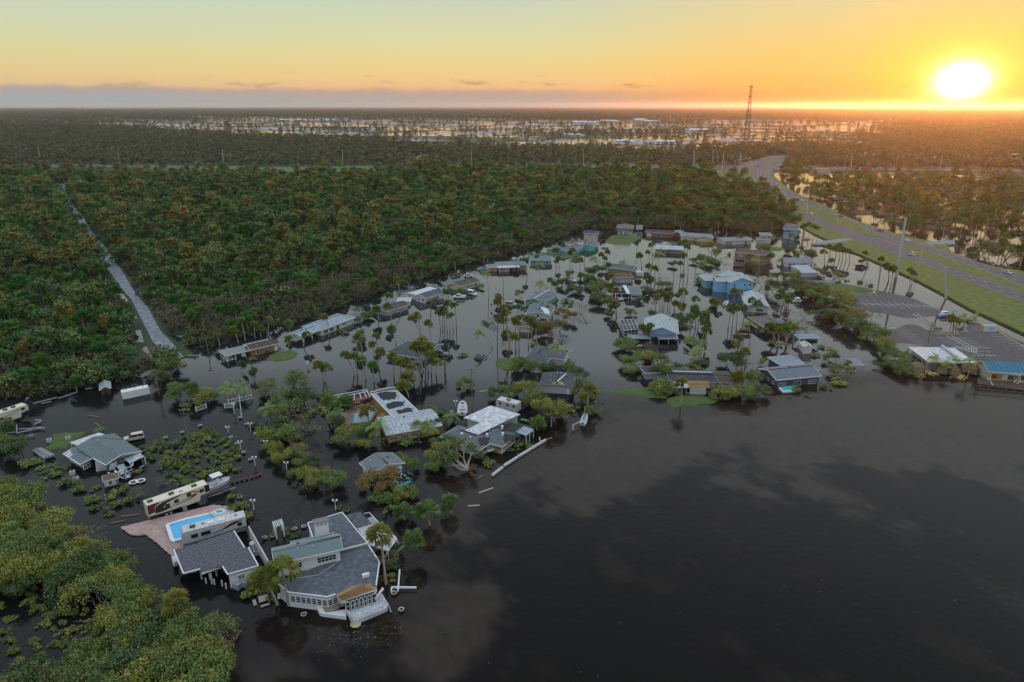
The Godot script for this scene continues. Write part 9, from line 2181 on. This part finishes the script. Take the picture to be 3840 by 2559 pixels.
func forests():
	# forest trees: gathered first, then the nearest 300 of each kind stand alone and the rest of a kind is one mass
	var spots := {"pine": [], "sabal": [], "broad": [], "bare": []}
	var edge := [V(-104.7,0,-229),V(-94.4,0,-243.7),V(-83.3,0,-256.2),V(-66.2,0,-289.2),V(-51.1,0,-316),V(-36.5,0,-336.3),V(-15.9,0,-368.8),V(22.5,0,-418.6),V(48.9,0,-468.5),V(90.8,0,-468.5),V(162.8,0,-451.8)]
	var skip := func(p: Vector3) -> bool:
		for q in no_trees:
			if Geometry2D.is_point_in_polygon(Vector2(p.x, p.z), q): return true
		return false
	var add := func(p: Vector3, kind: String): spots[kind].append(p)
	for i in 200:
		for j in 143:
			var s := 6.0
			var p := Vector3(-640 + i * s + rng.randf_range(-2.4,2.4),0,-960 + j * s + rng.randf_range(-2.4,2.4))
			var l := inside(p, forest_left); var m := inside(p, forest_mid)
			if not (l or m): continue
			if absf(p.x) > 0.8 * -p.z + 25 or rng.randf() < 0.1: continue
			if skip.call(p): continue
			var n := land_noise.get_noise_2d(p.x * 8, p.z * 8)
			var d := -p.z
			var e := 1e9
			if m:
				for k in edge: e = minf(e,Vector2(p.x - k.x, p.z - k.z).length())
			var r := rng.randf()
			var kind := "pine"
			if e < 42: kind = "bare" if r < 0.5 else "sabal" if r < 0.8 else "broad"
			elif d < 330 or n < -0.12: kind = "sabal" if r < 0.55 else "broad" if r < 0.78 else "bare" if r < 0.86 else "pine"
			elif n > 0.22: kind = "bare" if r < 0.42 else "broad" if r < 0.66 else "pine"
			else: kind = "pine" if r < 0.62 else "broad" if r < 0.85 else "bare" if r < 0.92 else "sabal"
			add.call(p, kind)
	for i in 90:
		for j in 72:
			var p := Vector3(165 + i * 6.8 + rng.randf_range(-3,3),0,-790 + j * 8.2 + rng.randf_range(-3,3))
			if not inside(p, forest_east) or skip.call(p) or p.x > 0.82 * -p.z + 20: continue
			if land_noise.get_noise_2d(p.x * 7, p.z * 10) < -0.02: continue
			var r := rng.randf()
			add.call(p, "broad" if r < 0.4 else "bare" if r < 0.6 else "sabal" if r < 0.8 else "pine")
	for i in 60:
		var p := V(385.1,0,-1007.8).lerp(V(419.2,0,-1007.8), rng.randf()).lerp(V(315.4,0,-808.1).lerp(V(329.9,0,-765.6), rng.randf()), rng.randf())
		if not skip.call(p): add.call(p,["broad", "pine", "sabal"][i % 3])
	# leaf colours of each kind's two or three tones
	var tones := {"pine": [leafy(0.09,0.135,0.02), leafy(0.15,0.145,0.018), leafy(0.055,0.125,0.024)], "sabal": [leafy(0.045,0.165,0.032), leafy(0.085,0.19,0.034)], "broad": [leafy(0.06,0.14,0.028), leafy(0.09,0.135,0.028)], "bare": [leafy(0.1,0.085,0.035)]}
	var called := {"pine": "forest_pine", "sabal": "forest_palm", "broad": "forest_tree", "bare": "bare_forest_tree"}
	var said := {"pine": "slash pine", "sabal": "green cabbage palm", "broad": "green leafy tree", "bare": "storm stripped grey brown tree"}
	var trunk := B.new()
	trunk.tube([Vector3(0,-0.5,0),Vector3(0.2,6.4,0)],[0.2,0.15],5, false)
	var palm_sets := []
	for c in lib.sabal: palm_sets.append([trunk.mesh(), c])
	for kind in spots:
		var list: Array = spots[kind]
		list.sort_custom(func(a, b): return a.length_squared() < b.length_squared())
		var sets: Array = palm_sets if kind == "sabal" else lib[kind]
		var bark: Material = lib.palm_bark if kind == "sabal" else lib.twig if kind == "bare" else lib.bark
		var near := mini(290, list.size())
		for i in near:
			var p: Vector3 = list[i]
			var s := rng.randf_range(0.6,1.0) + 0.7 * pow(rng.randf(),2.0)
			if kind == "sabal": s = rng.randf_range(0.75,1.3)
			var tn: int = rng.randi_range(0, tones[kind].size() - 1)
			var o := plant(called[kind], sets[rng.randi_range(0, sets.size() - 1)], tones[kind][tn], bark,Vector3(p.x,-0.2, p.z), rng.randf() * TAU,Vector3(s, s * rng.randf_range(0.8,1.2), s), "tree")
			if kind == "sabal":
				o.scale.y *= rng.randf_range(0.45,1.1)
				(o.get_child(1) as Node3D).position = Vector3(0.2,6.4,0)
				(o.get_child(1) as Node3D).scale = Vector3(1.55,1.55 * o.scale.x / o.scale.y,1.55)
			var where := "left of the road" if inside(p, forest_left) else "east of the highway" if inside(p, forest_east) else "between road and houses"
			var look := "%s %s%s" % ["tall" if s > 1.05 else "low" if s < 0.8 else "middling",["olive ", "golden ", "deep green "][tn] if kind == "pine" else ["dark ", "light "][tn] if kind != "bare" else "", said[kind]]
			tag(o, "%s in flooded forest %s" % [look, where], "", "%s, %s" % [look, where])
		var mass := Node3D.new()
		mass.name = numbered(called[kind] + "_mass")
		add_child(mass)
		tag(mass, "far mass of %ss covering the flat forest behind" % said[kind], "forest", "", "stuff")
		for v in sets.size():
			var mine := []
			for i in range(near + v, list.size(), sets.size()): mine.append(list[i])
			for part_i in 2:
				var mm := MultiMesh.new()
				mm.transform_format = MultiMesh.TRANSFORM_3D
				mm.use_colors = true
				mm.mesh = sets[v][part_i]
				mm.instance_count = mine.size()
				var rg := RandomNumberGenerator.new(); rg.seed = 900 + v
				for i in mine.size():
					var s := rg.randf_range(0.6,1.0) + 0.7 * pow(rg.randf(),2.0)
					var t := Transform3D(Basis(Vector3.UP, rg.randf() * TAU).scaled(Vector3(s, s * rg.randf_range(0.8,1.2), s)),Vector3(mine[i].x,-0.2, mine[i].z))
					if kind == "sabal" and part_i == 1: t = t * Transform3D(Basis().scaled(Vector3.ONE * 1.55),Vector3(0.2,6.4,0))
					mm.set_instance_transform(i, t)
					var k := rg.randf_range(0.65,1.4)
					var warm := 1.0 + 0.4 * land_noise.get_noise_2d(mine[i].x * 14 + 90, mine[i].z * 14)
					mm.set_instance_color(i, Color(k * warm * rg.randf_range(0.8,1.2), k, k * rg.randf_range(0.8,1.2)))
				var mi := MultiMeshInstance3D.new()
				mi.multimesh = mm
				mi.material_override = tones[kind][v % tones[kind].size()] if part_i else bark
				mi.name = "crowns" if part_i else "trunks"
				mi.set_meta("kind", "stuff")
				mass.add_child(mi, true)
	# brush that fills the gaps between the trunks
	var brush := []
	for i in 330:
		for j in 236:
			var p := Vector3(-640 + i * 3.7 + rng.randf_range(-1.8,1.8),-0.2,-960 + j * 3.7 + rng.randf_range(-1.8,1.8))
			if not (inside(p, forest_left) or inside(p, forest_mid)) or absf(p.x) > 0.8 * -p.z + 25 or (-p.z > 620 and rng.randf() < 0.5) or skip.call(p): continue
			brush.append(p)
	var low := Node3D.new()
	low.name = "forest_undergrowth"; add_child(low)
	tag(low, "tangled green and brown undergrowth between the forest trunks", "undergrowth", "", "stuff")
	for v in 4:
		var mine := []
		for i in range(v, brush.size(),4): mine.append(brush[i])
		var mm := MultiMesh.new()
		mm.transform_format = MultiMesh.TRANSFORM_3D; mm.use_colors = true
		mm.mesh = lib.shrub[v][1]; mm.instance_count = mine.size()
		for i in mine.size():
			var s := rng.randf_range(1.1,2.3)
			mm.set_instance_transform(i, Transform3D(Basis(Vector3.UP, rng.randf() * TAU).scaled(Vector3(s, s * rng.randf_range(0.8,1.5), s)), mine[i]))
			var k := rng.randf_range(0.6,1.3)
			mm.set_instance_color(i, Color(k * rng.randf_range(0.7,1.7), k, k))
		var mi := MultiMeshInstance3D.new()
		mi.multimesh = mm; mi.name = "brush"; mi.set_meta("kind", "stuff")
		mi.material_override = leafy(0.06,0.095,0.026)
		low.add_child(mi, true)

# ------------------------------------------------------------------ the far country
func build_far():
	var rg := RandomNumberGenerator.new(); rg.seed = 42
	# the lattice tower
	var f := V(505.4,0,-1538)
	var hgt := 118.0
	var tw := thing("radio_tower", "tall three legged lattice radio tower beyond the highway", "tower", f)
	var leg := []
	for k in 3: leg.append([Vector3(cos(TAU * k / 3 + 0.4) * 7.5,0, sin(TAU * k / 3 + 0.4) * 7.5),Vector3(cos(TAU * k / 3 + 0.4) * 1.9, hgt, sin(TAU * k / 3 + 0.4) * 1.9)])
	var iron := mat(0.07,0.06,0.06,0.7, "")
	for k in 3:
		var b := B.new(); b.tube([leg[k][0], leg[k][1]],[0.55,0.4],6); obj("leg", b, iron, tw)
		b = B.new()
		for i in 22:
			var t0 := i / 22.0; var t1 := (i + 1) / 22.0
			var n := (k + 1) % 3
			b.bar(leg[k][0].lerp(leg[k][1], t0), leg[n][0].lerp(leg[n][1], t1),0.24)
			b.bar(leg[n][0].lerp(leg[n][1], t0), leg[k][0].lerp(leg[k][1], t1),0.24)
			b.bar(leg[k][0].lerp(leg[k][1], t1), leg[n][0].lerp(leg[n][1], t1),0.24)
		var br := obj("bracing", b, iron, tw)
		br.set_meta("kind", "stuff")
	for y in [118.0,98.0,85.0,68.0,60.0]:
		var b := B.new(); b.lathe(Vector3(0, y,0),[[0.0,0.0],[3.6,0.0],[3.6,0.6],[0.0,0.6]],9); obj("platform", b, iron, tw)
		for k in 6: block(tw, "antenna",Vector3(cos(TAU * k / 6) * 4.2, y + 0.6, sin(TAU * k / 6) * 4.2),Vector3(0.5,2.6,0.5), iron)
	var mb := B.new(); mb.tube([Vector3(0, hgt,0),Vector3(0, hgt + 12,0)],[0.2,0.1],5); obj("mast", mb, iron, tw)
	# far trees
	var far_set := []
	for k in 3:
		var b := B.new()
		for i in 5: leaves(b,Vector3(rg.randf_range(-2.6,2.6), rg.randf_range(4.5,9.5), rg.randf_range(-2.6,2.6)),Vector3(2.2,1.7,2.2),16,1.0, Color(1,1,1), rg)
		leaves(b,Vector3(0,2.2,0),Vector3(2.6,2,2.6),16,1.1, Color(0.9,0.9,0.9), rg)
		far_set.append(b.mesh())
	var places := []
	var skip := func(p: Vector3) -> bool:
		for q in no_trees:
			if Geometry2D.is_point_in_polygon(Vector2(p.x, p.z), q): return true
		return false
	var d := 940.0
	while d < 13500.0:
		var step := 7.0 + d * 0.004
		var x := -0.82 * d - 40
		while x < 0.82 * d + 40:
			var p := Vector3(x + rg.randf_range(-.5,.5) * step,0.2,-d + rg.randf_range(-.5,.5) * step * 2.0)
			x += step
			if -p.z < 1250 and (skip.call(p) or inside(p, forest_mid) or inside(p, forest_east)): continue
			var o := open_land(p.x, p.z)
			if o > -0.03 and rg.randf() > (0.006 if land_noise.get_noise_2d(p.x * 2.5, p.z * 7) < 0.22 else 0.6): continue
			places.append([p, clampf(0.75 + d / 5000.0,0.8,2.8)])
		d += step * (1.0 + d / 2500.0)
	for i in 2600:                                              # scattered trees across the wet country on the right
		var p := Vector3(rg.randf_range(330,1300),0.2, rg.randf_range(-1350,-640))
		if land_noise.get_noise_2d(p.x * 5, p.z * 9) < -0.05 or skip.call(p) or inside(p, forest_east): continue
		places.append([p, rg.randf_range(0.7,1.1)])
	var mass := Node3D.new()
	mass.name = numbered("distant_forest"); add_child(mass)
	tag(mass, "dark distant forest reaching across the plain to the horizon", "forest", "", "stuff")
	for k in 3:
		var mine := []
		for i in range(k, places.size(),3): mine.append(places[i])
		var mm := MultiMesh.new()
		mm.transform_format = MultiMesh.TRANSFORM_3D; mm.use_colors = true
		mm.mesh = far_set[k]; mm.instance_count = mine.size()
		for i in mine.size():
			var s: float = mine[i][1]
			mm.set_instance_transform(i, Transform3D(Basis(Vector3.UP, rg.randf() * TAU).scaled(Vector3(s * 1.25, minf(s,1.25) * rg.randf_range(0.8,1.2), s * 1.25)), mine[i][0]))
			var v := rg.randf_range(0.7,1.25)
			mm.set_instance_color(i, Color(v * rg.randf_range(0.9,1.3), v, v))
		var mi := MultiMeshInstance3D.new()
		mi.multimesh = mm; mi.name = "crowns"; mi.set_meta("kind", "stuff")
		mi.material_override = [leafy(0.06,0.085,0.024), leafy(0.075,0.08,0.02), leafy(0.05,0.075,0.025)][k]
		mass.add_child(mi, true)
	# pale buildings on the plain
	var wall := mat(0.55,0.56,0.56,0.8, "")
	var far_b := func(a: Vector3, e: Vector3, h: float, roof: Material, label: String, grp: String):
		var fr := frame(a, e,14.0 + 0.2 * a.distance_to(e))
		var o := thing("distant_building", label, "building", fr.tf.origin, fr.tf.basis.get_euler().y, grp)
		block(o, "wall",Vector3(fr.L / 2, h / 2,-fr.D / 2),Vector3(fr.L, h, fr.D), wall)
		var b := B.new()
		b.slab([Vector3(-1, h,1),Vector3(-1, h * 1.35,-fr.D / 2),Vector3(fr.L + 1, h * 1.35,-fr.D / 2),Vector3(fr.L + 1, h,1)],0.3)
		b.slab([Vector3(fr.L + 1, h,-fr.D - 1),Vector3(fr.L + 1, h * 1.35,-fr.D / 2),Vector3(-1, h * 1.35,-fr.D / 2),Vector3(-1, h,-fr.D - 1)],0.3)
		obj("roof", b, roof, o)
		for i in 5: block(o, "window",Vector3(fr.L * (0.12 + 0.19 * i), h * 0.55,0.05),Vector3(fr.L * 0.08, h * 0.3,0.2), dark_glass())
	var pr := mat(0.5,0.53,0.55,0.6, "")
	var tile := mat(0.24,0.13,0.085,0.9, "")
	var n := 0
	for q in [[V(271.2,0,-3256),V(373,0,-3201),9, "long"],[V(441.8,0,-3590),V(516.5,0,-3557),8, "low"],[V(603.1,0,-3557),V(638.6,0,-3493),14, "tall"],[V(640.2,0,-3493),V(695.7,0,-3430),9, "wide"],[V(544.8,0,-2256),V(612.9,0,-2230),8, "broad"],[V(647.7,0,-2283),V(671.6,0,-2270),7, "short"],[V(231.8,0,-1606),V(270.3,0,-1579),5, "dark"],[V(319.7,0,-1579),V(362.6,0,-1566),5, "grey"],[V(139,0,-1975),V(183.6,0,-1935),5, "blue striped"],[V(-1246.6,0,-3842),V(-1187.1,0,-3842),7, "left"],[V(-1170.1,0,-3842),V(-1102.2,0,-3842),7, "middle"],[V(-1042.7,0,-3842),V(-957.7,0,-3842),7, "right"],[V(-2187,0,-4985),V(-2088,0,-4985),6, "small"]]:
		far_b.call(q[0], q[1], q[2], pr, "%s pale building far out on the flooded plain, %s" % [q[3],["beyond the forest centre", "in the far left field row"][1 if n > 8 else 0]], "pale buildings on the far plain")
		n += 1
	n = 0
	for q in [[1540,420,1700,425],[345,92,470,95],[610,100,745,103],[800,115,870,117],[890,112,1010,114],[1040,128,1180,130],[1270,100,1400,102],[1190,132,1330,134],[1525,90,1650,92],[1650,150,1790,152],[1800,130,1900,132],[1890,160,2010,163],[2060,128,2180,131],[2150,100,2290,103],[2200,150,2340,154],[1560,128,1660,130],[1950,80,2060,82]]:
		var a := at15(q[0], q[1]); var e := at15(q[2], q[3])
		if n == 0: a = V(384.2,0,-886.5); e = V(402.2,0,-886.5)
		far_b.call(a, e,4.0, tile if n % 3 != 1 else pr, "%s roofed suburban house on the hazy right, %s along the row" % ["lone red" if n == 0 else "brown" if n % 3 != 1 else "pale", ordinal(n)], "suburban houses in the haze at right")
		n += 1
	foam()
	name_plants()

func at15(u: float, v: float) -> Vector3:                      # a bilinear map over the suburb's ground
	var a := V(550.9,0,-1195.4); var b := V(867,0,-1195.4); var c := V(489.5,0,-1059.1); var d := V(770.4,0,-1059.1)
	var t := (v - 80) / 80.0
	return a.lerp(b, u / 2353.0).lerp(c.lerp(d, u / 2353.0), clampf(t,-0.2,1.2))

func ordinal(i: int) -> String:
	var w := ["first", "second", "third", "fourth", "fifth", "sixth", "seventh", "eighth", "ninth", "tenth", "eleventh", "twelfth", "thirteenth", "fourteenth", "fifteenth", "sixteenth", "seventeenth", "eighteenth", "nineteenth", "twentieth"]
	return w[i] if i < w.size() else "%dth" % (i + 1)

func name_plants():                                            # each plant, pot, lamp or pole is named by the building it stands by
	var marks := []
	for o in get_children():
		if o.has_meta("category") and o.get_meta("category") in ["house", "pavilion", "garage", "carport", "building", "pool", "container"] and not String(o.name).begins_with("distant"):
			marks.append([o.position, String(o.name).replace("_", " ")])
	for q in [["highway junction",V(329.1,0,-943.4)],["left shore trailer",V(-135.6,0,-169.2)],["cross road middle",V(28.2,0,-991.4)],["forest road bend",V(-463.4,0,-713.4)],["highway driveway",V(209.4,0,-427.5)],["side road opening",V(266.3,0,-421.1)],["cross road left end",V(-603.9,0,-1018.7)],["cross road right end",V(576.5,0,-944)],["far suburb",V(542.8,0,-1001.7)]]: marks.append([q[1], q[0]])
	var groups := {}
	for a in auto:
		var p: Vector3 = a[0].position
		var best: Array = marks[0]
		for m in marks:
			if p.distance_squared_to(m[0]) < p.distance_squared_to(best[0]): best = m
		var s: Vector3 = p - best[0]
		var side := ("right of" if s.x > 0 else "left of") if absf(s.x) > absf(s.z) else ("in front of" if s.z > 0 else "behind")
		var key := "%s %s the %s" % [a[1], side, best[1]]
		if not groups.has(key): groups[key] = []
		groups[key].append([s.length(), a[0], a[2]])
	for key in groups:
		var l: Array = groups[key]
		l.sort_custom(func(x, y): return x[0] < y[0])
		for i in l.size():
			var o: Node3D = l[i][1]
			tag(o, key if l.size() == 1 else key + (", nearest to it" if i == 0 else ", %s nearest to it" % ordinal(i)), "", l[i][2])
			if not o.has_meta("category"): o.set_meta("category", "plant")


func foam():                                                   # flecks of froth drifting on the river, and the small waves behind the deck
	var rg := RandomNumberGenerator.new(); rg.seed = 9
	var b := B.new()
	for k in 5:
		var a := TAU * k / 5; var c := TAU * (k + 1) / 5
		b.tri(Vector3(0,0,0),Vector3(cos(c) * (1 + 0.4 * (k % 2)),0, sin(c)),Vector3(cos(a) * (1 + 0.4 * ((k + 4) % 2)),0, sin(a)))
	var spots := []
	var dark := [V(-21.87,0,-85.94),V(-5.49,0,-113.25),V(24.31,0,-131.35),V(65.57,0,-143.56),V(110.57,0,-128.02),V(76,0,-79.22),V(-20.58,0,-79.22)]
	var poly := flat(dark)
	for i in 1500:
		var p := Vector3(rg.randf_range(-40,130),0.03, rg.randf_range(-200,-55))
		if inside(p, poly) and land_noise.get_noise_2d(p.x * 60 + 50, p.z * 60) > 0.2: spots.append([p, rg.randf_range(0.02,0.08)])
	for i in 450:
		var t := rg.randf()
		var p := V(-30.52,0,-91.74).lerp(V(-19.46,0,-93.02), t) + Vector3(rg.randfn() * 1.6,0.03,1.5 + absf(rg.randfn()) * 3.5)
		if land_noise.get_noise_2d(p.x * 200, p.z * 200) > 0.0: spots.append([p, rg.randf_range(0.02,0.065)])
	var mm := MultiMesh.new()
	mm.transform_format = MultiMesh.TRANSFORM_3D
	mm.mesh = b.mesh(); mm.instance_count = spots.size()
	for i in spots.size(): mm.set_instance_transform(i, Transform3D(Basis(Vector3.UP, rg.randf() * TAU).scaled(Vector3(spots[i][1],1, spots[i][1] * rg.randf_range(0.5,1))), spots[i][0]))
	var mi := MultiMeshInstance3D.new()
	mi.multimesh = mm; mi.name = "foam"; mi.material_override = mat(0.34,0.35,0.35,0.9, "")
	add_child(mi)
	tag(mi, "white flecks of foam drifting on the dark river", "foam", "", "stuff")
